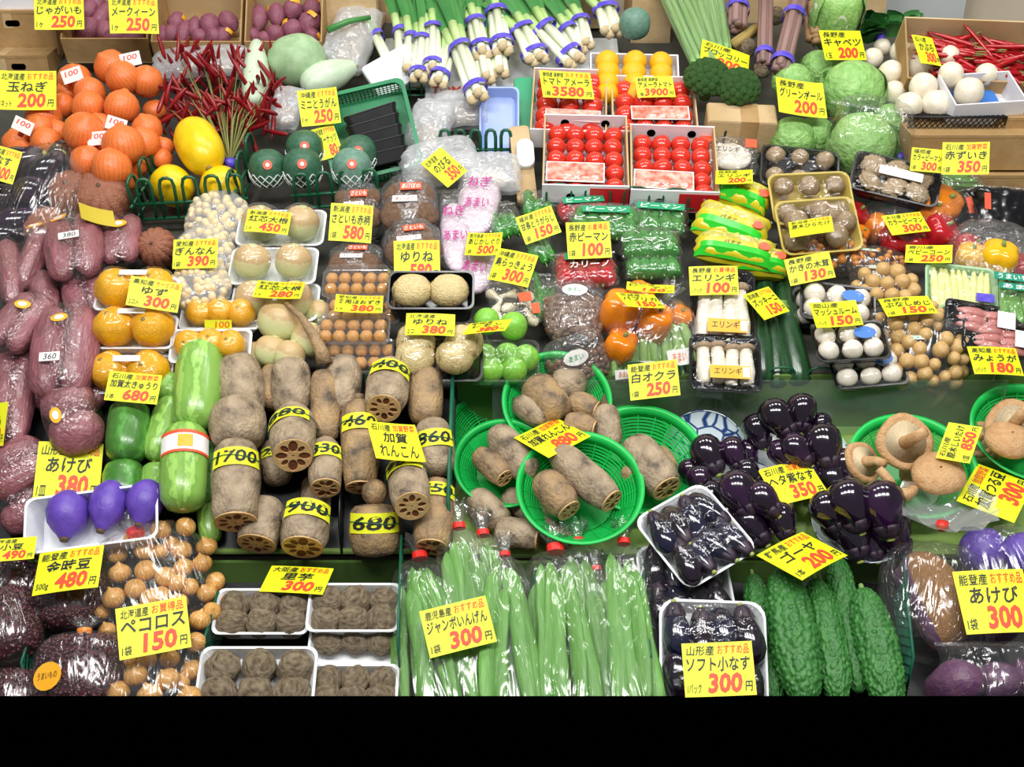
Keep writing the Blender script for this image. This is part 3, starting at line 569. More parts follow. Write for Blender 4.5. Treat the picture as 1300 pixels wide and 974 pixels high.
def bag(A, B, w, thick, label, hA=0., hB=None, mat='bag_film', tie='tie_red', zone=None, name='clear_bag', cat='bag', group=None, tuft=1., power=2.6, wr=.06, neck=.07, seed=None, tail=.16, taper=0.):
    """tied bag lying from its bottom pixel A to its tie pixel B"""
    a = at(*A, hA, zone); b = at(*B, hA if hB is None else hB, zone); s = mpp((a+b)/2); y = b-a; L = y.length; y.normalize()
    x = RIGHT-y*RIGHT.dot(y); x.normalize(); z = x.cross(y)
    if z.z < 0: x, z = -x, -z
    M = basis(x, y, z, a); W = w*s/2; T = thick*s/2; n = 44; seed = seed if seed is not None else RND(0, 99); rings = []
    K = 15
    for i in range(K):
        t = i/(K-1); c = 2*(.03+.97*t)-1; k = max(0, 1-abs(c)**power)**(1/power)
        k = max(k*(1-taper*t), neck); r = []
        for q in range(n):
            th = 2*math.pi*q/n; rd = 1+wr*(.5+1.6*t*t)*noise.noise(Vector((math.cos(th)*3.1, math.sin(th)*3.1+t*2.2, seed+t*(1.2))))+ wr*.9*max(0, t-.5)*math.sin(th*11+seed)
            r.append((W*k*math.cos(th)*rd, L*t, T*max(k, .25 if t < .03 else neck)*math.sin(th)*rd))
        rings.append(r)
    o = ob(name, rings_mesh('film', rings, mat, True, True, False), None, M); tag(o, label, cat, group)
    INFO[o.name] = (W, L, T); nr = W*neck*1.1
    if tie: ob('tie', rings_mesh('tie', [[(nr*k*1.5*math.cos(6.2832*q/12), L+dy, nr*k*1.2*math.sin(6.2832*q/12)) for q in range(12)] for dy, k in ((-nr*.9, 1.), (-nr*.9, 1.3), (nr*.9, 1.3), (nr*.9, 1.))], tie, False), o)
    if tuft:
        rg = []
        for i in range(5):
            t = i/4; rr = nr*(1+t*2.4*tuft)
            rg.append([(rr*math.cos(6.2832*q/28)*(1+.35*t*math.sin(q*2.7+seed)), L+tail*L*t*tuft*(1+.2*math.sin(q*1.9)), rr*.7*math.sin(6.2832*q/28)*(1+.3*t*math.cos(q*3.3))) for q in range(28)])
        ob('tuft', rings_mesh('tuft', rg, 'crinkled_bag_film', True, False, False), o)
    return o, M, s
def pillow(px, py, w, d, th, label, h=0., yaw=0, pitch=0, mat='bag_film', name='clear_bag', cat='bag', group=None, zone=None, wr=.12, seal=.1, pw=.45):
    """flat sealed bag: two crinkled skins joined along a flat seam; (px, py) the middle, lying on the display"""
    M, s = frame(px, py, h, yaw, pitch, zone); nx = 22; ny = max(10, int(22*d/w)); seed = RND(0, 99); V = []; Fc = []; w *= s; d *= s; th *= s
    for k in (1, -1):
        for j in range(ny+1):
            for i in range(nx+1):
                u = i/nx*2-1; v = j/ny*2-1; e = max(0, (1-u**4)*(1-v**4)); 
                q = noise.noise(Vector((u*3, v*3*d/w, seed)))+.5*noise.noise(Vector((u*8, v*8*d/w, seed)))
                z = k*th/2*e**pw*(1+wr*q*1.6)+th/2
                V.append((u*w/2*(1-.05*abs(v)**3+.03*math.sin(v*9+seed)), v*d/2*(1-.05*abs(u)**3+.03*math.sin(u*7+seed)), max(z, .001) if k < 0 else z))
    N = (nx+1)*(ny+1)
    for j in range(ny):
        for i in range(nx):
            a = j*(nx+1)+i; Fc.append((a, a+1, a+nx+2, a+nx+1)); Fc.append((N+a+1, N+a, N+a+nx+1, N+a+nx+2))
    o = ob(name, mk('film', V, Fc, mat), None, M); tag(o, label, cat, group)
    INFO[o.name] = (w/2, d, th/2)
    sm = MB().box(-w/2*1.0, w/2*1.0, d/2*.96, d/2*1.06, th*.5-.0006, th*.5+.0006).mesh('seam', 'crinkled_bag_film'); ob('seam', sm, o)
    return o, M, s
# ---------------------------------------------------------------- produce shapes (unit size, shared by all copies)
def var(n, fn): return [fn(i) for i in range(n)]
def stub(z, r, l, mat, name='stem', seg=8, bend=0.):
    return (name, MB().tube([(0, 0, z), (bend*.5, 0, z+l*.5), (bend, 0, z+l)], r, seg, r2=r*.75).mesh(name, mat, True))
KIND['onion'] = var(3, lambda i: [('onion', lathe([(.0, .03), (.02, .14), (.08, .3), (.2, .44), (.38, .5), (.58, .49), (.75, .41), (.87, .27), (.94, .12), (1, .05)], 24, amp=.08, freq=2, seed=i, mat='onion_skin')), ('root_tuft', lathe([(-.01, .02), (-.02, .06), (.02, .11), (.03, .02)], 10, amp=.5, freq=20, mat='onion_root'))])
KIND['small_onion'] = var(3, lambda i: [('onion', lathe([(.0, .03), (.03, .14), (.1, .28), (.25, .45), (.42, .5), (.6, .475), (.74, .38), (.84, .2), (.92, .08), (1, .03)], 18, amp=.07, freq=2, seed=i+3, mat='small_onion'))])
KIND['sweet_potato'] = var(3, lambda i: [('sweet_potato', lathe([(0, .03), (.05, .13), (.15, .3), (.3, .45), (.5, .5), (.7, .44), (.85, .28), (.95, .12), (1, .03)], 20, bend=.35*(i-1), amp=.18, freq=4, seed=i, mat='sweet_potato_skin'))])
KIND['red_potato'] = var(3, lambda i: [('sweet_potato', lathe([(0, .05), (.03, .2), (.1, .36), (.25, .47), (.5, .5), (.72, .47), (.88, .36), (.96, .2), (1, .05)], 22, bend=.2*(i-1), amp=.24, freq=4, seed=i+9, mat='red_potato_skin'))])
KIND['tomato'] = var(2, lambda i: [('tomato', lathe(sep(2.2, 12), 22, amp=.05, freq=2, ribs=5, ribamp=.03, seed=i, mat='tomato'))])
KIND['citrus'] = [('citrus', lathe(sep(2.1, 12), 22, amp=.03, freq=2, mat='citrus_yellow'))]
KIND['yuzu'] = var(2, lambda i: [('yuzu', lathe(sep(2.3, 14), 26, amp=.09, freq=4, seed=i, mat='yuzu')), ('stem_scar', lathe([(.97, .05), (1.0, .06), (1.01, .02)], 8, mat='cucumber_end'))])
KIND['squash'] = [('squash', lathe(sep(2.4, 16), 28, amp=.03, freq=2, ribs=8, ribamp=.02, mat='squash_yellow')), ('stem_scar', lathe([(-.012, .02), (-.012, .07), (.012, .09), (.02, .02)], 10, amp=.2, mat='cucumber_end'))]
KIND['pumpkin'] = [('pumpkin', lathe(sep(2.5, 18, rmin=.05), 90, amp=.06, freq=4, ribs=14, ribamp=.13, mat='pumpkin_brown')), stub(.44, .05, .1, 'akebi_stem')]
KIND['melon_pale'] = [('winter_melon', lathe(sep(2.4, 14), 26, amp=.03, mat='melon_pale')), ('stem_scar', lathe([(-.01, .02), (-.01, .06), (.015, .07), (.02, .02)], 8, mat='cucumber_end'))]
KIND['melon_long'] = [('winter_melon', lathe([(0, .03), (.02, .2), (.06, .33), (.15, .44), (.3, .5), (.5, .49), (.68, .42), (.8, .33), (.9, .27), (.96, .2), (1, .04)], 24, bend=.2, amp=.05, mat='melon_white')), stub(.49, .05, .04, 'cucumber_end')]
KIND['melon_dark'] = [('small_melon', lathe(sep(2.3, 14), 26, amp=.03, mat='melon_dark'))]
KIND['melon_grey'] = [('small_melon', lathe(sep(2.3, 14), 26, amp=.03, mat='melon_grey'))]
KIND['turnip'] = var(2, lambda i: [('turnip', lathe(sep(2.2, 14), 24, amp=.07, freq=2, seed=i, mat='turnip')), ('root_tip', lathe([(-.06, .006), (-.01, .03), (.03, .06)], 8, mat='root_tan'))])
def leaf_patch(mat, th0, th1, z0, z1, k, seed, name='leaf', rp=2.1):
    V = []; Fc = []; n = 14
    for lay_ in (0, 1):
        for j in range(n+1):
            for i in range(n+1):
                th = th0+(th1-th0)*i/n; ez = 1-.22*abs(2*i/n-1)**2; z = z0+(z1-z0)*j/n*ez; e = max(abs(2*i/n-1), j/n)**4
                r = .5*max(.0, 1-min(1, abs(2*z))**rp)**(1/rp)*k*(1+.03*e)+.012*noise.noise(Vector((th*4, z*14, seed)))-.012*lay_
                V.append((r*math.cos(th), r*math.sin(th), z*k))
    N = (n+1)**2
    for j in range(n):
        for i in range(n):
            a = j*(n+1)+i; Fc += [(a, a+1, a+n+2, a+n+1), (N+a+1, N+a, N+a+n+1, N+a+n+2)]
    return (name, mk(name, V, Fc, mat))
KIND['cabbage'] = var(2, lambda i: [('cabbage', lathe(sep(2.15, 18), 36, amp=.05, freq=4, seed=i, mat='cabbage'))]+[leaf_patch(('cabbage', 'cabbage_dark')[k % 2], k*1.55+i, k*1.55+2.3+i, -.48, .05+.13*(k % 3), 1.03+.015*k, k) for k in range(5)])
KIND['green_ball'] = [('cabbage', lathe(sep(2.1, 16), 30, amp=.05, freq=4, mat='cabbage'))]+[leaf_patch('cabbage', k*2.1, k*2.1+2.5, -.48, .2, 1.03+.015*k, k+5) for k in range(3)]
KIND['hakusai'] = [('napa_cabbage', lathe([(0, .1), (.03, .3), (.2, .42), (.5, .47), (.8, .46), (.95, .36), (1, .1)], 30, amp=.08, freq=5, mat='hakusai_leaf'))]+[leaf_patch('hakusai_white', k*1.25, k*1.25+.55, -.45, .3, 1.03, k, name='leaf_rib', rp=3.5) for k in range(5)]+[leaf_patch('hakusai_leaf', k*1.57+.4, k*1.57+1.5, -.1, .49, 1.06, k+3, rp=3.) for k in range(4)]
def broc():
    mb = MB()
    import itertools
    g = []; n = 60
    for i in range(n):
        z = 1-1.25*(i+.5)/n; r = max(0, 1-z*z)**.5; th = i*2.39996; g.append(Vector((r*math.cos(th)*.4, r*math.sin(th)*.4, z*.34)))
    for k, c in enumerate(g):
        bm = bmesh.new(); bmesh.ops.create_icosphere(bm, subdivisions=3, radius=.115)
        V = [c+v.co*(1+.22*noise.noise(v.co*60+Vector((k*3, 0, 0)))+.12*noise.noise(v.co*130)) for v in bm.verts]; Fc = [tuple(v.index for v in f.verts) for f in bm.faces]; bm.free(); mb.add(V, Fc)
    bm = bmesh.new(); bmesh.ops.create_icosphere(bm, subdivisions=2, radius=.37); mb.add([Vector((v.co.x, v.co.y, v.co.z*.8)) for v in bm.verts], [tuple(v.index for v in f.verts) for f in bm.faces]); bm.free()
    return mb.mesh('florets', 'broccoli', True)
KIND['broccoli'] = [('broccoli', broc()), ('stalk', MB().tube([(0, 0, -.1), (0, 0, -.55)], .16, 12, r2=.12).mesh('stalk', 'broccoli_stem', True))]
def chili(i, mat): return [('chili', lathe([(0, .03), (.1, .2), (.3, .38), (.6, .5), (.85, .46), (.95, .3), (1, .12)], 8, bend=(.9, -1.4, .4)[i]*1., amp=.15, mat=mat)), ('stem', MB().tube([(0, 0, .49), (.1, 0, .6), (.3, 0, .68)], .1, 5).mesh('stem', 'chili_stem', True))]
KIND['chili'] = var(3, lambda i: chili(i, 'chili_red'))
cu = [(0, .05), (.015, .2), (.05, .36), (.12, .46), (.3, .5), (.7, .5), (.88, .46), (.95, .36), (.985, .2), (1, .05)]
KIND['cucumber_light'] = [('cucumber', lathe(cu, 26, amp=.03, ribs=3, ribamp=.03, mat='cucumber_light')), ('blossom_scar', lathe([(-.006, .01), (-.006, .07), (.008, .08)], 8, mat='cucumber_end'))]
KIND['cucumber_dark'] = [('cucumber', lathe(cu, 26, amp=.03, ribs=3, ribamp=.03, mat='cucumber_dark')), ('blossom_scar', lathe([(-.006, .01), (-.006, .07), (.008, .08)], 8, mat='cucumber_end'))]
KIND['zucchini'] = [('zucchini', lathe([(0, .06), (.01, .3), (.04, .45), (.15, .5), (.6, .46), (.85, .36), (.97, .33), (1, .2)], 22, bend=.15, amp=.03, mat='zucchini')), ('stem', lathe([(.98, .3), (1.0, .24), (1.05, .2), (1.09, .22), (1.1, .1)], 10, ribs=5, ribamp=.3, mat='zucchini_stem'))]
KIND['akebi'] = [('akebi', lathe([(0, .05), (.03, .14), (.1, .2), (.2, .33), (.35, .46), (.55, .5), (.75, .46), (.9, .3), (.97, .15), (1, .04)], 24, amp=.08, freq=2, mat='akebi_purple')), ('stem_end', lathe([(-.03, .04), (-.03, .1), (.02, .12)], 10, mat='akebi_stem'))]
KIND['akebi_dull'] = [('akebi', lathe(sep(2.3, 14), 22, amp=.1, freq=3, mat='akebi_dull'))]
KIND['akebi_husk'] = [('akebi', lathe(sep(2.6, 14), 24, bend=-.5, amp=.08, freq=3, mat='akebi_brown')), ('rind', lathe([(t, r*1.07) for t, r in sep(2.6, 14)], 24, bend=-.62, amp=.05, freq=3, mat='akebi_dull', flat=.8))]
def eggp(mat, i): return [('eggplant', lathe([(0, .03), (.03, .2), (.1, .36), (.25, .48), (.42, .5), (.6, .44), (.75, .35), (.88, .27), (.95, .2), (1, .1)], 24, bend=.12*(i-1), amp=.04, mat=mat)),
    ('calyx', lathe([(.78, .37), (.86, .33), (.93, .27), (.98, .2), (1.01, .12)], 20, bend=.12*(i-1), ribs=5, ribamp=.18, mat='eggplant_cap')), ('cut_stem', lathe([(.98, .1), (1.05, .1), (1.06, .02)], 10, mat='eggplant_cut'))]
KIND['eggplant'] = [eggp('eggplant', 0), eggp('eggplant_purple', 1), eggp('eggplant', 2)]
KIND['small_eggplant'] = [eggp('eggplant_blue', 0), eggp('eggplant', 2)]
KIND['taro'] = var(4, lambda i: [('taro', lathe(sep(2.4, 16), 26, amp=.16, freq=4, ribs=0, seed=i, mat='taro_black', bumps=lambda th, z, r: .006*math.sin(z*70+3*math.sin(th*2))))])
KIND['satoimo'] = var(2, lambda i: [('taro', lathe(sep(2.3, 12), 18, amp=.2, freq=3, seed=i, mat='satoimo'))])
KIND['bean'] = var(3, lambda i: [('bean_pod', lathe([(0, .03), (.03, .2), (.09, .4), (.3, .5), (.5, .46), (.7, .5), (.91, .4), (.97, .2), (1, .03)], 12, bend=.6*(i-1), amp=.12, freq=9, seed=i, flat=.38, mat='bean_green'))])
def goya_b(seed):
    def f(th, z, r):
        d, _ = noise.voronoi(Vector((math.cos(th)*4.2, math.sin(th)*4.2, z*30+seed)))
        k = max(0, 1-d[0]*1.45)**.8; ridge = abs(math.sin(th*4+seed))
        return (r/.5)**.6*(.075*k+.025*ridge)
    return f
KIND['goya'] = var(2, lambda i: [('bitter_melon', lathe([(t, r*.84) for t, r in [(0, .02)]+[(.5-.5*math.cos(math.pi*(k+.3)/170), .5*(max(0, 1-abs(-math.cos(math.pi*(k+.3)/170))**2.3)**(1/2.3))) for k in range(170)]+[(1, .02)]], 132, bend=.25*(i-.5), mat='goya', bumps=goya_b(i*5.))), stub(.48, .07, .06, 'zucchini_stem')])
def shiit(i):
    capo = [(-.0, .02), (.02, .2), (.07, .36), (.16, .47), (.25, .5), (.31, .47), (.33, .42), (.32, .36)]
    return [('shiitake', lathe(capo, 30, amp=.14, freq=2, seed=i, mat='shiitake_cap', cap=False)), ('gills', lathe([(.32, .37), (.29, .3), (.27, .2), (.28, .12), (.3, .05)], 30, amp=.08, freq=2, seed=i, mat='shiitake_gill')),
        ('stem', MB().tube([(0, 0, -.24), (.02*i, 0, -.1), (.08, .02, .12), (.2, .03, .32)], .13, 12, r2=.09).mesh('stem', 'shiitake_stem', True))]
KIND['shiitake'] = var(3, shiit)
KIND['ginkgo_nut'] = [('ginkgo_nut', lathe(sep(2, 8), 12, ribs=2, ribamp=.05, mat='ginkgo_nut'))]
KIND['radish'] = var(2, lambda i: [('radish', lathe(sep(2.3, 14), 24, amp=.06, freq=2, seed=i, mat='radish')), ('root_tip', lathe([(-.1, .008), (-.02, .04), (.02, .08)], 8, mat='root_tan')), ('leaf_scar', lathe([(.98, .14), (1.02, .1), (1.02, .02)], 10, mat='radish_green'))])
KIND['lily_bulb'] = [('lily_bulb', lathe(sep(2.4, 12), 26, amp=.1, freq=4, mat='lily_bulb'))]+[leaf_patch('lily_bulb', k*1.25, k*1.25+1.2, -.45, .25, 1.03, k, 'scale') for k in range(5)]
KIND['lime'] = [('lime', lathe(sep(2.2, 12), 20, amp=.04, mat='lime_green'))]
KIND['hozuki'] = [('ground_cherry', lathe(sep(2.1, 10), 16, ribs=6, ribamp=.12, amp=.1, mat='hozuki'))]
def pepper(mat, i): return [('bell_pepper', lathe([(0, .1), (.03, .28), (.12, .42), (.4, .48), (.7, .5), (.88, .44), (.95, .3), (.94, .1)], 30, ribs=4, ribamp=.2, amp=.1, seed=i, mat=mat)), stub(.42, .06, .14, 'zucchini_stem', bend=.06)]
for c in ('red', 'orange', 'yellow'): KIND['pepper_'+c] = var(2, lambda i: pepper('pepper_'+c, i))
KIND['green_pepper'] = var(2, lambda i: [('green_pepper', lathe([(0, .06), (.04, .24), (.2, .42), (.6, .5), (.85, .46), (.95, .3), (.94, .1)], 20, ribs=4, ribamp=.2, amp=.1, bend=.2*i, seed=i, mat='pepper_green')), stub(.42, .06, .14, 'zucchini_stem')])
KIND['small_red_pepper'] = var(2, lambda i: [('red_pepper', lathe([(0, .06), (.04, .24), (.2, .42), (.6, .5), (.85, .46), (.95, .3), (.94, .1)], 20, ribs=4, ribamp=.2, amp=.1, bend=.2*i, seed=i, mat='pepper_red')), stub(.42, .06, .14, 'zucchini_stem')])
KIND['okra'] = [('okra', lathe([(0, .04), (.1, .2), (.4, .42), (.8, .5), (.9, .45), (.93, .5), (.96, .3), (1, .2)], 15, ribs=5, ribamp=.2, bend=.4, mat='okra'))]
KIND['eringi'] = var(2, lambda i: [('king_oyster_mushroom', lathe([(0, .2), (.05, .4), (.3, .5), (.6, .42), (.85, .4), (.9, .45)], 16, bend=.2*i, amp=.12, seed=i, mat='eringi_white')), ('cap', lathe([(.86, .45), (.88, .6), (.93, .62), (.98, .5), (1.0, .1)], 16, amp=.1, bend=.2*i, mat='eringi_cap'))])
KIND['button_mushroom'] = [('button_mushroom', lathe([(0, .18), (.2, .2), (.22, .45), (.35, .5), (.6, .47), (.8, .34), (.95, .15), (1, .03)], 18, amp=.05, mat='button_mushroom'))]
KIND['shimeji'] = [('beech_mushroom', lathe([(0, .12), (.45, .14), (.5, .46), (.62, .5), (.8, .42), (.95, .2), (1, .04)], 14, amp=.06, mat='shimeji'))]
KIND['nameko'] = [('nameko_mushroom', lathe([(0, .12), (.45, .14), (.5, .46), (.62, .5), (.8, .42), (.95, .2), (1, .04)], 12, amp=.06, mat='nameko'))]
KIND['hiratake'] = [('oyster_mushroom', lathe([(0, .12), (.4, .14), (.5, .46), (.62, .5), (.8, .42), (.95, .2), (1, .04)], 16, amp=.12, mat='hiratake'))]
KIND['baby_corn'] = [('baby_corn', lathe([(0, .3), (.02, .4), (.3, .5), (.7, .42), (.95, .2), (1, .05)], 12, amp=.06, freq=9, mat='baby_corn'))]
KIND['myoga'] = [('myoga_bud', lathe([(0, .2), (.05, .35), (.3, .5), (.6, .44), (.85, .25), (1, .04)], 14, amp=.08, flat=.8, ribs=3, ribamp=.1, mat='myoga'))]
KIND['rakkyo'] = [('shallot', lathe([(0, .05), (.08, .3), (.25, .5), (.45, .38), (.7, .2), (1, .16)], 12, amp=.08, mat='rakkyo'))]
KIND['maitake'] = var(2, lambda i: [('maitake_clump', lathe(sep(2.2, 26), 40, amp=.3, freq=9, seed=i, mat='maitake', bumps=lambda th, z, r: .07*noise.noise(Vector((math.cos(th)*6, math.sin(th)*6, z*16)))))])
KIND['dark_mass'] = [('taro', lathe(sep(2.4, 12), 20, amp=.15, mat='satoimo'))]
# ---------------------------------------------------------------- lotus root: every one is built to its own size
_cf = {}
def cut_face_unit(n, k):
    """a disc with n holes in it, cut right through"""
    if (n, k) in _cf: return _cf[(n, k)]
    c = bpy.data.curves.new('cf', 'CURVE'); c.dimensions = '2D'; c.fill_mode = 'BOTH'; c.extrude = .05
    def ring(cx, cy, rx, ry, rot, seg):
        sp = c.splines.new('POLY'); sp.points.add(seg-1); sp.use_cyclic_u = True
        for i in range(seg):
            a = 6.28318*i/seg; x = rx*math.cos(a); y = ry*math.sin(a); sp.points[i].co = (cx+x*math.cos(rot)-y*math.sin(rot), cy+x*math.sin(rot)+y*math.cos(rot), 0, 1)
    ring(0, 0, .5, .5, 0, 28)
    rr = random.Random(k)
    for i in range(n):
        a = 6.28318*i/n+k; r = .29; sz = (.1, .085, .115, .07)[(i+k) % 4]*(1.25 if n < 9 else 1); ring(r*math.cos(a), r*math.sin(a), sz*1.25, sz*.85, a, 10)
    ring(0, 0, .03, .03, 0, 7)
    o = bpy.data.objects.new('cf', c); COL.objects.link(o); bpy.context.view_layer.update()
    me = bpy.data.meshes.new_from_object(o.evaluated_get(bpy.context.evaluated_depsgraph_get())); V = [v.co.copy() for v in me.vertices]; Fc = [tuple(p.vertices) for p in me.polygons]
    bpy.data.objects.remove(o); bpy.data.curves.remove(c); bpy.data.meshes.remove(me)
    _cf[(n, k)] = (V, Fc); return V, Fc
for _n, _k in ((8, 0), (9, 1), (8, 2)): cut_face_unit(_n, _k)
def lotus(A, B, w, label, hA=.045, hB=None, cut=True, tagtext=None, zone=None, neck=False, shoot=None, shape=3.2, warm=False, seed=0, bandt=.42, face=(8, 0), cutr=.8, bw=.34, twist=0., bend=0., knob=False, dA=0.):
    """lotus root from its cut end A to its upper end B"""
    a = at(*A, hA, zone); b = at(*B, hA if hB is None else hB, zone); a = a+(CAMP-a).normalized()*dA; m = (a+b)/2; s = mpp(m); L = (b-a).length; W = w*s; z = (b-a).normalized()
    y = (CAMP-m); y = (y-z*y.dot(z)).normalized(); x = y.cross(z); M = basis(x, y, z, m)       # +Y looks at the camera
    pr = []
    K = 16
    for i in range(K+1):
        t = i/K; c = 2*t-1; r = .5*max(0, 1-abs(c)**shape)**(1/shape)
        if cut and t < .5: r = max(r, .5*cutr+(.5-.5*cutr)*min(1, t/.3)**.7)
        pr.append((t, max(r, .04)))
    if neck: pr = pr[:-1]+[(.985, .16), (1.02, .13), (1.05, .15)]
    skin = 'lotus_skin_warm' if warm else 'lotus_skin'
    me = lathe(pr, 26, bend=bend, amp=.09, freq=3, seed=seed+.3, mat=skin, name='skin')
    me.transform(Matrix.Diagonal((W, W, L, 1)))
    o = ob('lotus_root', me, None, M); tag(o, label, 'lotus root', 'lotus roots')
    if cut:
        V, Fc = cut_face_unit(*face); R = W*cutr*1.0
        ob('cut_face', mk('cut_face', [(v.x*R, v.y*R, -L/2-.001+v.z*.03) for v in V], Fc, 'lotus_flesh', False), o)
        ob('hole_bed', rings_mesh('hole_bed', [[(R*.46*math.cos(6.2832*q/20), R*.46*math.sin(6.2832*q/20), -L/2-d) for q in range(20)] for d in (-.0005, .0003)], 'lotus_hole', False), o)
    if tagtext:
        hw = W*.5; zc = -L/2+bandt*L; n = 14; V = []; Fc = []; bh = W*bw; ang = 1.05
        prr = lambda zz: next((W*(r0+(r1-r0)*((zz/L+.5)-t0)/(t1-t0)) for (t0, r0), (t1, r1) in zip(pr, pr[1:]) if t0 <= zz/L+.5 <= t1), hw)
        for j in (0, 1):
            for i in range(n+1):
                th = math.pi/2+twist+ang*(1-2*i/n); zz = zc+(j-.5)*bh; r = max(prr(zz), prr(zc)*.97)*1.05+.001; V.append((r*math.cos(th), r*math.sin(th), zz))
        for i in range(n): Fc.append((i, n+1+i, n+2+i, i+1)[::-1])
        bd = ob('price_band', mk('price_band', V, Fc, 'band_yellow'), o)
        tv, tf, asp = TX[(tagtext, .02)]
        TV = []
        for u, v in tv:
            th = math.pi/2+twist+ang*.82*(2*u-1); zz = zc+(v-.5)*bh*.7; r = max(prr(zz), prr(zc)*.97)*1.05+.0018; TV.append((r*math.cos(th), r*math.sin(th), zz))
        ob('lettering', mk('lettering', TV, tf, 'ink_black', False), bd)
        rb = prr(zc)*1.05+.0022; ob('rubber_band', MB().tube([(rb*math.cos(6.2832*q/28), rb*math.sin(6.2832*q/28), zc+.003*math.sin(q*.45)) for q in range(28)], .0009, 5, True).mesh('rubber_band', 'net_green', True), o)
    if knob:
        kb = lathe(sep(2.2, 10), 18, amp=.1, mat=skin, name='knob'); kb.transform(Matrix.Translation((0, 0, L/2+W*.2)) @ Matrix.Diagonal((W*.5, W*.5, W*.5, 1))); ob('knob', kb, o)
    if shoot:
        pa = at(*shoot[0], hB if hB is not None else hA, zone); Mi = M.inverted(); e = Mi @ pa; st = Vector((0, 0, L/2-.004)); md = (st+e)/2+Vector((shoot[1]*s, 0, 0))
        ob('shoot', MB().tube([st, (st+md)/2, md, (md+e)/2, e], W*shoot[2], 8, r2=.001).mesh('shoot', 'akebi_stem', True), o)
    return o
# ---------------------------------------------------------------- helpers for heaps
def heap(kind, name, pts, what, where, cat, group, gap=14, rot=None, hfac=None, zone=None, share=None, flatk=None):
    L = [share]*len(pts) if share else rowwords(pts, what, where, gap); out = []
    for p, lab in zip(pts, L):
        out.append(put(kind, name, p[0], p[1], p[2], p[3], lab, cat, group, rot=rot, hpx=(p[4] if len(p) > 4 else None), zone=zone))
    return out
_pebble = None
def pebbles(o, W, L, T, n, r, mat, name, t0=.02, t1=.9, power=2.6, k=.9, stretch=1.3):
    """what nobody could count inside a bag: small bodies over the filling's surface, one mesh"""
    bm = bmesh.new(); bmesh.ops.create_icosphere(bm, subdivisions=1, radius=1); PV = [v.co.copy() for v in bm.verts]; PF = [tuple(v.index for v in f.verts) for f in bm.faces]; bm.free()
    mb = MB(); rr = random.Random(n)
    for i in range(n):
        t = t0+(t1-t0)*rr.random(); c = 2*t-1; q = max(0, 1-abs(c)**power)**(1/power)*k; th = rr.uniform(-.35, math.pi+.35)
        p = Vector((W*q*math.cos(th), L*t, T*q*math.sin(th))); R = Matrix.Rotation(rr.random()*6, 3, (rr.random()-.5, rr.random()-.5, rr.random()+.01))
        mb.add([p+R @ Vector((v.x*r*stretch, v.y*r, v.z*r*.85)) for v in PV], PF)
    rg = []
    for i in range(9):
        t = t0+(t1-t0)*i/8; c = 2*t-1; q = max(.05, max(0, 1-abs(c)**power)**(1/power))*k*.96; rg.append([(W*q*math.cos(6.2832*a/16), L*t, T*q*math.sin(6.2832*a/16)) for a in range(16)])
    n0 = len(mb.V); V = [v for g in rg for v in g]; mb.add(V, [(i*16+a, i*16+(a+1) % 16, (i+1)*16+(a+1) % 16, (i+1)*16+a) for i in range(8) for a in range(16)])
    c = ob(name, mb.mesh(name, mat, True), o); c['kind'] = 'stuff'; return c
def net_panel(P, label, t=.003, cell=.02, mat='net_green', r=.0014, name='net_divider', cat='divider'):
    """flat plastic net between four space points (bottom a, bottom b, top b, top a)"""
    a, b, c, d = [Vector(p) for p in P]; x = (b-a).normalized(); z = x.cross(d-a).normalized(); y = z.cross(x); M = basis(x, y, z, a); Mi = M.inverted(); q = [Mi @ p for p in (a, b, c, d)]
    o = ob(name, MB().tube([(p.x, p.y, 0) for p in q], r*1.9, 6, True).mesh('frame', mat, True), None, M); tag(o, label, cat)
    mb = MB(); L = lambda u, v: (q[0]*(1-u)*(1-v)+q[1]*u*(1-v)+q[2]*u*v+q[3]*(1-u)*v)
    nu = max(2, int((b-a).length/cell)); nv = max(2, int((d-a).length/cell))
    for i in range(-nv, nu):
        u0, u1 = i/nu, (i+nv)/nu; v0, v1 = 0., 1.
        if u0 < 0: v0 = -u0/(u1-u0); u0 = 0.
        if u1 > 1: v1 = v0+(1-u0)/(u1-u0)*(1-v0); u1 = 1.
        mb.tube([L(u0, v0), L(u1, v1)], r, 4); mb.tube([L(1-u0, v0), L(1-u1, v1)], r, 4)
    ob('lattice', mb.mesh('lattice', mat, False), o); return o
# ================================================================ FRONT ROW
# bags of dark red beans
def bean_bag(A, B, w, th, lab, hA, hB, tie, n, sm=None, tuft=1.):
    o, M, s = bag(A, B, w, th, lab, hA, hB, tie=tie, group='bags of dark red beans', name='bag_of_beans', tuft=tuft, power=3., wr=.05)
    W, L, T = INFO[o.name]; pebbles(o, W, L, T, int(n*1.6), 2.7*s, 'red_bean', 'beans', power=3.)
    if sm: sticker(o, Matrix.Translation((sm[0]*W, sm[1]*L, T*(1.02-.25*abs(sm[0])))) @ Matrix.Rotation(sm[0]*.7, 4, 'Y'), sm[2]*s, sm[2]*s*.9, [('うまいもの', .012, .15, .85, .4, .65)], mat='sticker_orange', round_=True)
    return o
bean_bag((100,915),(107,803),128,92,'front bag of dark red beans with a round orange sticker',.05,.10,'tie_orange',520,(-.45,.42,40))
bean_bag((85,800),(95,722),100,70,'bag of dark red beans behind the stickered bag',.05,.09,None,330,tuft=0)
bean_bag((18,840),(-2,752),88,80,'bag of dark red beans at the left edge, white label low',.07,.10,None,330)
bean_bag((12,925),(20,850),90,70,'lowest bag of dark red beans in the left corner',.03,.06,None,220,tuft=0)
bean_bag((12,770),(28,712),80,60,'bag of dark red beans under the 490 card',.03,.06,'tie_red',200)
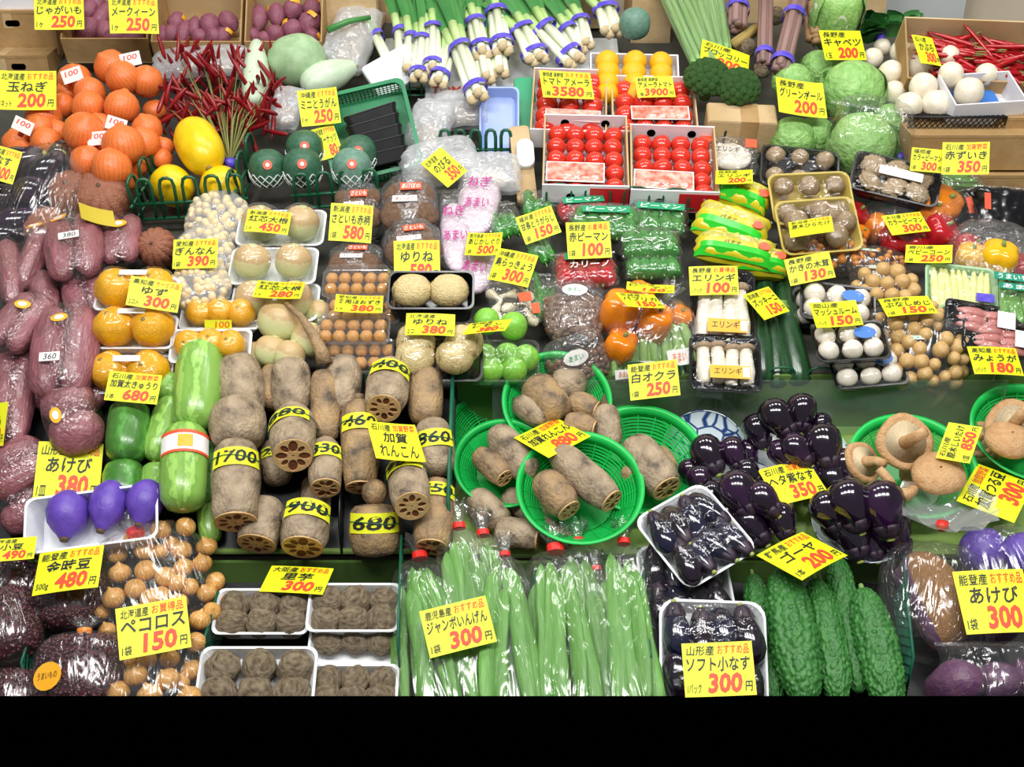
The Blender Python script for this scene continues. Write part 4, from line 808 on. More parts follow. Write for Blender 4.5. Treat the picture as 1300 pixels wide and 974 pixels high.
# small onions, in two bags
SO = [(149,703,27,.09),(152,727,29,.10),(185,698,29,.10),(185,724,29,.11),(211,732,29,.115),(144,758,30,.10),(172,747,28,.105),(192,760,30,.11),(230,698,28,.10),(232,720,26,.105),(262,693,28,.085),(256,715,27,.095),(273,738,26,.085),(262,752,26,.09),(205,672,26,.075),(236,668,26,.075),(218,690,22,.085),(168,684,22,.08),(254,786,28,.10),(269,776,24,.085),(248,815,26,.10),(278,760,20,.07),(226,764,26,.11),(213,790,28,.10),(178,778,26,.10),(160,788,24,.08),(136,800,24,.07),(130,776,22,.07),(203,700,22,.10),(225,740,26,.11),(205,755,24,.11),(240,745,24,.10)]
heap('small_onion','small_onion',SO,'small yellow onion','of the upper onion bag','onion','small onions in the upper bag')
SO2 = [(172,856,31,.105),(212,862,32,.105),(190,882,34,.10),(150,878,30,.09),(240,884,32,.09),(242,850,28,.085),(215,836,26,.09),(160,840,26,.085),(186,838,26,.09),(230,866,24,.08),(134,860,22,.06),(262,836,22,.06)]
heap('small_onion','small_onion',SO2,'small yellow onion','of the lower onion bag','onion','small onions in the lower bag')
bag((208,812),(172,676),150,95,'upper clear bag filled with small yellow onions',.065,.105,mat='bag_film',group='bags of small onions',name='bag_of_onions',power=3.2)
bag((196,925),(200,812),138,95,'lower clear bag filled with small yellow onions',.06,.09,mat='bag_film',tie=None,group='bags of small onions',name='bag_of_onions',tuft=0,power=3.2)
# taro on foam trays
def taro_tray(px, py, w, d, hh, lab, where, h, pitch=8, yaw=0, cells=((-.31,.2),(0.,.22),(.31,.2),(-.31,-.2),(0.,-.2),(.31,-.2)), sz=38, film=False):
    o, M, s = tray(px, py, w, d, hh, 'foam_white', lab, yaw, pitch, h, group='foam trays of taro')
    for i, (x, y) in enumerate(cells):
        pl = (('left', 'middle', 'right')[0 if x < -.15 else 2 if x > .15 else 1])+' '+('rear' if y > .05 else 'front')
        inlocal('taro','taro',M,s,x*w+RND(-1,1),y*d,sz*.44,sz*RND(.95,1.08),f'dark ringed taro, {pl} piece {where}','taro','taro on foam trays',hpx=sz*.9,rot=(RND(-.5,.5),RND(-.5,.5),RND(0,6)))
    return o
taro_tray(337,788,118,62,24,'rear left foam tray of taro under the 300 card','on the rear left tray',.045)
taro_tray(452,784,114,66,26,'rear right foam tray of taro, uppermost of its stack','on the rear right tray',.055)
taro_tray(452,826,112,60,24,'second foam tray of taro in the right stack','on the second tray of the right stack',.022,cells=((-.3,.1),(0,.1),(.3,.1)))
taro_tray(450,884,112,62,24,'lowest foam tray of taro by the green divider','on the lowest tray at right',.03,cells=((-.3,.2),(.02,.22),(.32,.2),(-.3,-.18),(0,-.2),(.31,-.2)))
taro_tray(330,872,146,84,26,'large front left foam tray of taro','on the front left tray',.055,pitch=14,sz=46)
# flat green beans in tied bags
BB = [((562,930),(533,706),96,.045,.105,'leftmost bag of flat green beans, tied low'),((604,925),(583,668),78,.03,.115,'bag of flat green beans with the tallest tie, second from left'),((646,925),(613,677),80,.035,.11,'bag of flat green beans behind the low middle ties'),((650,930),(641,704),66,.06,.12,'bag of flat green beans left of the central gap'),
      ((728,930),(705,697),108,.06,.115,'widest bag of flat green beans, right of the central gap'),((760,915),(734,687),76,.02,.105,'rear bag of flat green beans behind the widest bag'),((778,925),(757,722),60,.045,.10,'narrow bag of flat green beans with a low red tie'),((804,930),(792,688),78,.055,.115,'rightmost bag of flat green beans beside the eggplant trays')]
for (A, B, w_, hA, hB, lab) in BB:
    bag(A, B, w_, w_*.62, lab, hA, hB, group='tied bags of flat green beans', name='bag_of_beans', power=3., wr=.07, neck=.1, tail=.12)
    n = 8 if w_ < 90 else 11
    for i in range(n):
        u = (i+.5)/n-.5; dx = u*w_*.86; row = i % 2; hh = (.012 if row else -.012)
        lay('bean','flat_bean',(A[0]+dx+RND(-16,16),A[1]-22-RND(0,10)),(B[0]+dx*.5+RND(-6,6),B[1]+14+RND(0,30)),26,hA+hh*1.1+.004,'flat green bean pod inside the '+lab.replace('bag of flat green beans','bag').split(',')[0],'bean','bean pods in the '+lab[:30],hB=hB+hh*.8-.004,twist=RND(-35,35))
# small eggplants on film wrapped foam trays
def nasu_tray(px, py, w, d, hh, lab, where, h, yaw, pitch, n):
    o, M, s = tray(px, py, w, d, hh, 'foam_white', lab, yaw, pitch, h, group='wrapped trays of small eggplants'); it = []
    for i in range(n):
        c = i % 4; r = i//4; x = (-.33+.22*c)*w; y = (.18-.42*r)*d+RND(-3,3); z = 22+RND(-2,4)
        p = M @ Matrix.Translation((x*s, y*s, z*s)) @ Matrix.Rotation(RND(-.3,.3), 4, 'Z') @ Matrix.Rotation(math.radians(RND(70,100)*(1 if RND(0,1) < .6 else -1)), 4, 'X')
        build('small_eggplant','small_eggplant',p @ Matrix.Diagonal((w*.3*s,w*.3*s,d*.56*s,1)),f'small dark eggplant, {("leftmost","second","third","rightmost")[c]} in the {("rear","front")[r]} row {where}','eggplant','small eggplants on trays')
        it.append((x, y, w*.18, z+w*.15)); 
    drape(o, s, w, d, hh, it, 'cling_film', wr=.0022)
nasu_tray(868,752,112,112,22,'foam tray of small eggplants, middle of the stack','on the middle tray',.05,4,12,8)
nasu_tray(902,838,132,140,24,'front foam tray of small eggplants behind the 300 card','on the front tray',.065,-2,26,8)
nasu_tray(880,690,108,116,22,'tilted foam tray of small eggplants on top of the stack','on the top tilted tray',.125,32,10,8)
# bitter melons
for A, B, w_, h_, lab in (((985,895),(955,730),44,.035,'leftmost bitter melon, next to the foam tray'),((1024,896),(993,722),66,.075,'large bitter melon lying on top, second from left'),((1066,896),(1034,736),50,.055,'bright green bitter melon in the middle'),((1092,880),(1062,706),44,.035,'rear bitter melon under the diamond tilted card'),((1132,905),(1094,748),60,.055,'rightmost bitter melon with a blunt tip')):
    lay('goya','bitter_melon',A,B,w_,h_,lab,'bitter melon','bitter melons',hB=h_+.03)
# akebi in bags at the right corner
lay('akebi_husk','akebi',(1205,822),(1160,705),72,.06,'brown split akebi showing its pulp inside the tied bag','akebi','bagged akebi',hB=.09,twist=200)
for x, y, w_, h_, l in ((1212,872,62,.07,'dull purple akebi, left of the front pack'),(1262,872,56,.07,'dull purple akebi, middle of the front pack'),(1305,868,60,.06,'dull purple akebi, right of the front pack'),(1262,790,60,.06,'dull purple akebi under the corner card'),(1150,732,30,.06,'dull purple akebi peeking out left of the bagged husk')):
    put('akebi_dull','akebi',x,y,w_,h_,l,'akebi','bagged akebi',rot=(.5,.2,0),hpx=w_*1.5)
for x, y, w_, h_, l in ((1246,700,60,.10,'violet akebi left of two above the corner card'),(1296,704,56,.10,'violet akebi at the right edge above the corner card')):
    put('akebi','akebi',x,y,w_,h_,l,'akebi','bagged akebi',rot=(.9,.4,0),hpx=w_*1.1)
bag((1190,838),(1190,690),152,95,'tied bag around the brown split akebi',.055,.12,mat='bag_film',tie=None,name='bag_of_akebi',tuft=0,power=2.6,neck=.06)
bag((1300,790),(1258,668),120,80,'open topped bag over the two violet akebi',.07,.13,mat='bag_film',tie=None,name='bag_of_akebi',tuft=0,power=2.8)
pillow(1262,878,150,96,70,'flat pack of dull purple akebi in the right corner',h=.03,mat='bag_film',name='bag_of_akebi',pitch=10)
# the flared mouth of the tied bag
M, s = frame(1196,668,.12,0,-20); rg = []
for i in range(7):
    t = i/6; rr = (8+56*t**.8)*s; rg.append([(rr*math.cos(6.2832*q/60)*(1+.06*t*math.sin(q*1.9)), rr*math.sin(6.2832*q/60)*(1+.06*t*math.cos(q*2.3)), (.05*t+.006*t*math.sin(q*1.256))) for q in range(60)])
o = ob('bag_mouth', rings_mesh('bag_mouth', rg, 'milky_film', True, False, False), None, M); tag(o, 'spread milky mouth of the tied akebi bag with red tie', 'bag')
ob('tie', MB().tube([(0,0,-.006),(0,0,.008)], .011, 10).mesh('tie','tie_red',True), o)
# green dividers between the front bins
def upright(px0, py0, px1, py1, hgt, label, h0=.0, **k):
    a = at(px0, py0, h0); b = at(px1, py1, h0); up = Vector((0, 0, hgt)); net_panel((a, b, b+up, a+up), label, **k)
upright(509,880,513,745,.12,'green net divider between the taro trays and the green beans')
upright(822,890,812,770,.10,'green net divider right of the green beans')
upright(1148,890,1136,760,.10,'green net divider right of the bitter melons')
upright(262,880,284,800,.09,'green net divider right of the small onions')
upright(40,890,62,820,.09,'green net divider between the bean bags')
upright(676,900,678,770,.08,'thin green net divider in the gap between the bean bags')
# ================================================================ SHELF: lotus root bins, bowls, plates
LZ = 'L'
lotus((299,662),(300,560),62,'lotus root tied with a band reading 1700',.075,.10,dA=.03,tagtext='1700',bandt=.66,bw=.42,face=(9,1),zone=LZ,seed=1,cutr=.86)
lotus((303,572),(300,508),72,'wide rounded lotus root above the 1700 one',.095,.10,cut=False,shape=2.8,zone=LZ,seed=2,warm=False)
lotus((312,535),(300,452),60,'rounded lotus root at the back beside the light cucumber',.085,.085,cut=False,shape=2.7,zone=LZ,seed=3)
lotus((372,528),(368,457),52,'smooth upright lotus root behind the 880 one',.075,.085,cut=False,shape=3.2,zone=LZ,seed=4)
lotus((372,578),(372,524),58,'lotus root tied with a band reading 880, cut end showing',.085,.085,dA=.075,tagtext='880',bandt=.55,bw=.38,face=(8,0),zone=LZ,seed=5,twist=-.35,cutr=.84)
lotus((414,562),(411,470),37,'slim lotus root standing between the 880 and 400 ones',.085,.09,cut=False,shape=3.6,zone=LZ,seed=6,warm=True)
lotus((413,619),(413,560),43,'short lotus root tied with a band reading 330',.085,.09,dA=.03,tagtext='330',bandt=.6,bw=.5,face=(8,2),zone=LZ,seed=7,cutr=.88)
lotus((428,530),(440,452),50,'rounded lotus root behind the 330 one',.065,.065,cut=False,shape=2.5,zone=LZ,seed=8)
lotus((458,618),(456,508),49,'long lotus root tied with a band reading 460 under the card',.085,.095,tagtext='460',bandt=.66,bw=.46,face=(8,0),zone=LZ,seed=9,warm=True,cutr=.8,neck=True)
lotus((487,518),(497,464),54,'lotus root tied with a band reading 400, cut end down',.085,.085,dA=.055,tagtext='400',bandt=.62,bw=.44,face=(9,1),zone=LZ,seed=10,cutr=.8)
lotus((540,540),(540,468),45,'brown lotus root with a dark shoot at its tip',.075,.085,cut=False,shape=3.4,zone=LZ,seed=11,warm=True,shoot=((546,438),3,.1))
lotus((556,605),(548,533),50,'lotus root tied with a band reading 860 beside the divider',.075,.085,cut=False,tagtext='860',bandt=.55,bw=.46,zone=LZ,seed=12,neck=True)
lotus((523,642),(514,584),52,'lotus root tied with a band reading 960 below the yellow card',.085,.085,dA=.07,tagtext='960',bandt=.6,bw=.42,face=(9,1),zone=LZ,seed=13,cutr=.82,twist=-.2)
lotus((476,708),(475,638),66,'stout lotus root tied with a band reading 680',.075,.08,cut=False,tagtext='680',bandt=.66,bw=.38,zone=LZ,seed=14,knob=True,shape=3.4,warm=True)
lotus((384,694),(392,642),62,'lotus root tied with a band reading 900 in the left bin',.07,.075,dA=.06,tagtext='900',bandt=.66,bw=.4,face=(8,0),zone=LZ,seed=15,cutr=.84)
lotus((326,690),(340,634),52,'lotus root lying behind the 1700 one, broad cut end',.045,.05,dA=.03,face=(9,1),zone=LZ,seed=16,cutr=.95)
lotus((548,694),(556,610),50,'lotus root tied with a band reading 550 at the divider',.06,.06,dA=.05,tagtext='550',bandt=.72,bw=.4,face=(8,2),zone=LZ,seed=17,cutr=.8,warm=True)
lotus((352,615),(350,560),40,'lotus root mostly hidden with a band reading 200',.045,.045,cut=False,tagtext='200',bandt=.6,zone=LZ,seed=18)
lotus((400,668),(402,605),40,'dark lotus root deep in the bin below the 330 one',.02,.03,cut=False,zone=LZ,seed=19)
lotus((352,520),(346,466),40,'brown lotus root lying back between two rounded ones',.055,.055,cut=False,zone=LZ,seed=20,warm=True)
lotus((312,480),(308,442),44,'grey lotus root peeking out at the back',.045,.045,cut=False,zone=LZ,seed=21,shape=2.4)
a = Vector((XL-.005, 1.853, .664)); b = Vector((XL-.005, 2.18, .74)); net_panel((a, b, b+Vector((0, 0, .18)), a+Vector((0, 0, .12))), 'tall green net divider between the lotus root bins and the bowls', cell=.014, r=.0022)
a = at(434,704,0,LZ); b = at(436,630,0,LZ); net_panel((a, b, b+Vector((0,0,.07)), a+Vector((0,0,.07))), 'black net divider between two lotus root bins', mat='black_plastic', cell=.016)
# loose roots on the shelf under the bowls
for i, (A, B, w_, h_, lab, cut) in enumerate((((640,668),(600,628),40,.035,'loose lotus root lying beside the divider',False),((682,682),(628,672),40,.04,'loose lotus root with a brown cut end behind the bean bags',True),((700,665),(640,628),40,.02,'shaded loose lotus root under the left bowl',False),((720,690),(680,664),34,.025,'loose lotus root under the front bowl with large holes',True))):
    lotus(A, B, w_, lab, h_, h_, cut=cut, seed=30+i, zone='R', cutr=.82)
# bowls of lotus root
bowl(628,560,118,'plain green bowl rim behind the left bowl',h=.005,pitch=8)
bowl(800,566,96,'green bowl rim showing behind the right bowl',h=.005,pitch=6)
bowl(706,522,134,'rear green plastic bowl heaped with lotus root',h=.075,pitch=22,yaw=0)
bowl(640,602,124,'left green plastic bowl with two lotus roots',h=.03,pitch=14)
bowl(812,602,156,'right green plastic bowl with two lotus roots',h=.02,pitch=12)
bowl(735,636,156,'front green plastic bowl with two long lotus roots',h=.045,pitch=14)
for i, (A, B, w_, hA, hB, lab, cut, sh) in enumerate((
 ((712,530),(676,485),50,.125,.125,'large lotus root in the middle of the rear bowl',False,None),((745,487),(700,486),40,.125,.12,'lotus root lying at the top of the rear bowl',False,None),((757,521),(722,508),32,.12,.12,'short lotus root at the right of the rear bowl',True,None),((698,536),(654,510),34,.115,.115,'pointed lotus root at the left of the rear bowl',False,((652,504),1,.12)),((754,546),(716,536),34,.115,.115,'lotus root at the front edge of the rear bowl',True,None),
 ((676,606),(628,545),44,.085,.09,'long lotus root at the right of the left bowl',False,None),((640,607),(606,574),34,.085,.085,'short lotus root with small cut end in the left bowl',True,None),
 ((776,636),(704,572),46,.115,.125,'longest lotus root, right one in the front bowl',True,None),((722,648),(686,604),46,.115,.115,'stout lotus root, left one in the front bowl',True,None),
 ((846,620),(800,560),54,.085,.095,'stout lotus root lying in the right bowl',True,None),((828,612),(790,596),28,.08,.08,'small lotus root end with star of holes in the right bowl',True,None),((774,570),(768,515),36,.10,.13,'pointed lotus root standing between rear and right bowls',False,((767,500),1,.2)),((852,600),(836,570),26,.06,.06,'dull lotus root at the right rim of the right bowl',False,None))):
    lotus(A, B, w_, lab, hA, hB, cut=cut, seed=50+i, zone='R', warm=i % 2 == 0, shoot=sh, face=((8,0),(8,2),(9,1))[i % 3], cutr=.72, shape=2.9)
# plates of round eggplants
plate(892,576,108,'patterned blue and white plate standing behind the eggplants',h=.012,pitch=42,mat='plate_pattern')
plate(940,640,128,'plate under the left heap of round eggplants',h=.006,pitch=4)
plate(1008,582,132,'plate under the rear heap of round eggplants',h=.006,pitch=6)
plate(1090,672,122,'plate under the front right heap of round eggplants',h=.006,pitch=4)
EG = {'left':((900,578,38,.085),(932,577,32,.085),(952,600,26,.07),(890,612,30,.065),(939,628,44,.105),(970,636,36,.11),(992,662,34,.085),(955,668,40,.06),(905,634,34,.05),(925,655,30,.06),(875,600,24,.05)),
      'rear':((1018,524,34,.125),(988,532,38,.12),(962,548,32,.085),(1042,541,24,.10),(1047,568,44,.10),(1012,573,34,.10),(992,578,28,.085),(1072,594,34,.075),(1058,610,36,.06),(1030,606,30,.06),(950,575,24,.05)),
      'front right':((1080,642,48,.105),(1122,646,50,.11),(1052,650,38,.085),(1130,677,46,.075),(1082,680,44,.065),(1062,672,30,.055),(1105,690,34,.05),(1142,664,28,.065))}
for k, pts in EG.items():
    labs = rowwords(pts, 'round glossy eggplant', f'of the {k} heap', 16)
    for p, lab in zip(pts, labs):
        c = at(p[0], p[1], p[3], 'R'); s = mpp(c); L = p[2]*1.5*s; dr = Vector((RND(-.1,.75), RND(-.9,-.4), RND(-.75,-.35)))
        build('eggplant','eggplant',Matrix.Translation(c) @ up_to(dr, RND(0,6)) @ Matrix.Diagonal((p[2]*1.15*s,p[2]*1.15*s,L,1)),lab,'eggplant','round eggplants on plates')
# shiitake bowls
bowl(1150,612,156,'green bowl heaped with upturned shiitake',h=.02,pitch=8)
bowl(1300,570,150,'green bowl of shiitake at the right edge',h=.04,pitch=8)
def shii(px, py, w, h, n, lab, tw=0):
    c = at(px, py, h, 'R'); s = mpp(c); build('shiitake','shiitake',Matrix.Translation(c) @ up_to(n, tw) @ Matrix.Diagonal((w*s,w*s,w*s*.95,1)),lab,'mushroom','shiitake mushrooms')
shii(1154,560,74,.15,(.05,-.75,.65),'largest upturned shiitake with its stem to the upper right',.4)
shii(1106,583,60,.105,(.5,-.5,.7),'shiitake at the left rim of the heaped bowl',-.6)
shii(1132,612,62,.115,(-.2,.5,.8),'shiitake with its stem across the front of the bowl',2.4)
shii(1190,612,66,.095,(.1,.3,-.9),'shiitake lying cap up at the right of the bowl',1.)
shii(1168,592,54,.085,(-.4,-.5,.8),'shiitake in the middle under the large one',1.8)
shii(1290,535,72,.13,(-.2,-.6,.8),'upturned shiitake on top at the right edge',.5)
shii(1240,552,54,.085,(-.5,-.3,.7),'shiitake with a dark stem end behind the 850 card',2.)
shii(1278,570,62,.095,(0,.2,-1),'shiitake cap at the front of the right edge bowl',0)
shii(1218,556,36,.07,(-.6,-.3,.5),'small shiitake cap half behind the 850 card',1)
# fat cucumbers and the tray of purple akebi, left
CZ = 'L'
lay('cucumber_light','fat_cucumber',(248,546),(257,436),62,.10,'large light green cucumber standing highest',  'cucumber','fat cucumbers',hB=.10,zone=CZ)
lay('cucumber_dark','fat_cucumber',(160,586),(165,512),54,.075,'dark green cucumber under the 680 card','cucumber','fat cucumbers',hB=.075,zone=CZ)
lay('cucumber_light','fat_cucumber',(196,586),(222,505),42,.06,'slim light green cucumber between two wider ones','cucumber','fat cucumbers',hB=.065,zone=CZ)
c1 = lay('cucumber_light','fat_cucumber',(232,648),(236,540),61,.115,'light green cucumber with a white label band, nearest','cucumber','fat cucumbers',hB=.10,zone=CZ,twist=0)
lay('cucumber_dark','fat_cucumber',(155,640),(158,588),52,.055,'dark green cucumber half hidden behind the purple akebi','cucumber','fat cucumbers',zone=CZ)
lay('cucumber_light','fat_cucumber',(195,640),(200,590),40,.045,'light green cucumber end between the akebi tray and the labelled one','cucumber','fat cucumbers',zone=CZ)
lay('cucumber_light','fat_cucumber',(212,512),(216,478),44,.06,'labelled cucumber tip behind the standing one','cucumber','fat cucumbers',zone=CZ)
lay('cucumber_dark','fat_cucumber',(262,640),(266,560),34,.05,'dark cucumber wedged behind the 1700 lotus root','cucumber','fat cucumbers',zone=CZ)
lay('cucumber_light','fat_cucumber',(268,690),(262,620),30,.03,'pale green cucumber in the gap left of the lotus roots','cucumber','fat cucumbers',zone=CZ)
def wrap_label(parent, z0, z1, ang0, ang1, r, mat, name, dz=0.):
    V = []; n = 10
    for j in (0, 1):
        for i in range(n+1): a = ang0+(ang1-ang0)*i/n; V.append((r*math.cos(a), r*math.sin(a), (z0, z1)[j]))
    return ob(name, mk(name, V, [(i, i+1, n+2+i, n+1+i) for i in range(n)], mat), parent)
Mi = c1.matrix_basis.inverted(); cdir = (Mi.to_3x3() @ (CAMP-c1.matrix_basis.translation)).normalized(); ca = math.atan2(cdir.y, cdir.x)
wrap_label(c1, .06, .3, ca-1.2, ca+1.2, .515, 'sticker_white', 'label_band'); wrap_label(c1, .27, .31, ca-1.2, ca+1.2, .518, 'sticker_red', 'red_stripe'); wrap_label(c1, .05, .08, ca-1.2, ca+1.2, .518, 'sticker_red', 'red_stripe'); wrap_label(c1, .11, .25, ca-.3, ca+.3, .522, 'sticker_orange', 'seal')
o, M, s = tray(128,672,162,72,40,'foam_white','white foam tray holding three purple akebi',yaw=8,pitch=4,h=.035,zone='L',flare=.86)
for x, y, w_, l, nm in ((86,654,54,1.1,'left'),(137,642,48,1.3,'middle'),(184,638,48,1.15,'right')):
    c = at(x, y, .085, 'L'); ss = mpp(c); build('akebi','akebi',Matrix.Translation(c) @ up_to((.08 if nm != 'left' else -.05,.75,.4), 1) @ Matrix.Diagonal((w_*ss,w_*ss,w_*l*ss*1.15,1)),f'{nm} purple akebi on the white foam tray','akebi','purple akebi on the tray')
# purple sweet potatoes in film, left edge
def wrapped_pair(cx, cy, w, L, ang, h, lab, n=2, st=None, price=None, hB=None):
    """a film wrapped pack of n sweet potatoes; ang turns it in the picture (0 = upright)"""
    a = math.radians(ang); ux, uy = math.sin(a), -math.cos(a); A = (cx-ux*L/2, cy-uy*L/2); B = (cx+ux*L/2, cy+uy*L/2); px, py = -uy, ux
    pa = at(*A, h, 'L'); pb = at(*B, h if hB is None else hB, 'L'); m = (pa+pb)/2; s = mpp(m); y = (pb-pa).normalized(); x = (RIGHT*(-1 if uy > 0 else 1)); x = (x-y*x.dot(y)).normalized(); z = x.cross(y)
    if z.z < 0: z, x = -z, -x
    M = basis(x, y, z, m); W = w*s; LL = (pb-pa).length; seed = RND(0, 99); rg = []; N = 36
    for i in range(15):
        t = i/14; c = 2*t-1; k = max(.06, max(0, 1-abs(c)**2.6)**(1/2.6)); r = []
        for q in range(N):
            th = 6.2832*q/N; rd = 1+.05*noise.noise(Vector((math.cos(th)*3, math.sin(th)*3, t*5+seed)))
            r.append((W*.54*k*math.cos(th)*rd, LL*1.06*(t-.5), W*(.54 if n == 1 else .36)*k*math.sin(th)*rd))
        rg.append(r)
    o = ob('film_pack', rings_mesh('film', rg, 'shrink_film'), None, M); tag(o, lab, 'film pack', 'film wrapped sweet potatoes')
    for i in range(n):
        off = (i-(n-1)/2)*W*.5; wd = W*(.6 if n == 2 else 1.02 if n == 1 else .38)
        build('red_potato','sweet_potato',M @ Matrix.Translation((off,0,0)) @ Matrix.Rotation(-math.pi/2,4,'X') @ Matrix.Diagonal((wd,wd,LL*.97,1)),(f'{("left","right")[i]} sweet potato in the ' if n == 2 else 'sweet potato in the ')+lab.replace('pack of purple sweet potatoes','pack').replace('pack of one purple sweet potato','single pack'),'sweet potato','wrapped sweet potatoes')
    zt = W*(.55 if n == 1 else .37)
    if st: sticker(o, Matrix.Translation((st[0]*W, st[1]*LL, zt*(1.02 if abs(st[0]) < .2 else .85)*(1-.5*abs(st[1])))) @ Matrix.Rotation(st[0]*1.2, 4, 'Y') @ Matrix.Rotation(-st[1]*.8, 4, 'X'), 22*s, 15*s, [], 'sticker_orange', round_=True)
    if st: sticker(o, Matrix.Translation((st[0]*W, st[1]*LL, .0008+zt*(1.02 if abs(st[0]) < .2 else .85)*(1-.5*abs(st[1])))) @ Matrix.Rotation(st[0]*1.2, 4, 'Y') @ Matrix.Rotation(-st[1]*.8, 4, 'X'), 12*s, 8*s, [], 'sticker_white', round_=True, name='sticker_print')
    if price: sticker(o, Matrix.Translation((price[1]*W, price[2]*LL, zt*1.02)) @ Matrix.Rotation(-price[2]*.7, 4, 'X'), 25*s, 12*s, [(price[0], .012, .2, .85, .15, .85)], 'sticker_white')
    return o
WP = [(93,314,64,78,-4,.115,'pack of purple sweet potatoes priced 380 below the pumpkin',2,(-.2,.34),('380',0,-.05)),(153,304,50,60,6,.085,'pack of purple sweet potatoes right of the 380 pack',2,(0,.1),None),(40,328,34,88,24,.085,'pack of one purple sweet potato leaning right, orange sticker at its tip',1,(-.2,.4),None),(12,346,32,84,-6,.095,'pack of one purple sweet potato upright at the left edge',1,None,None),(57,376,38,62,-12,.06,'pack of one purple sweet potato below the leaning one',1,None,None),(108,376,50,58,-16,.07,'pack of purple sweet potatoes left of the yuzu trays',2,None,None),(27,410,58,86,38,.105,'pack of purple sweet potatoes with sticker lying across the left edge',2,(.0,.14),None),(82,446,74,118,8,.12,'largest pack of purple sweet potatoes priced 360',2,(-.05,.24),('360',-.1,-.2)),(115,440,36,80,10,.06,'pack of one purple sweet potato behind the 360 pack',1,None,None),(14,520,50,100,8,.07,'pack of purple sweet potatoes at the left edge with red tie',2,None,None),(92,530,92,74,70,.09,'crumpled pack of purple sweet potatoes above the 380 card',2,(.1,-.2),None),(150,300,30,40,0,.03,'pack of one purple sweet potato hidden behind the yuzu',1,None,None),(22,595,70,90,60,.06,'pack of purple sweet potatoes left of the 380 card',2,None,None),(30,640,70,60,80,.03,'dark pack of purple sweet potatoes in the left corner of the shelf',2,None,None),(118,492,44,60,30,.05,'pack of purple sweet potatoes left of the 680 card',2,None,None),(60,480,60,70,-20,.045,'pack of purple sweet potatoes deep under the 360 pack',2,None,None),(20,470,50,60,10,.05,'pack of purple sweet potatoes below the sticker pack',2,None,None)]
for cx, cy, w_, L_, an, h_, lab, n_, st_, pr_ in WP: wrapped_pair(cx, cy, w_, L_, an, h_, lab, n_, st_, pr_)
# ================================================================ MIDDLE ROWS
def pack(px, py, w, d, hh, mat, lab, items, kind, name, what, where, cat, h=0., yaw=0, pitch=0, film='cling_film', zone=None, tname='foam_tray', group=None, sz=None, zf=.5, hk=1., flare=.82, rot=None, wr=.0012, long=None, fl=True):
    """tray with contents at local (x, y) fractions; long = (length px, turn) lays them down"""
    o, M, s = tray(px, py, w, d, hh, mat, lab, yaw, pitch, h, zone, tname, group=group, flare=flare); it = []
    labs = rowwords([(x*w+100, -y*d+100) for x, y in items], what, where, 8)
    for (x, y), lb in zip(items, labs):
        z = sz*zf+3
        if long: p = M @ Matrix.Translation((x*w*s, y*d*s, z*s)) @ Matrix.Rotation(math.radians(long[1])+RND(-.12,.12), 4, 'Z') @ Matrix.Rotation(-math.pi/2, 4, 'X') @ Matrix.Diagonal((sz*s, sz*s, long[0]*s, 1)); build(kind, name, p, lb, cat, what+'s '+where)
        else: inlocal(kind, name, M, s, x*w, y*d, z, sz*RND(.96,1.04), lb, cat, what+'s '+where, hpx=sz*hk, rot=rot or (RND(-.4,.4),RND(-.4,.4),RND(0,6)))
        it.append((x*w, y*d, (sz if not long else max(sz, long[0]*.6))*.5, z+sz*.5*hk))
    if fl: drape(o, s, w, d, hh, it, film, wr=wr)
    return o, M, s
two = ((-.24,0),(.24,0))
# yuzu trays
for i, (x, y, h_, lab, wh) in enumerate(((172,482,.045,'lowest foam tray of two yuzu','on the lowest yuzu tray'),(176,432,.075,'middle foam tray of two yuzu under the 300 card','on the middle yuzu tray'),(178,384,.105,'top foam tray of two yuzu','on the top yuzu tray'))):
    o, M, s = pack(x, y, 100, 52, 16, 'foam_white', lab, two, 'yuzu','yuzu','yellow yuzu',wh,'yuzu',h=h_,pitch=6,sz=52,hk=.92,zf=.44,zone='L',group='trays of yuzu')
    sticker(o, Matrix.Translation((2*s, 6*s, 50*s)) , 34*s, 8*s, [], 'sticker_white')
# small yellow fruit trays marked 100
for x, y, h_, lab, wh in ((284,410,.06,'upper foam tray of yellow citrus marked 100','on the upper 100 tray'),(271,446,.075,'lower foam tray of yellow citrus marked 100','on the lower 100 tray')):
    o, M, s = pack(x, y, 100, 44, 16, 'foam_white', lab, ((-.26,0),(0,.04),(.26,0)), 'yuzu','yellow_citrus','small yellow citrus',wh,'citrus',h=h_,pitch=8,sz=36,hk=.85,zone='L',group='trays of yellow citrus')
    sticker(o, Matrix.Translation((0, -20*s, 22*s)) @ Matrix.Rotation(.9, 4, 'X'), 34*s, 12*s, [('100', .012, .38, .92, .15, .85)], 'card_yellow', 'ink_red')
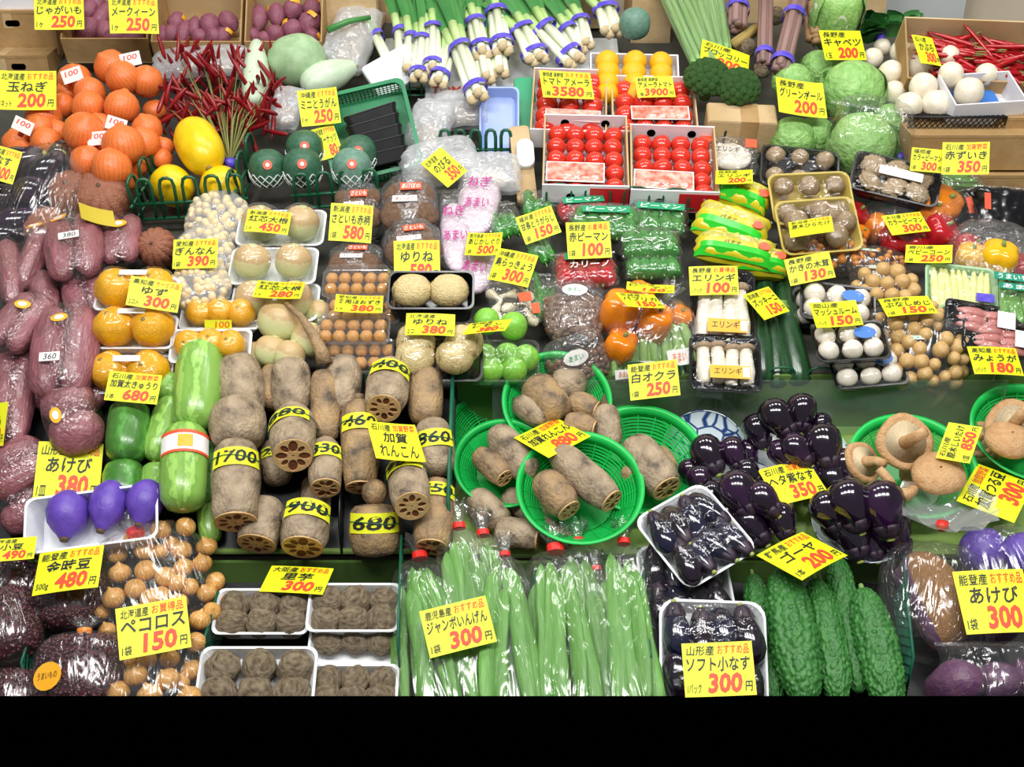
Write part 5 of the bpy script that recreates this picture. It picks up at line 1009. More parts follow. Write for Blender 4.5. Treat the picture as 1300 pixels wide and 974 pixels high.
# netted ginkgo nuts
def nuts(cx, cy, w, hgt, h, lab, neck, n):
    o, M, s = bag((cx, cy+hgt*.55), neck, w, w*.62, lab, h, h+.02, mat='milky_film', tie=None, name='net_of_nuts', zone='L', tuft=.8, power=2.3, wr=.03, neck=.09, tail=.1, group='nets of ginkgo nuts', cat='net')
    W, L, T = INFO[o.name]; rr = random.Random(n); P = []
    while len(P) < n:
        t = rr.uniform(.04, .78); c = 2*t-1; k = max(0, 1-abs(c)**2.3)**(1/2.3)*.86; th = rr.uniform(.1, 3.04); p = Vector((W*k*math.cos(th), L*t, T*k*math.sin(th)))
        if all((p-q).length > 10.5*s for q in P) or rr.random() < .02: P.append(p)
    for p in P: build('ginkgo_nut','ginkgo_nut',M @ Matrix.Translation(p) @ Matrix.Rotation(rr.random()*6, 4, (rr.random()-.5, rr.random()-.5, 1)) @ Matrix.Diagonal((12*s,11*s,13.5*s,1)),'cream ginkgo nut inside the '+lab.split(',')[0],'ginkgo nut','nuts in the '+lab.split(',')[0])
nuts(271,284,82,66,.06,'rear net of ginkgo nuts beside the yellow squash',(281,246),62)
nuts(270,332,80,60,.075,'middle net of ginkgo nuts behind the 390 card',(252,292),46)
nuts(262,366,78,48,.09,'front net of ginkgo nuts above the 100 trays',(247,336),46)
# round radishes on trays and loose
for x, y, h_, lab, wh in ((360,302,.06,'rear foam tray of two round radishes','on the rear radish tray'),(350,350,.075,'middle foam tray of two round radishes','on the middle radish tray'),(352,396,.05,'front foam tray of two round radishes under the 280 card','on the front radish tray')):
    pack(x, y, 108, 60, 18, 'foam_white', lab, two, 'radish','round_radish','round green topped radish',wh,'radish',h=h_,pitch=6,sz=46,hk=.95,zone='L',group='trays of round radish',rot=(-.5,.2,0))
heap('radish','round_radish',((356,408,58,.09,52),(345,446,44,.07,40),(392,432,46,.075,44),(404,398,34,.06),(326,452,36,.05),(300,452,34,.045),(368,452,40,.085),(410,440,34,.06)),'loose round radish','below the radish trays','radish','loose round radishes',zone='L',rot=(-.4,.3,1))
M, s = frame(388,420,.12,0,0,'L'); a_ = at(412,462,.10,'L'); pts = [at(362,384,.14,'L'),at(382,402,.14,'L'),at(398,425,.13,'L'),at(408,446,.115,'L'),a_]
o = ob('lotus_shoot', MB().tube([p-pts[4] for p in pts], .004, 8, r2=.017).mesh('shoot','lotus_skin_warm',True), None, Matrix.Translation(pts[4])); tag(o, 'curved brown lotus shoot lying over the loose radishes', 'lotus shoot')
# clear packs of ground cherries
def clampack(px, py, w, d, hh, h, lab, wh, n):
    M, s = frame(px, py, h, 0, 6, 'L'); o = ob('clear_pack', tray_mesh(w*s, d*s, hh*.5*s, 'clear_plastic', flare=.88), None, M); tag(o, lab, 'clear pack', 'clear packs of ground cherries')
    R = lambda k, z: [(x, y, z*s) for x, y in rrect(w*k*s, d*k*s, 7*s)]
    ob('lid', rings_mesh('lid', [R(1.03, hh*.48), R(1.03, hh*.56), R(.97, hh*.56), R(.9, hh), R(.86, hh+.6)], 'clear_plastic', False, False, True), o)
    k = n//2
    for i in range(n):
        c, r = i % k, i//k; inlocal('hozuki','ground_cherry',M,s,(-.38+.76*c/(k-1))*w,(-.2+.4*r)*d,hh*.42,w*.19,f'ground cherry, {ORD[c]} from left in the {("front","rear")[r]} row of the {wh}','ground cherry','ground cherries in clear packs',hpx=w*.18)
for a in ((455,368,86,44,26,.085,'topmost clear pack of ground cherries','topmost pack',10),(462,402,92,44,26,.06,'second clear pack of ground cherries behind the 380 card','second pack',10),(450,428,90,44,28,.085,'third clear pack of ground cherries','third pack',10),(460,458,90,44,26,.055,'lowest clear pack of ground cherries','lowest pack',10)): clampack(*a)
# bags of taro with red print
def taro_bag(A, B, w, th, lab, hA, hB, spots, zone='L', txt='さといも'):
    o, M, s = bag(A, B, w, th, lab, hA, hB, mat='crinkled_bag_film', tie=None, zone=zone, name='bag_of_taro', tuft=.8, power=3, wr=.09, neck=.2, group='printed bags of taro')
    W, L, T = INFO[o.name]
    for i, (x, y, d_) in enumerate(spots): build('satoimo','taro',M @ Matrix.Translation((x*W, y*L, T*.42)) @ Matrix.Rotation(i*1.3, 4, 'Z') @ Matrix.Diagonal((d_*s*1.05, d_*s*1.25, d_*s*.9, 1)),f'brown taro, {ORD[i]} one inside the {lab}','taro','taro in the '+lab[:28])
    sticker(o, Matrix.Translation((.1*W, L*.62, T*1.0)) @ Matrix.Rotation(-.25, 4, 'X'), W*.7, L*.16, [(txt, .012, .06, .94, .15, .85)], 'sticker_red', 'paper_white', name='red_print')
    sticker(o, Matrix.Translation((-.1*W, L*.4, T*1.02)), W*.8, L*.1, [(txt, .012, .1, .9, .15, .85)], 'sticker_white', 'ink_red', name='white_print')
taro_bag((455,300),(455,236),62,50,'rear bag of taro behind the 580 card',.05,.09,((-.45,.25,30),(.4,.28,30),(0,.5,32),(-.5,.62,24),(.5,.62,24)))
taro_bag((520,300),(520,228),76,60,'large bag of taro right of the 580 card',.06,.10,((-.45,.25,34),(.42,.26,34),(-.35,.6,32),(.4,.6,30),(0,.42,32)),txt='あけぼの')
taro_bag((528,345),(520,286),76,54,'bag of taro behind the black lily bulb tray',.07,.085,((-.48,.3,32),(.45,.32,32),(-.2,.62,30),(.3,.62,28),(0,.35,32)))
taro_bag((450,362),(455,312),70,50,'bag of taro above the clear packs',.07,.085,((-.48,.35,30),(.42,.38,30),(0,.5,32),(0,.2,28)))
# lily bulbs
o, M, s = tray(549,388,106,58,32,'tray_black','black tray with two large lily bulbs',pitch=10,h=.075,zone='L',name='black_tray',flare=.9)
for x, nm in ((-24,'left'),(22,'right')): inlocal('lily_bulb','lily_bulb',M,s,x,0,30,48,f'{nm} lily bulb in the upper black tray','lily bulb','lily bulbs',hpx=36,dpx=44)
pack(556,462,112,56,14,'tray_black','lower black tray of wrapped lily bulbs',((-.24,-.02),(.2,-.02),(-.24,.34),(.3,.3)),'lily_bulb','lily_bulb','wrapped lily bulb','on the lower black tray','lily bulb',h=.06,pitch=10,sz=48,hk=.8,zone='L',tname='black_tray',wr=.003)
# wrapped green limes
pack(640,470,86,60,22,'clear_plastic','clear tray of wrapped green limes',((-.28,.1),(.05,.12),(.32,.08),(-.2,-.2),(.15,-.2)),'lime','lime','green lime','on the clear tray','lime',h=.05,pitch=14,sz=34,tname='clear_tray',wr=.002)
heap('lime','lime',((618,408,34,.085),(652,414,36,.085)),'green lime','behind the flat 380 card','lime','limes behind the card',rot=(0,0,0))
# magenta printed bags
def printed_bag(px, py, w, d, th, lab, h, yaw, mat, prints, fill=None, zone=None, pitch=0, group=None, name='printed_bag'):
    o, M, s = pillow(px, py, w, d, th, lab, h, yaw, pitch, mat, name, 'bag', group, zone)
    for t, x, y, pw, ph, rot, pmat, bmat in prints:
        zt = th*s*(.5+.5*max(.05, (1-(2*x)**4)*(1-(2*y)**4))**.45)+.0035; mm = Matrix.Translation((x*w*s, y*d*s, zt)) @ Matrix.Rotation(math.radians(rot), 4, 'Z')
        if bmat: sticker(o, mm, pw*s, ph*s, [(t, .012, .08, .92, .14, .86)] if t else [], bmat, pmat, name='print')
        else: ob('lettering', letters([(t, .012, 0, 1, 0, 1)], pw*s, ph*s, 0, pmat, 'lettering'), o, mm)
    return o, M, s
for x, y, w_, d_, h_, yw, lab in ((578,300,40,150,.05,4,'left clear bag with magenta lettering'),(608,262,56,130,.055,-4,'right clear bag with magenta lettering and green leaf print'),(606,345,52,100,.035,-6,'mauve tinted bag with magenta spots left of the shallots')):
    o, M, s = printed_bag(x, y, w_, d_, 26, lab, h_, yw, 'crinkled_bag_film', [('ねぎ',0,.12,30,22,0,'print_magenta',None),('あまい',0,-.2,30,20,0,'print_magenta',None)], group='clear bags with magenta print')
    c = ob('wilted_filling', remat(lathe(sep(2.6, 10), 16, amp=.2, freq=5, name='filling'), 'cellophane_mauve'), o, Matrix.Translation((0, -d_*s*.1, 12*s)) @ Matrix.Rotation(math.pi/2, 4, 'X') @ Matrix.Diagonal((w_*s*.92, 22*s, d_*s*.86, 1)))
# crumpled clear bags behind
for x, y, w_, d_, th_, h_, yw, lab in ((560,222,100,70,40,.055,18,'crumpled clear bag under the tilted card'),(545,176,56,90,36,.05,-14,'crumpled clear bag leaning against the green basket'),(622,232,80,60,34,.05,0,'crumpled clear bag with a brown oval print'),(585,150,70,60,30,.05,8,'clear bag with white net in front of the leeks'),(448,66,60,110,40,.06,-12,'clear bag of tan roots below the first leeks'),(262,92,130,50,30,.05,4,'clear film heaped behind the dried chilies'),(366,150,40,70,30,.07,-6,'clear bag behind the small dark melons')):
    o, M, s = pillow(x, y, w_, d_, th_, lab, h_, yw, 10, 'crumpled_film', 'crumpled_bag', group='crumpled clear bags')
    c = ob('pale_filling', remat(lathe(sep(2.4, 10), 14, amp=.35, freq=7, name='filling'), 'maitake' if y > 60 and x < 600 else 'turnip'), o, Matrix.Translation((0, -d_*s*.12, th_*.4*s)) @ Matrix.Rotation(math.pi/2, 4, 'X') @ Matrix.Diagonal((w_*s*.6, th_*s*.45, d_*s*.5, 1)))
# island shallots and long green chilies
o, M, s = printed_bag(652,396,66,80,30,'bag of island shallots with black lettering and a red square',.055,8,'bag_film',[('らっきょう',.12,.0,50,12,70,'ink_black',None),('',.2,-.1,16,15,0,'ink_red','sticker_red'),('',.36,-.34,10,18,0,'ink_red','sticker_red')])
for i in range(9): inlocal('rakkyo','shallot',M,s,-22+(i % 3)*20,-26+(i//3)*22,13,15,f'white shallot, {ORD[i % 3]} from left in the {("front","middle","rear")[i//3]} row of its bag','shallot','shallots in the bag',hpx=30,rot=(1.4,RND(-.4,.4),RND(0,6)))
def veg_bag(px, py, w, d, th, lab, h, yaw, kind, name, what, n, sz, lng, cat, mat='bag_film', prints=(), zone=None, pitch=0, cols=4, rot=0, group=None):
    o, M, s = printed_bag(px, py, w, d, th, lab, h, yaw, mat, prints, zone=zone, pitch=pitch, group=group)
    rows = (n+cols-1)//cols
    for i in range(n):
        c, r = i % cols, i//cols; x = (-.36+.72*(c+.5)/cols-.0)*w if cols > 1 else 0; y = (-.34+.68*(r+.5)/rows)*d; x = (-.38+.76*(c+.5)/cols)*w
        p = M @ Matrix.Translation((x*s, y*s, th*.5*s)) @ Matrix.Rotation(math.radians(rot)+RND(-.25,.25), 4, 'Z') @ Matrix.Rotation(math.pi/2+RND(-.15,.15), 4, 'X') @ Matrix.Diagonal((sz*s, min(sz, th*.95)*s, lng*s, 1))
        build(kind, name, p, f'{what}, {ORD[c]} from left in {ORD[r]} row, {lab.split(" of ")[0]}', cat, what+'s in the '+lab[:40])
    return o, M, s
veg_bag(640,290,44,60,26,'leftmost bag of long green chilies left of the 150 card',.05,14,'green_pepper','green_chili','long green chili',4,15,52,'pepper',cols=3)
veg_bag(684,318,36,70,28,'middle bag of long green chilies below the 150 card',.05,4,'green_pepper','green_chili','long green chili',4,14,60,'pepper',cols=3)
veg_bag(690,385,36,80,24,'lowest bag of dark green chilies right of the shallots',.035,-4,'green_pepper','green_chili','dark green chili',4,14,66,'pepper',cols=3)
veg_bag(683,268,46,40,24,'rearmost bag of green chilies under the wire rack',.05,0,'green_pepper','green_chili','green chili',4,15,34,'pepper',cols=3)
PK = [('ピーマン',.0,.12,60,12,0,'paper_white','print_green'),('ピーマン',-.1,-.14,60,9,0,'paper_white',None)]
veg_bag(768,294,98,66,28,'upper bag of green bell peppers with white lettering',.075,-2,'green_pepper','green_pepper','green bell pepper',10,25,34,'pepper',prints=PK,cols=5,group='bags of green bell peppers')
veg_bag(836,290,74,64,28,'right bag of green bell peppers under the wire rack',.06,-6,'green_pepper','green_pepper','green bell pepper',8,23,33,'pepper',prints=PK[:1],cols=4,group='bags of green bell peppers')
veg_bag(824,322,80,52,28,'second bag of green bell peppers, flat white print',.075,0,'green_pepper','green_pepper','green bell pepper',8,25,30,'pepper',prints=PK[1:],cols=4,group='bags of green bell peppers')
veg_bag(828,350,76,40,26,'lower bag of green bell peppers above the shallow cards',.06,2,'green_pepper','green_pepper','green bell pepper',5,26,34,'pepper',cols=5,group='bags of green bell peppers')
veg_bag(740,278,70,46,26,'rear bag of small red peppers behind the 100 card',.05,6,'small_red_pepper','red_pepper','small red pepper',5,24,34,'pepper',prints=[('ピーマン',0,.1,52,12,0,'paper_white','print_green')],cols=5,group='bags of red peppers')
veg_bag(742,355,84,64,30,'front bag of small red peppers with green print',.065,4,'small_red_pepper','red_pepper','small red pepper',8,28,36,'pepper',prints=[('ピーマン',.05,.14,60,12,0,'paper_white','print_green'),('カリーノ',.05,-.1,50,12,0,'paper_white',None)],cols=4,group='bags of red peppers')
# bags of tiny yam bulbs with oval stickers
for A, B, w_, th_, lab, hA, hB in (((730,432),(728,354),80,50,'upper bag of tiny brown yam bulbs with oval sticker',.06,.07),((742,486),(722,424),84,50,'lower bag of tiny brown yam bulbs with oval sticker',.05,.075)):
    o, M, s = bag(A, B, w_, th_, lab, hA, hB, mat='crinkled_bag_film', tie=None, tuft=0, neck=.35, power=3.2, wr=.1, name='bag_of_yam_bulbs', group='bags of yam bulbs', zone='R'); W, L, T = INFO[o.name]
    pebbles(o, W, L, T*.8, 150, 4.6*s, 'mukago', 'yam_bulbs', t1=.6, power=3.2); sticker(o, Matrix.Translation((0, L*.6, T*.95)), 32*s, 20*s, [('あまい', .012, .2, .8, .3, .7)], 'sticker_white', 'print_green', round_=True)
# bagged orange bell peppers
heap('pepper_orange','bell_pepper',((787,398,54,.085,58),(832,410,46,.08,50),(812,378,40,.06),(788,440,44,.05),(862,406,36,.05)),'orange bell pepper','of the bag under the shallow cards','bell pepper','orange bell peppers in a bag',rot=(.3,.2,.4))
bag((806,455),(846,380),112,70,'clear bag of orange bell peppers under the shallow cards',.05,.08,tie=None,name='bag_of_peppers',tuft=1.,power=3,zone='R',tail=.25)
# white okra in tied bags
for A, B, w_, lab, hA, hB in (((790,490),(786,440),50,'left tied bag of white okra',.03,.05),((812,492),(812,420),62,'middle tied bag of white okra behind the 250 card',.035,.06),((862,486),(848,402),66,'right tied bag of white okra with red tie',.04,.07)):
    o, M, s = bag(A, B, w_, w_*.5, lab, hA, hB, name='bag_of_okra', zone='R', group='tied bags of white okra', power=3, neck=.1, tail=.2); W, L, T = INFO[o.name]
    for i in range(6): build('okra','okra',M @ Matrix.Translation(((-.62+.25*i)*W, L*.45, (.2 if i % 2 else -.15)*T)) @ Matrix.Rotation(-math.pi/2, 4, 'X') @ Matrix.Rotation((.5-.2*i)*.3, 4, 'Y') @ Matrix.Diagonal((w_*.2*s, w_*.2*s, L*.85, 1)),f'pale okra pod, {ORD[i]} from left in the {lab.split(" of")[0]}','okra','okra pods in bags')
    sticker(o, Matrix.Translation((.1*W, L*.35, T*1.02)), W*.9, L*.24, [('あまい', .012, .2, .8, .2, .8)], 'sticker_white', 'ink_orange')
# king oyster mushroom trays
for x, y, w_, d_, h_, p_, lab, wh in ((915,402,80,112,.045,22,'upper black tray of king oyster mushrooms under the 100 card','on the upper tray'),(918,470,88,80,.025,18,'lower black tray of king oyster mushrooms','on the lower tray')):
    o, M, s = pack(x, y, w_, d_, 18, 'tray_black', lab, ((-.3,0),(-.1,.02),(.1,-.02),(.3,0)), 'eringi','king_oyster_mushroom','white king oyster mushroom',wh,'mushroom',h=h_,pitch=p_,yaw=-3,sz=20,long=(d_*.7,0),tname='black_tray',group='trays of king oyster mushroom',zf=.6)
    sticker(o, Matrix.Translation((4*s, -d_*.22*s, 28*s)), 50*s, 18*s, [('エリンギ', .012, .1, .8, .3, .85)], 'sticker_orange', 'ink_black'); sticker(o, Matrix.Translation((24*s, -d_*.22*s, 28.6*s)), 8*s, 14*s, [], 'sticker_white', name='barcode')
# zucchini
for A, B, w_, h_, lab in (((966,488),(962,400),38,.045,'leftmost zucchini in the front row'),((986,494),(980,405),30,.04,'narrow zucchini, second in the front row'),((1016,490),(994,392),36,.05,'zucchini right of the tilted card in the front row'),((974,420),(972,340),28,.025,'rear zucchini standing left of the 130 card'),((1002,425),(994,345),28,.03,'rear zucchini under the 130 card'),((950,420),(952,356),24,.02,'rear zucchini beside the mushroom tray')):
    lay('zucchini','zucchini',A,B,w_,h_,lab,'zucchini','zucchini',zone='R')
# white button mushrooms
six = ((-.32,.2),(0,.22),(.3,.2),(-.32,-.2),(0,-.22),(.3,-.2))
for x, y, h_, yw, lab, wh, f in ((1060,394,.05,-8,'rear black tray of white mushrooms','on the rear tray',1),(1076,442,.055,4,'middle black tray of white mushrooms with a blue sticker','on the middle tray',1),(1098,476,.02,6,'front black tray of white mushrooms','on the front tray',1),(1050,402,.02,-8,'lower black tray of mushrooms behind the 150 card','on the tray behind the 150 card',0)):
    o, M, s = pack(x, y, 92, 56, 16, 'tray_black', lab, six, 'button_mushroom','button_mushroom','white button mushroom',wh,'mushroom',h=h_,yaw=yw,pitch=12,sz=27,hk=.85,tname='black_tray',group='trays of white mushrooms')
    if f: sticker(o, Matrix.Translation((16*s, 4*s, 29*s)), 28*s, 18*s, [], 'print_blue', round_=True)
# green and yellow printed mushroom bags
for x, y, w_, d_, h_, yw, lab in ((925,300,92,56,.075,-24,'upper green and yellow printed bag'),(940,262,70,44,.065,-26,'rear green and yellow printed bag below the 200 card'),(930,330,100,46,.06,-14,'lower green and yellow printed bag with orange corner'),(960,345,70,40,.04,-8,'partly hidden green and yellow printed bag by the zucchini')):
    o, M, s = pillow(x, y, w_, d_, 36, lab, h_, yw, 12, 'bag_yellow', 'printed_bag', group='green and yellow printed bags')
    def strip(u0, u1, mat, nm, z=1.006):
        V = []; n = 16
        for v in (u0, u1):
            for i in range(n+1):
                u = i/n*2-1; e = max(0, (1-u**4)*(1-v**4)); V.append((u*w_*s/2*.98, v*d_*s/2*.98, 18*s*e**.45*1.09*z+18*s+.0012))
        ob(nm, mk(nm, V, [(i, i+1, n+2+i, n+1+i) for i in range(n)], mat), o)
    strip(-.96, -.55, 'bag_green', 'green_band'); strip(-.55, -.2, 'bag_green', 'green_band'); strip(.15, .55, 'crinkled_bag_film', 'clear_window')
    sticker(o, Matrix.Translation((w_*.34*s, d_*.05*s, 36*s)), 15*s, 12*s, [], 'sticker_red', name='orange_spot', round_=True)
    ob('lettering', letters([('バナナ', .012, 0, 1, 0, 1)], 22*s, 7*s, 0, 'ink_black', 'lettering'), o, Matrix.Translation((-w_*.05*s, -d_*.05*s, 38.5*s)))
o, M, s = printed_bag(920,208,80,58,28,'clear bag with orange corner prints above the 200 card',.055,-6,'crinkled_bag_film',[('',-.34,.28,15,13,0,'ink_red','sticker_red'),('',.36,.2,14,14,0,'ink_red','sticker_red'),('エリンギ',.0,-.05,30,10,0,'ink_black',None)],pitch=10)
ob('pale_filling', lathe(sep(2.6, 12), 18, amp=.25, freq=6, name='filling', mat='eringi_white'), o, Matrix.Translation((0,0,13*s)) @ Matrix.Rotation(math.pi/2,4,'Y') @ Matrix.Diagonal((18*s,40*s,64*s,1)))
# oyster mushroom trays
def nine(n, k=3): return [((-.32+.64*(i % k)/(k-1)), (.26-.52*(i//k)/max(1, (n-1)//k))) for i in range(n)]
pack(1012,224,96,64,16,'tray_black','dark tray of mushrooms behind the yellow trays',nine(6),'hiratake','oyster_mushroom','brown oyster mushroom','on the dark rear tray','mushroom',h=.085,yaw=-8,pitch=14,sz=24,tname='black_tray')
pack(1026,262,102,72,20,'tray_yellow','rear yellow tray of brown oyster mushrooms',nine(6),'hiratake','oyster_mushroom','brown oyster mushroom','on the rear yellow tray','mushroom',h=.10,yaw=3,pitch=20,sz=26,tname='yellow_tray',wr=.003)
pack(1034,298,100,76,22,'tray_yellow','front yellow tray of brown oyster mushrooms',[(-.26,.12),(.08,.28),(.22,.2),(.34,.05),(-.3,-.24),(.05,0),(.2,-.2)],'hiratake','oyster_mushroom','brown oyster mushroom','on the front yellow tray','mushroom',h=.085,yaw=5,pitch=20,sz=31,tname='yellow_tray')
o, M, s = pack(1132,240,108,64,20,'tray_black','dark tray of maitake with a white label, tilted right',[(x*.85, y*.8) for x, y in nine(6)],'maitake','maitake','maitake clump','on the dark tilted tray','mushroom',h=.105,yaw=-18,pitch=12,sz=31,hk=.45,tname='black_tray')
sticker(o, Matrix.Translation((4*s, 2*s, 29*s)), 54*s, 14*s, [], 'sticker_white')
# mixed bell peppers in bags
heap('pepper_orange','bell_pepper',((1196,262,50,.075,44),(1180,272,40,.075,40),(1112,290,34,.05,40),(1090,300,24,.05,30)),'orange bell pepper','of the mixed pepper bags','bell pepper','bagged orange bell peppers',rot=(.5,.3,.2))
heap('pepper_red','bell_pepper',((1193,296,50,.065,40),(1136,306,44,.06,30),(1082,276,36,.06,40),(1228,318,40,.05),(1292,345,40,.06,46),(1160,310,34,.05)),'red bell pepper','of the mixed pepper bags','bell pepper','bagged red bell peppers',rot=(.4,.5,1))
heap('pepper_yellow','bell_pepper',((1232,328,42,.065,36),(1266,332,50,.085,54)),'yellow bell pepper','of the right pepper bag','bell pepper','bagged yellow bell peppers',rot=(.2,.1,2))
bag((1136,318),(1129,258),80,50,'bag of bell peppers with a green tie',.05,.075,tie='tie_green',name='bag_of_peppers',zone='R',power=3)
bag((1172,305),(1232,262),90,60,'bag of orange and red peppers right of the tilted dark tray',.05,.06,tie=None,name='bag_of_peppers',zone='R',tuft=0,power=3)
bag((1262,368),(1262,290),116,64,'bag of yellow and red peppers at the right',.05,.075,tie=None,mat='crinkled_bag_film',name='bag_of_peppers',zone='R',tuft=0,power=3.4)
for x, y, w_, d_, h_, yw, lab in ((1266,270,66,60,.075,-4,'black printed bag standing at the right edge'),(1236,272,34,60,.05,10,'narrow black printed bag beside the red peppers')):
    printed_bag(x, y, w_, d_, 20, lab, h_, yw, 'bag_black', [('',-.3,.1,8,22,0,'ink_red','sticker_red')], pitch=30, group='black printed bags')
for x, y, w_, d_, h_, yw, lab in ((1212,236,60,44,.065,20,'upper flat clear bag of green stalks'),(1218,252,50,30,.05,12,'lower flat clear bag of green stalks')):
    veg_bag(x, y, w_, d_, 20, lab, h_, yw, 'bean','green_stalk','green stalk',4,8,w_*.8,'stalk',cols=1,rot=70)
# nameko, enoki, beech mushrooms in bags
def shroom_bag(A, B, w, th, lab, hA, hB, kind, name, what, n, sz, hb=None, txt='HOKTO', k=.8):
    o, M, s = bag(A, B, w, th, lab, hA, hB, mat='bag_film', tie=None, tuft=0, name='bag_of_mushrooms', zone='R', power=3.2, wr=.08, neck=.3, group='clear bags of mushrooms'); W, L, T = INFO[o.name]; P = []; rr = random.Random(n*7+int(w)); g = 0
    while len(P) < n and g < 4000:
        g += 1; t = rr.uniform(.06, .72); c = 2*t-1; q = max(0, 1-abs(c)**3)**(1/3)*k; th_ = rr.uniform(.15, 2.99); p = Vector((W*q*math.cos(th_), L*t, T*q*math.sin(th_)))
        if all((p-e).length > sz*.72*s for e in P): P.append(p)
    for i, p in enumerate(P):
        z = sz*rr.uniform(.8,1.15); build(kind, name, M @ Matrix.Translation(p) @ up_to((p.x/W, -.6, 1.2)) @ Matrix.Diagonal((z*s, z*s, z*s*1.3, 1)), f'{what} inside the {lab}','mushroom',what+'s in the '+lab[:40])
    sticker(o, Matrix.Translation((-.3*W, L*.66, T*.98)) @ Matrix.Rotation(-.4, 4, 'X'), 22*s, 6*s, [(txt, .012, 0, 1, 0, 1)], 'sticker_white', 'print_green', name='print')
shroom_bag((1178,492),(1170,404),116,66,'front bag of brown beech mushrooms with a bright glint',.03,.06,'shimeji','beech_mushroom','tan beech mushroom',34,20)
shroom_bag((1158,432),(1140,388),106,50,'bag of brown beech mushrooms under the 150 card',.04,.06,'shimeji','beech_mushroom','tan beech mushroom',22,18)
shroom_bag((1124,386),(1120,338),88,46,'rear bag of brown beech mushrooms',.05,.07,'shimeji','beech_mushroom','tan beech mushroom',16,20)
shroom_bag((1020,340),(1024,298),70,36,'bag of orange nameko above the 130 card',.06,.07,'nameko','nameko_mushroom','orange nameko mushroom',18,11)
shroom_bag((1078,345),(1066,288),60,40,'bag of pale orange mushrooms right of the 130 card',.05,.075,'nameko','nameko_mushroom','pale orange mushroom',18,12)
shroom_bag((1114,352),(1112,318),80,34,'bag of small orange mushrooms behind the beech mushrooms',.06,.07,'nameko','nameko_mushroom','small orange mushroom',22,9)
# baby corn, myoga
o, M, s = pack(1216,372,88,62,14,'tray_green','pale green tray of baby corn',[(-.36+.09*i,0) for i in range(9)],'baby_corn','baby_corn','pale baby corn','on the green tray','baby corn',h=.06,yaw=-8,pitch=18,sz=13,long=(58,0),tname='green_tray'); sticker(o, Matrix.Translation((28*s,-14*s,19*s)),22*s,12*s,[],'tie_blue')
for x, y, h_, lab, wh in ((1240,412,.06,'rear dark tray of pink myoga','on the rear myoga tray'),(1262,436,.05,'front dark tray of pink myoga','on the front myoga tray')):
    o, M, s = pack(x, y, 86, 46, 12, 'tray_black', lab, ((-.12,.22),(-.12,-.02),(-.12,-.25),(.2,.2),(.2,-.05),(.2,-.26)), 'myoga','myoga','pink myoga bud',wh,'myoga',h=h_,yaw=-12,pitch=16,sz=15,long=(38,90),tname='black_tray'); sticker(o, Matrix.Translation((30*s,0,21*s)),22*s,24*s,[],'sticker_white')
# teal bag of green beans at the right edge
o, M, s = veg_bag(1288,392,60,96,26,'teal printed bag of green beans at the right edge',.065,-6,'bean','green_bean','green bean',5,14,80,'bean',prints=[('うまいもの',0,.3,56,14,-4,'paper_white','bag_teal'),('あまい',0,.1,50,12,-4,'paper_white','bag_teal')],cols=5)
# ---------------- wire racks
wire_loops((578,490),(660,500),2,44,'green wire rack before the lime tray',.0,zone='R')
wire_loops((868,494),(1110,498),5,36,'green wire rack under the zucchini and mushroom trays',.0,zone='R',lean=-.1)
wire_loops((780,488),(868,494),2,36,'green wire rack under the okra bags',.0,zone='R',lean=-.1)
wire_loops((684,274),(880,282),4,44,'green wire rack in front of the tomato cartons',.05,zone='R')
wire_loops((556,206),(652,206),5,42,'green wire rack in front of the light blue tray',.05,zone='R',r=.0042)
wire_loops((372,266),(486,258),4,46,'green wire rack in front of the small melons',.05,zone='L',r=.0042)
wire_loops((176,280),(318,272),5,54,'green wire rack in front of the yellow squash',.05,zone='L',r=.004)
wire_loops((172,282),(214,214),3,54,'green wire rack left of the yellow squash',.05,zone='L',r=.004)
wire_loops((296,276),(330,206),3,54,'green wire rack right of the yellow squash',.05,zone='L',r=.004)
wire_loops((516,122),(540,122),1,22,'small green wire loop beside the white packet',.06,zone='L')
# ================================================================ BACK ROWS
BL = 'L'
# netted onions
ON = [(140,84,44,.15),(155,98,44,.17),(186,102,42,.15),(155,134,44,.16),(95,101,44,.13),(114,116,40,.14),(112,134,42,.15),(107,166,52,.17),(84,117,30,.11),(79,133,32,.12),(56,148,46,.12),(50,162,36,.13),(58,180,40,.13),(20,181,36,.10),(26,192,34,.10),(156,183,54,.17),(186,163,40,.14),(182,180,40,.15),(142,211,52,.15),(110,204,42,.14),(208,186,26,.11),(206,201,26,.11),(175,208,30,.11),(162,228,28,.09),(128,160,36,.13),(72,166,30,.11),(38,172,30,.10),(130,186,34,.13),(196,140,30,.08),(92,190,30,.11)]
heap('onion','onion',ON,'orange skinned onion','of the netted heap','onion','netted onions at the back left',gap=12,zone=BL)
for i, (A, B, w_, lab) in enumerate((((150,146),(166,76),100,'red net around the uppermost onions'),((110,200),(92,96),90,'red net around the left onions'),((150,236),(124,176),80,'red net around the front onions'),((184,196),(148,158),80,'red net around the right onions'),((40,206),(30,160),60,'red net around the far left onions'))):
    M, s = frame(B[0], B[1], .17, 0, 50, BL)
    o = ob('onion_net', MB().tube([Vector((-.012,-.02,-.008)), Vector((0,-.006,0)), Vector((.004,.006,.002)), Vector((.001,.016,.004))], .007, 7, r2=.002).mesh('net_neck','net_red',True), None, M); tag(o, lab, 'net', 'red onion nets')
    sticker(o, Matrix.Translation((.002,.0,.009)) @ Matrix.Rotation(RND(-.5,.5),4,'Z'), 26*s, 17*s, [('100',.012,.15,.85,.45,.85)], 'sticker_white', 'ink_red', name='price_tag')
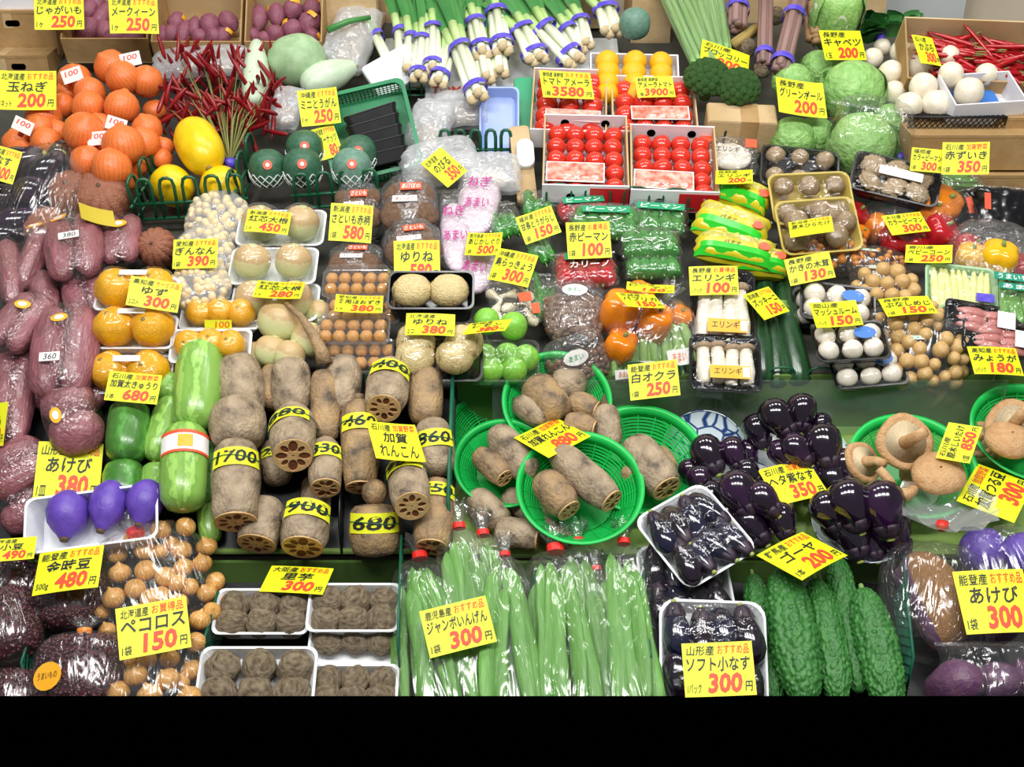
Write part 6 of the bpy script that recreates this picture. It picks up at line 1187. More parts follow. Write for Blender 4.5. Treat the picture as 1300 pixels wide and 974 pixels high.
# black bagged eggplants
EP = [(22,208,54,.12),(58,214,44,.12),(84,192,36,.11),(44,240,46,.10),(10,250,48,.09),(66,246,36,.08),(24,280,48,.07),(8,300,40,.06),(50,268,40,.06),(78,222,30,.09)]
labs = rowwords(EP, 'glossy black bagged eggplant', 'beside the brown pumpkin', 16)
for p, lab in zip(EP, labs):
    c = at(p[0], p[1], p[3], BL); s = mpp(c); build('eggplant','eggplant',Matrix.Translation(c) @ up_to((RND(.2,.9),RND(-.3,.6),RND(-.2,.4)), RND(0,6)) @ Matrix.Diagonal((p[2]*.86*s,p[2]*.86*s,p[2]*1.35*s,1)),lab,'eggplant','bagged eggplants')
bag((30,322),(78,190),110,70,'crumpled clear bag over the black eggplants',.08,.13,tie=None,mat='bag_film',name='bag_of_eggplants',zone=BL,tuft=0,neck=.3,power=3)
# brown pumpkins
for x, y, w_, hp, h_, rot, lab in ((93,246,62,50,.085,(.6,-.1,0),'brown ribbed pumpkin, left of the pair'),(130,250,72,52,.10,(.6,.1,1),'brown ribbed pumpkin, right of the pair'),(58,288,58,34,.06,(.5,0,2),'small brown ribbed pumpkin behind the wrapped sweet potatoes'),(200,316,52,56,.06,(.9,0,.5),'brown ribbed pumpkin right of the wrapped sweet potatoes')):
    put('pumpkin','pumpkin',x,y,w_,h_,lab,'pumpkin','brown ribbed pumpkins',rot=rot,hpx=hp,zone=BL)
# yellow squash
lay('squash','yellow_squash',(266,214),(240,158),58,.13,'upright yellow squash on top of the other two','squash','yellow squash',hB=.15,zone=BL)
lay('squash','yellow_squash',(205,248),(232,224),56,.085,'yellow squash lying at left in the wire basket','squash','yellow squash',hB=.085,zone=BL)
lay('squash','yellow_squash',(300,244),(262,228),52,.085,'yellow squash lying at right in the wire basket','squash','yellow squash',hB=.085,zone=BL)
# the bunch of dried chilies
root = at(292,208,.10,BL); s = mpp(root)
o = ob('chili_bunch', MB().tube([Vector((0,-.0,-.01)),Vector((0,0,.012))], .013, 10).mesh('band','tie_blue',True), None, Matrix.Translation(root)); tag(o, 'bunch of dried red chilies on stalks tied with a blue band', 'chili bunch')
chm = [remat(KIND['chili'][i][0][1], 'chili_dry') for i in range(3)]; rr = random.Random(5); n = 0
for i in range(30):
    tx, ty = rr.uniform(214,362), rr.uniform(62,150); e = at(tx, ty, .11+rr.uniform(-.02,.05), BL)-root; m1 = e*.5+Vector((0,-.01,.035*rr.random()))
    ob('stalk', MB().tube([Vector((0,0,0)), m1*.6, m1, e], .0028, 5, r2=.0012).mesh('stalk','chili_stem',True), o)
    for k in range(6):
        q = e+Vector((rr.uniform(-.035,.035), rr.uniform(-.03,.03), rr.uniform(-.05,.03))); dr = Vector((rr.uniform(-.6,.6), rr.uniform(-.4,.4), rr.uniform(-1,-.1) if k % 3 else rr.uniform(.2,1)))
        ob('chili', chm[k % 3], o, Matrix.Translation(q) @ up_to(dr, rr.random()*6) @ Matrix.Diagonal((.0115,.0115,rr.uniform(.05,.085),1)))
for k in range(16):
    q = at(rr.uniform(212,360), rr.uniform(100,195), .10, BL)-root; ob('chili', chm[k % 3], o, Matrix.Translation(q) @ up_to((rr.uniform(-1,1),-.2,rr.uniform(-1,.4)),1) @ Matrix.Diagonal((.011,.011,.075,1)))
# winter melons
put('melon_pale','winter_melon',377,78,68,.12,'round pale green winter melon behind the chilies','winter melon','winter melons',rot=(.9,1.2,0),hpx=72,zone=BL)
lay('melon_long','winter_melon',(322,132),(326,52),34,.12,'long whitish winter melon standing behind the chilies','winter melon','winter melons',hB=.14,zone=BL)
lay('melon_long','winter_melon',(384,112),(452,84),42,.10,'whitish winter melon lying behind the green basket','winter melon','winter melons',hB=.10,zone=BL)
# small dark melons with stickers and foam nets
for x, y, w_, h_, k, lab in ((387,190,48,.12,'melon_dark','small dark melon at the rear, left of the narrow card'),(455,196,48,.12,'melon_dark','small dark melon at the rear right against the green basket'),(340,214,48,.10,'melon_dark','leftmost small dark melon beside the chilies'),(384,213,50,.11,'melon_dark','small dark melon in the front middle'),(447,213,50,.115,'melon_grey','greyish small melon in front right')):
    o = put(k,'small_melon',x,y,w_,h_,lab,'small melon','small melons in foam nets',rot=(0,0,0),zone=BL,hpx=w_*1.02); M = o.matrix_basis; Mi = M.to_3x3().inverted(); d = (Mi @ (CAMP-M.translation+Vector((0,0,.6)))).normalized()
    ob('sticker', mk('sticker', [tuple((d*.505+ (d.orthogonal().normalized()*math.cos(a*.524)+d.cross(d.orthogonal().normalized())*math.sin(a*.524))*.12).normalized()*.532) for a in range(12)], [tuple(range(12))], 'sticker_red', False), o)
    ob('sticker_print', mk('sticker_print', [tuple((d*.505+ (d.orthogonal().normalized()*math.cos(a*.785)+d.cross(d.orthogonal().normalized())*math.sin(a*.785))*.05).normalized()*.54) for a in range(8)], [tuple(range(8))], 'sticker_white', False), o)
    mb = MB()
    for k2 in range(14):
        for sg in (-1, 1):
            pts = []
            for j in range(9):
                z = -.5+.5*j/8*.95; r = .5*max(0,1-abs(2*z)**2.3)**(1/2.3)+.012; a = 6.2832*k2/14+sg*j*.11; pts.append((r*math.cos(a), r*math.sin(a), z))
            mb.tube(pts[1:], .014, 4)
    ob('foam_net', mb.mesh('foam_net','foam_net',False), o)
# sweet potato cartons and closed boxes
def plain_box(label, x0, x1, y0, y1, z0, z1, mat='carton', hole=None, tape=True):
    o = ob('cardboard_box', MB().box(-(x1-x0)/2,(x1-x0)/2,0,y1-y0,0,z1-z0).mesh('body',mat), None, Matrix.Translation(((x0+x1)/2,y0,z0))); tag(o, label, 'box', 'cardboard boxes')
    w_, h_ = x1-x0, z1-z0
    if hole: ob('handle_hole', rings_mesh('handle_hole', [[(x+hole[0]*w_, -.0008+dy, y+hole[1]*h_) for x, y in rrect(.038,.016,.007)][::-1] for dy in (0,.0006)], 'plain_black', False), o)
    if tape: ob('tape', MB().box(-.012,.012,-.0006,y1-y0,h_*.6,h_+.0006).mesh('tape','carton_pale'), o)
    ob('lid_edge', MB().box(-w_/2-.001,w_/2+.001,-.001,.004,h_-.006,h_+.001).mesh('lid_edge',mat), o)
    return o
def wx(px, Y, py): d = ray(px, py); t = Y/d.y; return d.x*t, CAMZ+d.z*t
def box_px(label, px0, px1, py0, py1, Y, dep=.25, **k):
    x0, _ = wx(px0, Y, py1); x1, _ = wx(px1, Y, py1); _, z1 = wx(0, Y, py0); _, z0 = wx(0, Y, py1); return plain_box(label, x0, x1, Y, Y+dep, z0, z1, **k)
box_px('upper closed cardboard box with a handle hole, far left',-40,76,14,69,3.3,hole=(.05,.72))
box_px('lower closed cardboard box with a handle hole, far left',-40,76,71,160,3.22,dep=.3,hole=(.18,.85))
box_px('white topped box on the far left stack',-40,44,-30,12,3.32,mat='carton_white',tape=False)
def sp_carton(pxl, pxr, pyf, pyb, Y, lab, pots, where, back=60):
    x0, z1 = wx(pxl, Y, pyf); x1, _ = wx(pxr, Y, pyf); _, z0 = wx(0, Y, pyb); zb = z0
    px, py = (pxl+pxr)/2, pyb; s = Y/ray(650, pyf).y/F*1.0; M = basis(RIGHT, Vector((0,.94,.34)), Vector((0,-.34,.94)), Vector(((x0+x1)/2, Y, z0))); w_ = x1-x0; hh = (z1-z0)/.94; d_ = .2; t = .004
    o = ob('carton', MB().box(-w_/2,w_/2,0,d_,0,t).mesh('base','carton_inner'), None, M); tag(o, lab, 'carton', 'open cartons of sweet potatoes')
    ob('front_panel', MB().box(-w_/2,w_/2,0,t,t,hh).mesh('front_panel','carton'), o); ob('back_panel', MB().box(-w_/2,w_/2,d_-t,d_,t,hh+.11).mesh('back_panel','carton_inner'), o)
    for sg in (-1,1):
        V = [(sg*w_/2,t,t),(sg*w_/2,d_-t,t),(sg*w_/2,d_-t,hh+.11),(sg*w_/2,t,hh)]; V += [(v[0]-sg*t,*v[1:]) for v in V]
        ob('side_panel', mk('side_panel',V,[(0,1,2,3),(7,6,5,4),(0,4,5,1),(1,5,6,2),(2,6,7,3),(3,7,4,0)],'carton',False), o)
    labs = rowwords(pots, 'purple sweet potato', where, 12)
    for (x, y, w2, L2, an), lb in zip(pots, labs):
        dep = Y+.05+max(0, (pyf-y))*.0022; d = ray(x, y); c = CAMP+d*(dep/d.y); ss = mpp(c); a = math.radians(an)
        dr = RIGHT*math.sin(a)+UPW*math.cos(a)*.9+FWD*.3
        po = build('sweet_potato','sweet_potato',Matrix.Translation(c) @ up_to(dr, RND(0,6)) @ Matrix.Diagonal((w2*ss,w2*ss,L2*ss,1)),lb,'sweet potato','sweet potatoes '+where)
        if (x+y) % 3 < 2:
            ob('gold_sticker', mk('gold_sticker',[((.49*math.cos(th+j*.25))*1.03,(.49*math.sin(th+j*.25))*1.03,z) for th in (math.atan2(*( (up_to(dr).to_3x3().inverted() @ (CAMP-c)).yx)),) for z in (.1,.28) for j in (-2,-1,0,1,2)],[(i,i+1,6+i,5+i) for i in range(4)],'sticker_orange'), po)
sp_carton(80,190,46,80,3.22,'left open carton of purple sweet potatoes behind the 250 cards',[(113,10,20,40,10),(128,20,22,48,20),(112,36,26,40,40),(132,38,26,34,-20),(172,46,28,40,70),(150,46,24,36,80),(122,2,20,30,0),(178,30,24,40,30),(95,28,22,40,10),(160,25,22,40,-10)],'in the left carton')
sp_carton(194,308,50,82,3.21,'middle open carton of purple sweet potatoes behind the dried chilies',[(223,26,22,28,20),(218,42,20,30,30),(234,42,18,40,10),(247,34,18,34,0),(268,32,26,36,-5),(290,28,24,36,-40),(285,46,20,28,20),(253,46,22,22,40),(205,44,20,30,0),(272,48,24,24,60)],'in the middle carton')
sp_carton(312,410,50,82,3.2,'right open carton of purple sweet potatoes behind the winter melon',[(328,23,24,42,0),(351,19,22,38,-6),(370,12,26,30,0),(396,9,26,32,10),(394,30,28,34,40),(371,38,26,32,0),(320,46,26,24,40),(351,44,24,26,30),(397,47,24,22,50),(335,48,20,20,0)],'in the right carton')
# leeks
def leek(top, mid, bot, n, lab, w=12, h=.10, bands=(.45,), hb=None, spread=1.):
    """bundle: green tops at pixel top, white shafts from mid to the root ends at bot"""
    P0 = at(*bot, h, 'R' if bot[0] > 574 else 'L'); P1 = at(*mid, h+.01); P2 = at(*top, h+.03); s = mpp(P1)
    o = ob('leek_bundle', MB().mesh('x','tie_blue'), None, Matrix.Translation(P0)); tag(o, lab, 'leeks', 'bundles of leeks'); d = P1-P0; side = d.cross(FWD).normalized()
    r = w*s/2
    for i in range(n):
        k = i-(n-1)/2; row = (i % 2)-.5; off0 = side*k*r*1.25*spread+Vector((0,0,1))*row*r*1.2; off1 = side*k*r*1.05+Vector((0,0,1))*row*r
        a, b, c = off0, d+off1, (P2-P0)+side*k*r*2.6+Vector((0,0,row*r*2))
        st = ob('stalk', MB().tube([a,a*.6+b*.4,b], r, 9, r2=r*.95).mesh('stalk','leek_white',True), o)
        ob('pale_neck', MB().tube([b-d*.04,b*.7+c*.3], r*.97, 8, r2=r*1.05).mesh('pale_neck','leek_pale',True), o)
        b2 = b*.72+c*.28
        for q in range(3):
            e = c+side*(q-1)*r*2.4+Vector((0,0,(q % 2)*r)); m_ = (b2+e)/2+Vector((0,0,r*(q-.6)))
            V = []; N = 6
            for j in range(N+1):
                t = j/N; p = b2*(1-t)**2+m_*2*t*(1-t)+e*t*t; ww = r*(1.0-.65*t); V += [p-side*ww, p+Vector((0,-.4,.9)).normalized()*ww*.45, p+side*ww]
            ob('leaf', mk('leaf',V,[f for j in range(N) for f in ((j*3,j*3+1,j*3+4,j*3+3),(j*3+1,j*3+2,j*3+5,j*3+4))],'leek_green'), o)
        ob('root', lathe([(0,.5),(.3,.62),(.7,.55),(1,.3)],10,amp=.5,freq=9,mat='root_tan',name='root'), o, Matrix.Translation(a) @ up_to(a-b) @ Matrix.Diagonal((r*1.8,r*1.8,r*1.8,1)))
    for bi, t in enumerate(bands):
        mbb = MB()
        c = d*t; W_ = side*(n*r*.62+r*.7); U = Vector((0,-.3,1)).normalized()*r*1.9; hv = d.normalized()*r*.8
        ring = [c+W_*math.cos(6.2832*q/20)+U*math.sin(6.2832*q/20) for q in range(20)]; V = [p-hv for p in ring]+[p+hv for p in ring]; mbb.add(V,[(q,(q+1)%20,20+(q+1)%20,20+q) for q in range(20)])
        if bi == 0: o.data = mbb.mesh('band','tie_blue',True)
        else: ob('band', mbb.mesh('band','tie_blue',True), o)
LK = [((452,-12),(472,34),(494,80),2,'first leek bundle from the left, thin and leaning right',10,.10,(.9,)),((500,-15),(507,30),(512,80),2,'second leek bundle from the left with one low band',11,.11,(.95,)),((517,-15),(523,34),(520,90),2,'third leek bundle from the left, upright',11,.12,(.9,)),((538,-15),(537,36),(531,98),3,'leek bundle ending beside the small wire loop',10,.13,(.95,.1)),((546,-20),(550,20),(549,88),3,'upright leek bundle with two bands left of the longest one',10,.14,(.95,.12)),((580,-5),(574,48),(556,104),3,'leek bundle leaning left under the longest one',10,.13,(.2,)),((556,-20),(577,42),(607,122),3,'longest leek bundle hanging down with purple band',12,.15,(.95,.15)),((588,-20),(600,14),(612,68),3,'leek bundle right of the longest one, banded twice',11,.13,(.9,.2)),((598,-10),(606,46),(617,100),3,'leek bundle with brown root ends in the middle',11,.11,(.7,)),((622,-30),(628,2),(638,62),3,'thick leek bundle at the top centre',12,.13,(.95,.15)),((634,-20),(630,40),(634,92),3,'leek bundle below the thick centre one',11,.10,(.5,)),
      ((630,-5),(658,26),(682,76),4,'leek bundle curving right above the tomato cartons',11,.12,(.95,.2)),((652,-20),(678,24),(730,78),4,'long leek bundle reaching towards the citrus carton',11,.13,(.95,.2)),((690,-5),(715,30),(736,64),3,'leek bundle with dark tops left of the citrus carton',10,.11,(.95,)),((705,-20),(735,18),(744,56),3,'leek bundle behind the citrus carton, left',10,.12,(.95,)),((740,-25),(766,4),(778,40),4,'leek bundle behind the citrus carton, right',11,.12,(.95,))]
for t_, m_, b_, n_, lab, w_, h_, bd in LK: leek(t_, (m_[0]+(b_[0]-m_[0])*.2, m_[1]+(b_[1]-m_[1])*.2), b_, n_, lab, w_, h_, bd)
a = at(416,38,.16); b = at(470,22,.16); o = ob('leek_leaf', MB().tube([Vector((0,0,0)),(b-a)*.5+Vector((0,0,.006)),b-a], .009, 10, r2=.006).mesh('leaf','leek_green',True), None, Matrix.Translation(a)); tag(o, 'single green leek leaf lying across to the left', 'leek leaf')
# white packet, tomato box, light blue tray under the leeks
def slabthing(name, px, py, w, d, th, mat, lab, cat, h, yaw, pitch, zone=None, text=None, r=.01):
    M, s = frame(px, py, h, yaw, pitch, zone); R = lambda k, z: [(x, y, z) for x, y in rrect(w*s*k, d*s*k, r)]
    o = ob(name, rings_mesh(name, [R(.96,0),R(1,.004),R(1,th*s-.004),R(.96,th*s)], mat, False), None, M); tag(o, lab, cat)
    if text: ob('lettering', letters([(text, .012, .1, .9, .3, .7)], w*s, d*s, th*s+.0006, 'ink_red', 'lettering'), o)
    return o
slabthing('foam_sheet',636,82,300,110,6,'foam_white','white foam sheet lying under the leeks','foam sheet',.012,0,0,zone='R',r=.004)
slabthing('white_packet',500,96,66,50,14,'foam_white','white foam packet behind the green basket','packet',.085,32,30)
slabthing('tomato_box_lid',585,118,90,30,6,'carton_white','white carton lid printed TOMATO below the leeks','carton lid',.06,2,10,text='TOMATO')
ob('red_edge', MB().box(.02,.075,-.028,-.024,0,.016).mesh('red_edge','carton_red'), bpy.data.objects['tomato_box_lid'])
o, M, s = tray(634,160,48,90,16,'light_blue','light blue plastic tray standing behind the wire rack',pitch=34,h=.065,name='blue_tray')
slabthing('green_flat_box',668,140,26,90,10,'print_green','green and white carton edge beside the tomato cartons','carton',.06,4,20)
slabthing('brown_board',664,214,26,110,14,'carton_pale','tan cardboard strip leaning left of the tomato cartons','cardboard',.06,6,24)
slabthing('white_cup',667,200,22,40,14,'foam_white','small white rounded cup left of the tomato cartons','cup',.085,4,26,r=.018)
# the green plastic basket with black trays
M, s = frame(472,178,.085,14,34,BL); W_, D_, H_ = 108*s, 112*s, 34*s
o = ob('plastic_basket', MB().box(-W_/2,W_/2,-D_/2,D_/2,0,.003).mesh('base','basket_green'), None, M); tag(o, 'green plastic basket tilted behind the small melons', 'basket')
ob('rim', rings_mesh('rim',[[(x,y,z) for x,y in rrect(W_+e,D_+e,.02)] for e,z in ((0,H_-.008),(.012,H_-.006),(.012,H_),(-.006,H_),(-.006,H_-.01))],'basket_green',False,False,False), o)
for nm, (ax, ay, bx, by) in (('side_wall',(-W_/2,-D_/2,W_/2,-D_/2)),('side_wall',(W_/2,-D_/2,W_/2,D_/2)),('side_wall',(W_/2,D_/2,-W_/2,D_/2)),('side_wall',(-W_/2,D_/2,-W_/2,-D_/2))):
    mb = MB(); n = 22; a = Vector((ax,ay,0)); b = Vector((bx,by,0))
    for i in range(n+1): p = a+(b-a)*i/n; mb.tube([p,p+Vector((0,0,H_-.006))], .0016, 4)
    for j in range(6): z = Vector((0,0,(H_-.008)*j/5)); mb.tube([a+z,b+z], .0016, 4)
    ob(nm, mb.mesh('side_wall','basket_green'), o)
bt = tray_mesh(66*s,44*s,16*s,'black_plastic',name='black_tray',flare=.9)
for i in range(5):
    t = ob('black_tray', bt, None, M @ Matrix.Translation((8*s,(-46+i*14)*s,24*s)) @ Matrix.Rotation(.02*i,4,'Z') @ Matrix.Rotation(-math.pi*.42,4,'X')); tag(t, ['lowest black tray of the stack in the green basket','second black tray of the stack in the green basket','third black tray of the stack in the green basket','fourth black tray of the stack in the green basket','topmost empty black tray of the stack in the green basket'][i], 'tray', 'black trays in the basket')
# citrus and tomato cartons
def grid_carton(px, py, w, d, hh, lab, kind, name, what, where, cols, rows, sz, h, yaw, pitch, mat, inner, fmat, cat, leaflet=None, zone='R', back=None, notch=False):
    o, M, s = carton(px, py, w, d, hh, lab, yaw, pitch, h, mat, inner, zone, fmat=fmat, back=back, group='open fruit cartons')
    for r in range(rows):
        for c in range(cols):
            x = (-.5+(c+.5)/cols)*w*.9; y = (.5-(r+.5)/rows)*d*.9
            inlocal(kind, name, M, s, x+RND(-1,1), y+RND(-1,1), 4+sz*.46, sz*RND(.97,1.03), f'{what}, {ORD[c]} from left in {ORD[r]} row {where}', cat, what+'s '+where, hpx=sz*.92, rot=(RND(-.5,.5),RND(-.4,.4),RND(0,6)))
    if leaflet:
        lx, ly, lw, lh, rz = leaflet; LM = Matrix.Translation((lx*w*s, ly*d*s, (sz*.95+6)*s)) @ Matrix.Rotation(rz, 4, 'Z')
        st = sticker(o, LM, lw*s, lh*s, [], 'sticker_white', name='leaflet')
        sticker(st, Matrix.Translation((0,0,.0007)), lw*s*.96, lh*s*.9, [], 'leaflet_red', name='leaflet_print'); ob('lettering', letters([('アメーラ', .012, .3, .9, .08, .34)], lw*s, lh*s, .0014, 'paper_white', 'lettering'), st)
    return o, M, s
pm('leaflet_red', 'E8604A', 'F3B9A8', 60, .4, c3='8FC6B4')
grid_carton(804,112,112,80,20,'white open carton of yellow citrus under the leeks','citrus','yellow_citrus','yellow citrus','of the white carton',3,4,30,.085,-2,14,'carton_white','carton_white','carton_white','citrus')
grid_carton(722,148,94,124,28,'back left open carton of tomatoes','tomato','tomato','red tomato','of the back left carton',3,5,27,.075,-3,4,'carton_pale','carton_white','carton_white','tomato',leaflet=(.05,-.3,68,22,-.03))
grid_carton(828,152,106,112,26,'back right open carton of tomatoes','tomato','tomato','red tomato','of the back right carton',4,4,26,.075,-2,4,'carton_pale','carton_white','carton_white','tomato',leaflet=(.06,-.22,72,26,.02))
o1, M1, s1 = grid_carton(742,216,106,136,34,'front left open carton of tomatoes','tomato','tomato','red tomato','of the front left carton',4,5,25,.075,-2,4,'carton_pale','carton_white','carton_white','tomato',leaflet=(-.12,-.28,72,36,-.02))
o2, M2, s2 = grid_carton(852,226,108,126,34,'front right open carton of tomatoes','tomato','tomato','red tomato','of the front right carton',4,5,25,.07,-3,4,'carton_pale','carton_white','carton_white','tomato',leaflet=(-.12,-.3,74,34,-.03))
for oo, ss, w_, d_ in ((o1,s1,106,136),(o2,s2,108,126)):
    ob('red_print', MB().box(w_*.05*ss,w_*.5*ss,-d_/2*ss-.0008,-d_/2*ss,.004,30*ss).mesh('red_print','carton_red'), oo); ob('hand_hole', rings_mesh('hand_hole',[[(x-18*ss,-d_/2*ss-.001+q,y+16*ss) for x,y in rrect(11*ss,11*ss,.01)][::-1] for q in (0,.0006)],'plain_black',False), oo)
    for hx in (-26,26): ob('hand_hole', rings_mesh('hand_hole',[[(x+hx*ss,d_/2*ss-.0052+q,y+22*ss) for x,y in rrect(11*ss,11*ss,.01)][::-1] for q in (0,.0006)],'plain_black',False), oo)
# broccoli on its box
o = slabthing('produce_box',936,182,86,40,46,'carton_pale','small brown box marked L carrying the broccoli','box',.055,-4,0,zone='R',r=.003); s = mpp(o.matrix_basis.translation)
ob('lettering', letters([('L',.012,.42,.55,.2,.7)],86*s,46*s,0,'ink_black','lettering'), o, Matrix.Translation((-16*s,-20*s-.0008,23*s)) @ Matrix.Rotation(math.pi/2,4,'X')); ob('tape', MB().box(-2*s,20*s,-20*s-.0006,20*s,2*s,46*s+.0006).mesh('tape','carton'), o)
for x, y, w_, h_, lab in ((898,100,60,.165,'rear left head of broccoli on the brown box'),(937,112,58,.165,'front right head of broccoli on the brown box')): put('broccoli','broccoli',x,y,w_,h_,lab,'broccoli','heads of broccoli',rot=(.35,0,x),hpx=54)
# butterbur stalks in bags
for i, (A, B, w_, lab) in enumerate((((905,88),(852,-30),20,'leftmost bagged green butterbur stalks'),((886,82),(838,-24),18,'bagged butterbur stalks beside the citrus carton'),((908,76),(872,-30),20,'second bagged green butterbur stalks'),((912,68),(890,-30),20,'third bagged green butterbur stalks'),((920,66),(906,-30),18,'rightmost bagged green butterbur stalks'))):
    a = at(*A,.12,'R'); b = at(*B,.16,'R'); s = mpp((a+b)/2); o = ob('butterbur_bundle', lathe([(0,.3),(.05,.46),(.5,.52),(1,.5)],18,amp=.1,freq=6,mat='bag_film',name='film'), None, Matrix.Translation((a+b)/2) @ up_to(b-a) @ Matrix.Diagonal((w_*1.15*s,w_*1.15*s,(b-a).length,1))); tag(o, lab, 'butterbur', 'bagged butterbur stalks')
    for k in range(5): th = k*1.257; ob('stalk', MB().tube([(.27*math.cos(th),.27*math.sin(th),-.49),(.3*math.cos(th+.3),.3*math.sin(th+.3),.49)],.19,7).mesh('stalk','fuki',True), o)
# udo / taro stem bundles with purple bands
def sticks(A, B, w, n, lab, h, hB, mat='udo_stalk', bands=(.08,.6), endm='udo_cut'):
    a = at(*A,h,'R'); b = at(*B,hB,'R'); s = mpp((a+b)/2); M = Matrix.Translation((a+b)/2) @ up_to(b-a); L = (b-a).length; R = w*s/2
    o = ob('stalk_bundle', MB().mesh('x','tie_blue'), None, M); tag(o, lab, 'stalks', 'bundles of purple taro stems'); mb = MB(); r = R/(n**.5)*1.05
    for k in range(n):
        rad = R*.62*((k+.4)/n)**.5; th = k*2.4; st = ob('stalk', MB().tube([(rad*math.cos(th),rad*math.sin(th),-L/2+RND(0,.01)),(rad*.95*math.cos(th),rad*.95*math.sin(th),L/2)],r,8).mesh('stalk',mat,True), o)
    for t in bands: mb.add([((R*1.0)*math.cos(6.2832*q/24),(R*1.0)*math.sin(6.2832*q/24),-L/2+L*t+dz) for dz in (-5*s,5*s) for q in range(24)],[(q,(q+1)%24,24+(q+1)%24,24+q) for q in range(24)])
    o.data = mb.mesh('band','tie_blue',True)
sticks((990,92),(1018,-20),30,9,'purple stem bundle with two bands, nearest',.16,.2,bands=(.1,.62))
sticks((970,84),(972,-5),24,8,'brown stem bundle with its cut end low',.15,.17,mat='udo_stalk',bands=(.15,))
sticks((936,36),(938,-30),30,8,'rear stem bundle with cut ends towards the broccoli card',.14,.16,bands=(.35,))
sticks((1034,50),(1024,-20),26,4,'thick pale stem stump behind the cabbage card',.13,.16,mat='udo_cut',bands=(.6,))
sticks((925,62),(962,36),18,3,'short brown root ends under the stem bundles',.11,.13,mat='cucumber_end',bands=())
heap('taro','taro_root',((968,88,22,.13),(950,60,22,.11),(985,20,22,.12)),'brown stem root','below the stem bundles','root','brown stem roots')
# cabbages
put('hakusai','napa_cabbage',1062,22,64,.17,'pale napa cabbage standing at the back','cabbage','cabbages',rot=(.4,0,.6),hpx=86)
for k, x, y, w_, h_, rot, lab in (('cabbage',1083,116,80,.14,(.3,.1,1.2),'largest green cabbage in the middle of the heap'),('cabbage',1130,156,50,.10,(.2,.4,2),'smaller dark leaved cabbage right of the largest'),('cabbage',1094,184,84,.11,(.4,0,0),'film wrapped cabbage with purple lettering'),('green_ball',1006,176,58,.09,(.2,0,1),'small round cabbage left below the 200 card'),('green_ball',1036,172,50,.085,(.2,.3,2),'small round cabbage in shade behind the left one'),('green_ball',1006,104,50,.13,(0,0,0),'wrapped round cabbage peeking over the 200 card'),('cabbage',1040,88,50,.09,(.2,.2,2),'cabbage in shade behind the largest one')):
    put(k,'cabbage',x,y,w_,h_,lab,'cabbage','cabbages',rot=rot,hpx=w_*.92)
o, M, s = pillow(1094,200,104,90,84,'crinkled film around the front cabbage with purple print',h=.055,yaw=-12,pitch=14,mat='bag_film',name='cabbage_film',pw=.6)
# turnips with their leaves
TN = [(1145,66,30,.15),(1131,92,31,.15),(1135,118,30,.13),(1168,86,34,.17),(1172,110,35,.18),(1205,71,26,.2),(1207,95,32,.2),(1230,117,37,.185),(1252,95,29,.185),(1154,135,35,.155),(1188,133,36,.16),(1108,74,26,.12),(1158,45,28,.14),(1182,62,26,.18),(1120,60,22,.11)]
heap('turnip','turnip',TN,'white turnip','of the turnip heap','turnip','white turnips',gap=12)
def leafy(px, py, n, h, lab, w=40, mat='leaf_dark'):
    c = at(px, py, h, 'R'); s = mpp(c); o = ob('leafy_greens', MB().tube([Vector((0,0,-.02)),Vector((0,0,.02))],.012,8).mesh('band','tie_blue',True), None, Matrix.Translation(c)); tag(o, lab, 'greens', 'bunches of leafy greens'); rr = random.Random(px)
    for i in range(n):
        d = Vector((rr.uniform(-1,1),rr.uniform(-.6,.6),rr.uniform(.1,1))).normalized()*w*s*rr.uniform(.6,1.2); sd = d.cross(Vector((rr.random(),1,rr.random()))).normalized(); V = []; N = 5
        for j in range(N+1):
            t = j/N; p = d*t+Vector((0,-.3,-1))*t*t*.02; ww = w*s*.32*math.sin(math.pi*min(.97,.12+t*.85)); V += [p-sd*ww,p+sd.cross(d).normalized()*ww*.3,p+sd*ww]
        ob('leaf', mk('leaf',V,[f for j in range(N) for f in ((j*3,j*3+1,j*3+4,j*3+3),(j*3+1,j*3+2,j*3+5,j*3+4))],mat), o)
leafy(1118,46,22,.13,'dark leafy greens with blue band behind the turnips',38); leafy(1146,38,20,.13,'dark leafy greens right behind the turnips',36); leafy(1102,34,16,.13,'dark leafy greens beside the napa cabbage',34); leafy(1196,58,10,.12,'turnip leaves below the bent card',20); leafy(1226,104,10,.16,'turnip leaves inside the white carton',24); leafy(1140,205,12,.07,'cabbage leaves right of the film wrapped cabbage',26); leafy(1216,268,8,.03,'dark green leaves behind the bagged peppers',26)
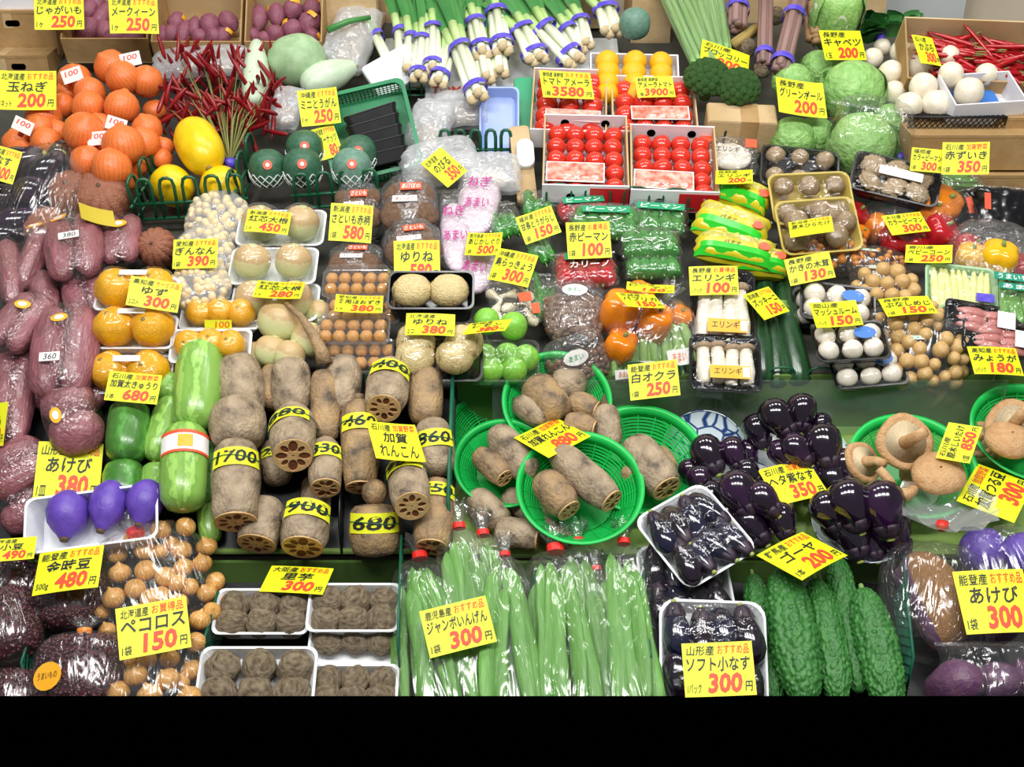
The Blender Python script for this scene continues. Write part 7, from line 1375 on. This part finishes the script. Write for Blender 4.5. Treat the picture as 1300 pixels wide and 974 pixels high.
# right back: chili carton, white carton, brown boxes, black mesh tray
o, M, s = carton(1228,90,176,86,30,'brown open carton heaped with red chilies',yaw=-3,pitch=16,h=.15,mat='carton',zone='R',back=46)
for i in range(90):
    p = M @ Matrix.Translation((RND(-.3,.33)*176*s,RND(-.34,.34)*86*s,RND(14,32)*s)) @ Matrix.Rotation(RND(-.6,.6)+(1.57 if i % 2 else 1.2),4,'Z') @ Matrix.Rotation(math.pi/2+RND(-.25,.25),4,'X') @ Matrix.Diagonal((6.5*s,6.5*s,RND(44,66)*s,1))
    build('chili','red_chili',p,'fresh red chili in the heaped brown carton','chili','red chilies in the carton')
o, M, s = carton(1238,140,92,64,34,'white open carton under the right turnips',yaw=6,pitch=2,h=.135,mat='carton_white',inner='carton_white',zone='R')
slabthing('blue_card',1236,128,60,30,4,'print_blue','blue printed sheet lying in the white carton','sheet',.15,6,4,zone='R')
o, M, s = tray(1302,122,50,66,18,'clear_plastic','clear tray of yellow flowers at the right edge',pitch=24,h=.075,name='clear_tray')
for i, (x, y) in enumerate(((-12,16),(6,18),(-10,-2),(8,0),(-12,-18),(6,-18))): inlocal('pepper_yellow','yellow_flower',M,s,x,y,10,18,f'yellow flower bud, {("left","right")[i % 2]} one in {ORD[i//2]} row of the clear tray','flower','yellow flowers in the tray')
a = at(1150,171,.125,'R'); b = at(1272,171,.125,'R'); s = mpp(a)
net_panel((a,b,b+Vector((0,-.01,.045)),a+Vector((0,-.01,.045))),'black plastic mesh crate edge below the turnips',mat='black_plastic',cell=.012,name='mesh_crate',cat='crate'); net_panel((a+Vector((0,.1,.03)),b+Vector((0,.1,.03)),b+Vector((0,-.01,.045)),a+Vector((0,-.01,.045))),'black plastic mesh crate top below the turnips',mat='black_plastic',cell=.012,name='mesh_crate',cat='crate')
box_px('upper brown box at the right behind the 350 card',1150,1330,172,216,2.74,dep=.12,tape=False)
box_px('lower brown box at the right below the 350 card',1200,1330,223,268,2.72,dep=.14,tape=False,mat='carton')
box_px('narrow brown box end at the far right',1266,1330,150,170,2.79,dep=.1,tape=False)
box_px('tan carton wall behind the leeks and citrus',690,770,-40,36,3.45,tape=False,mat='carton_pale'); box_px('tan carton behind the first leeks',410,480,-40,50,3.3,tape=False,mat='carton_pale'); box_px('tan carton behind the butterbur',800,850,-40,60,3.4,tape=False,mat='carton_pale')
struct(ob('wall_right', MB().box(.98,1.35,3.75,3.8,1.0,2.4).mesh('wall_right','wall_grey')))
box_px('tan carton behind the tops of the leeks',480,694,-60,34,3.55,tape=False,mat='carton_pale'); box_px('tan carton behind the stem bundles and napa cabbage',846,1120,-60,40,3.55,tape=False,mat='carton_pale')
put('melon_grey','winter_melon',806,30,40,.14,'grey green melon behind the citrus carton','winter melon','winter melons',rot=(0,0,0))
# the price cards go in last
cards(); blank_card()
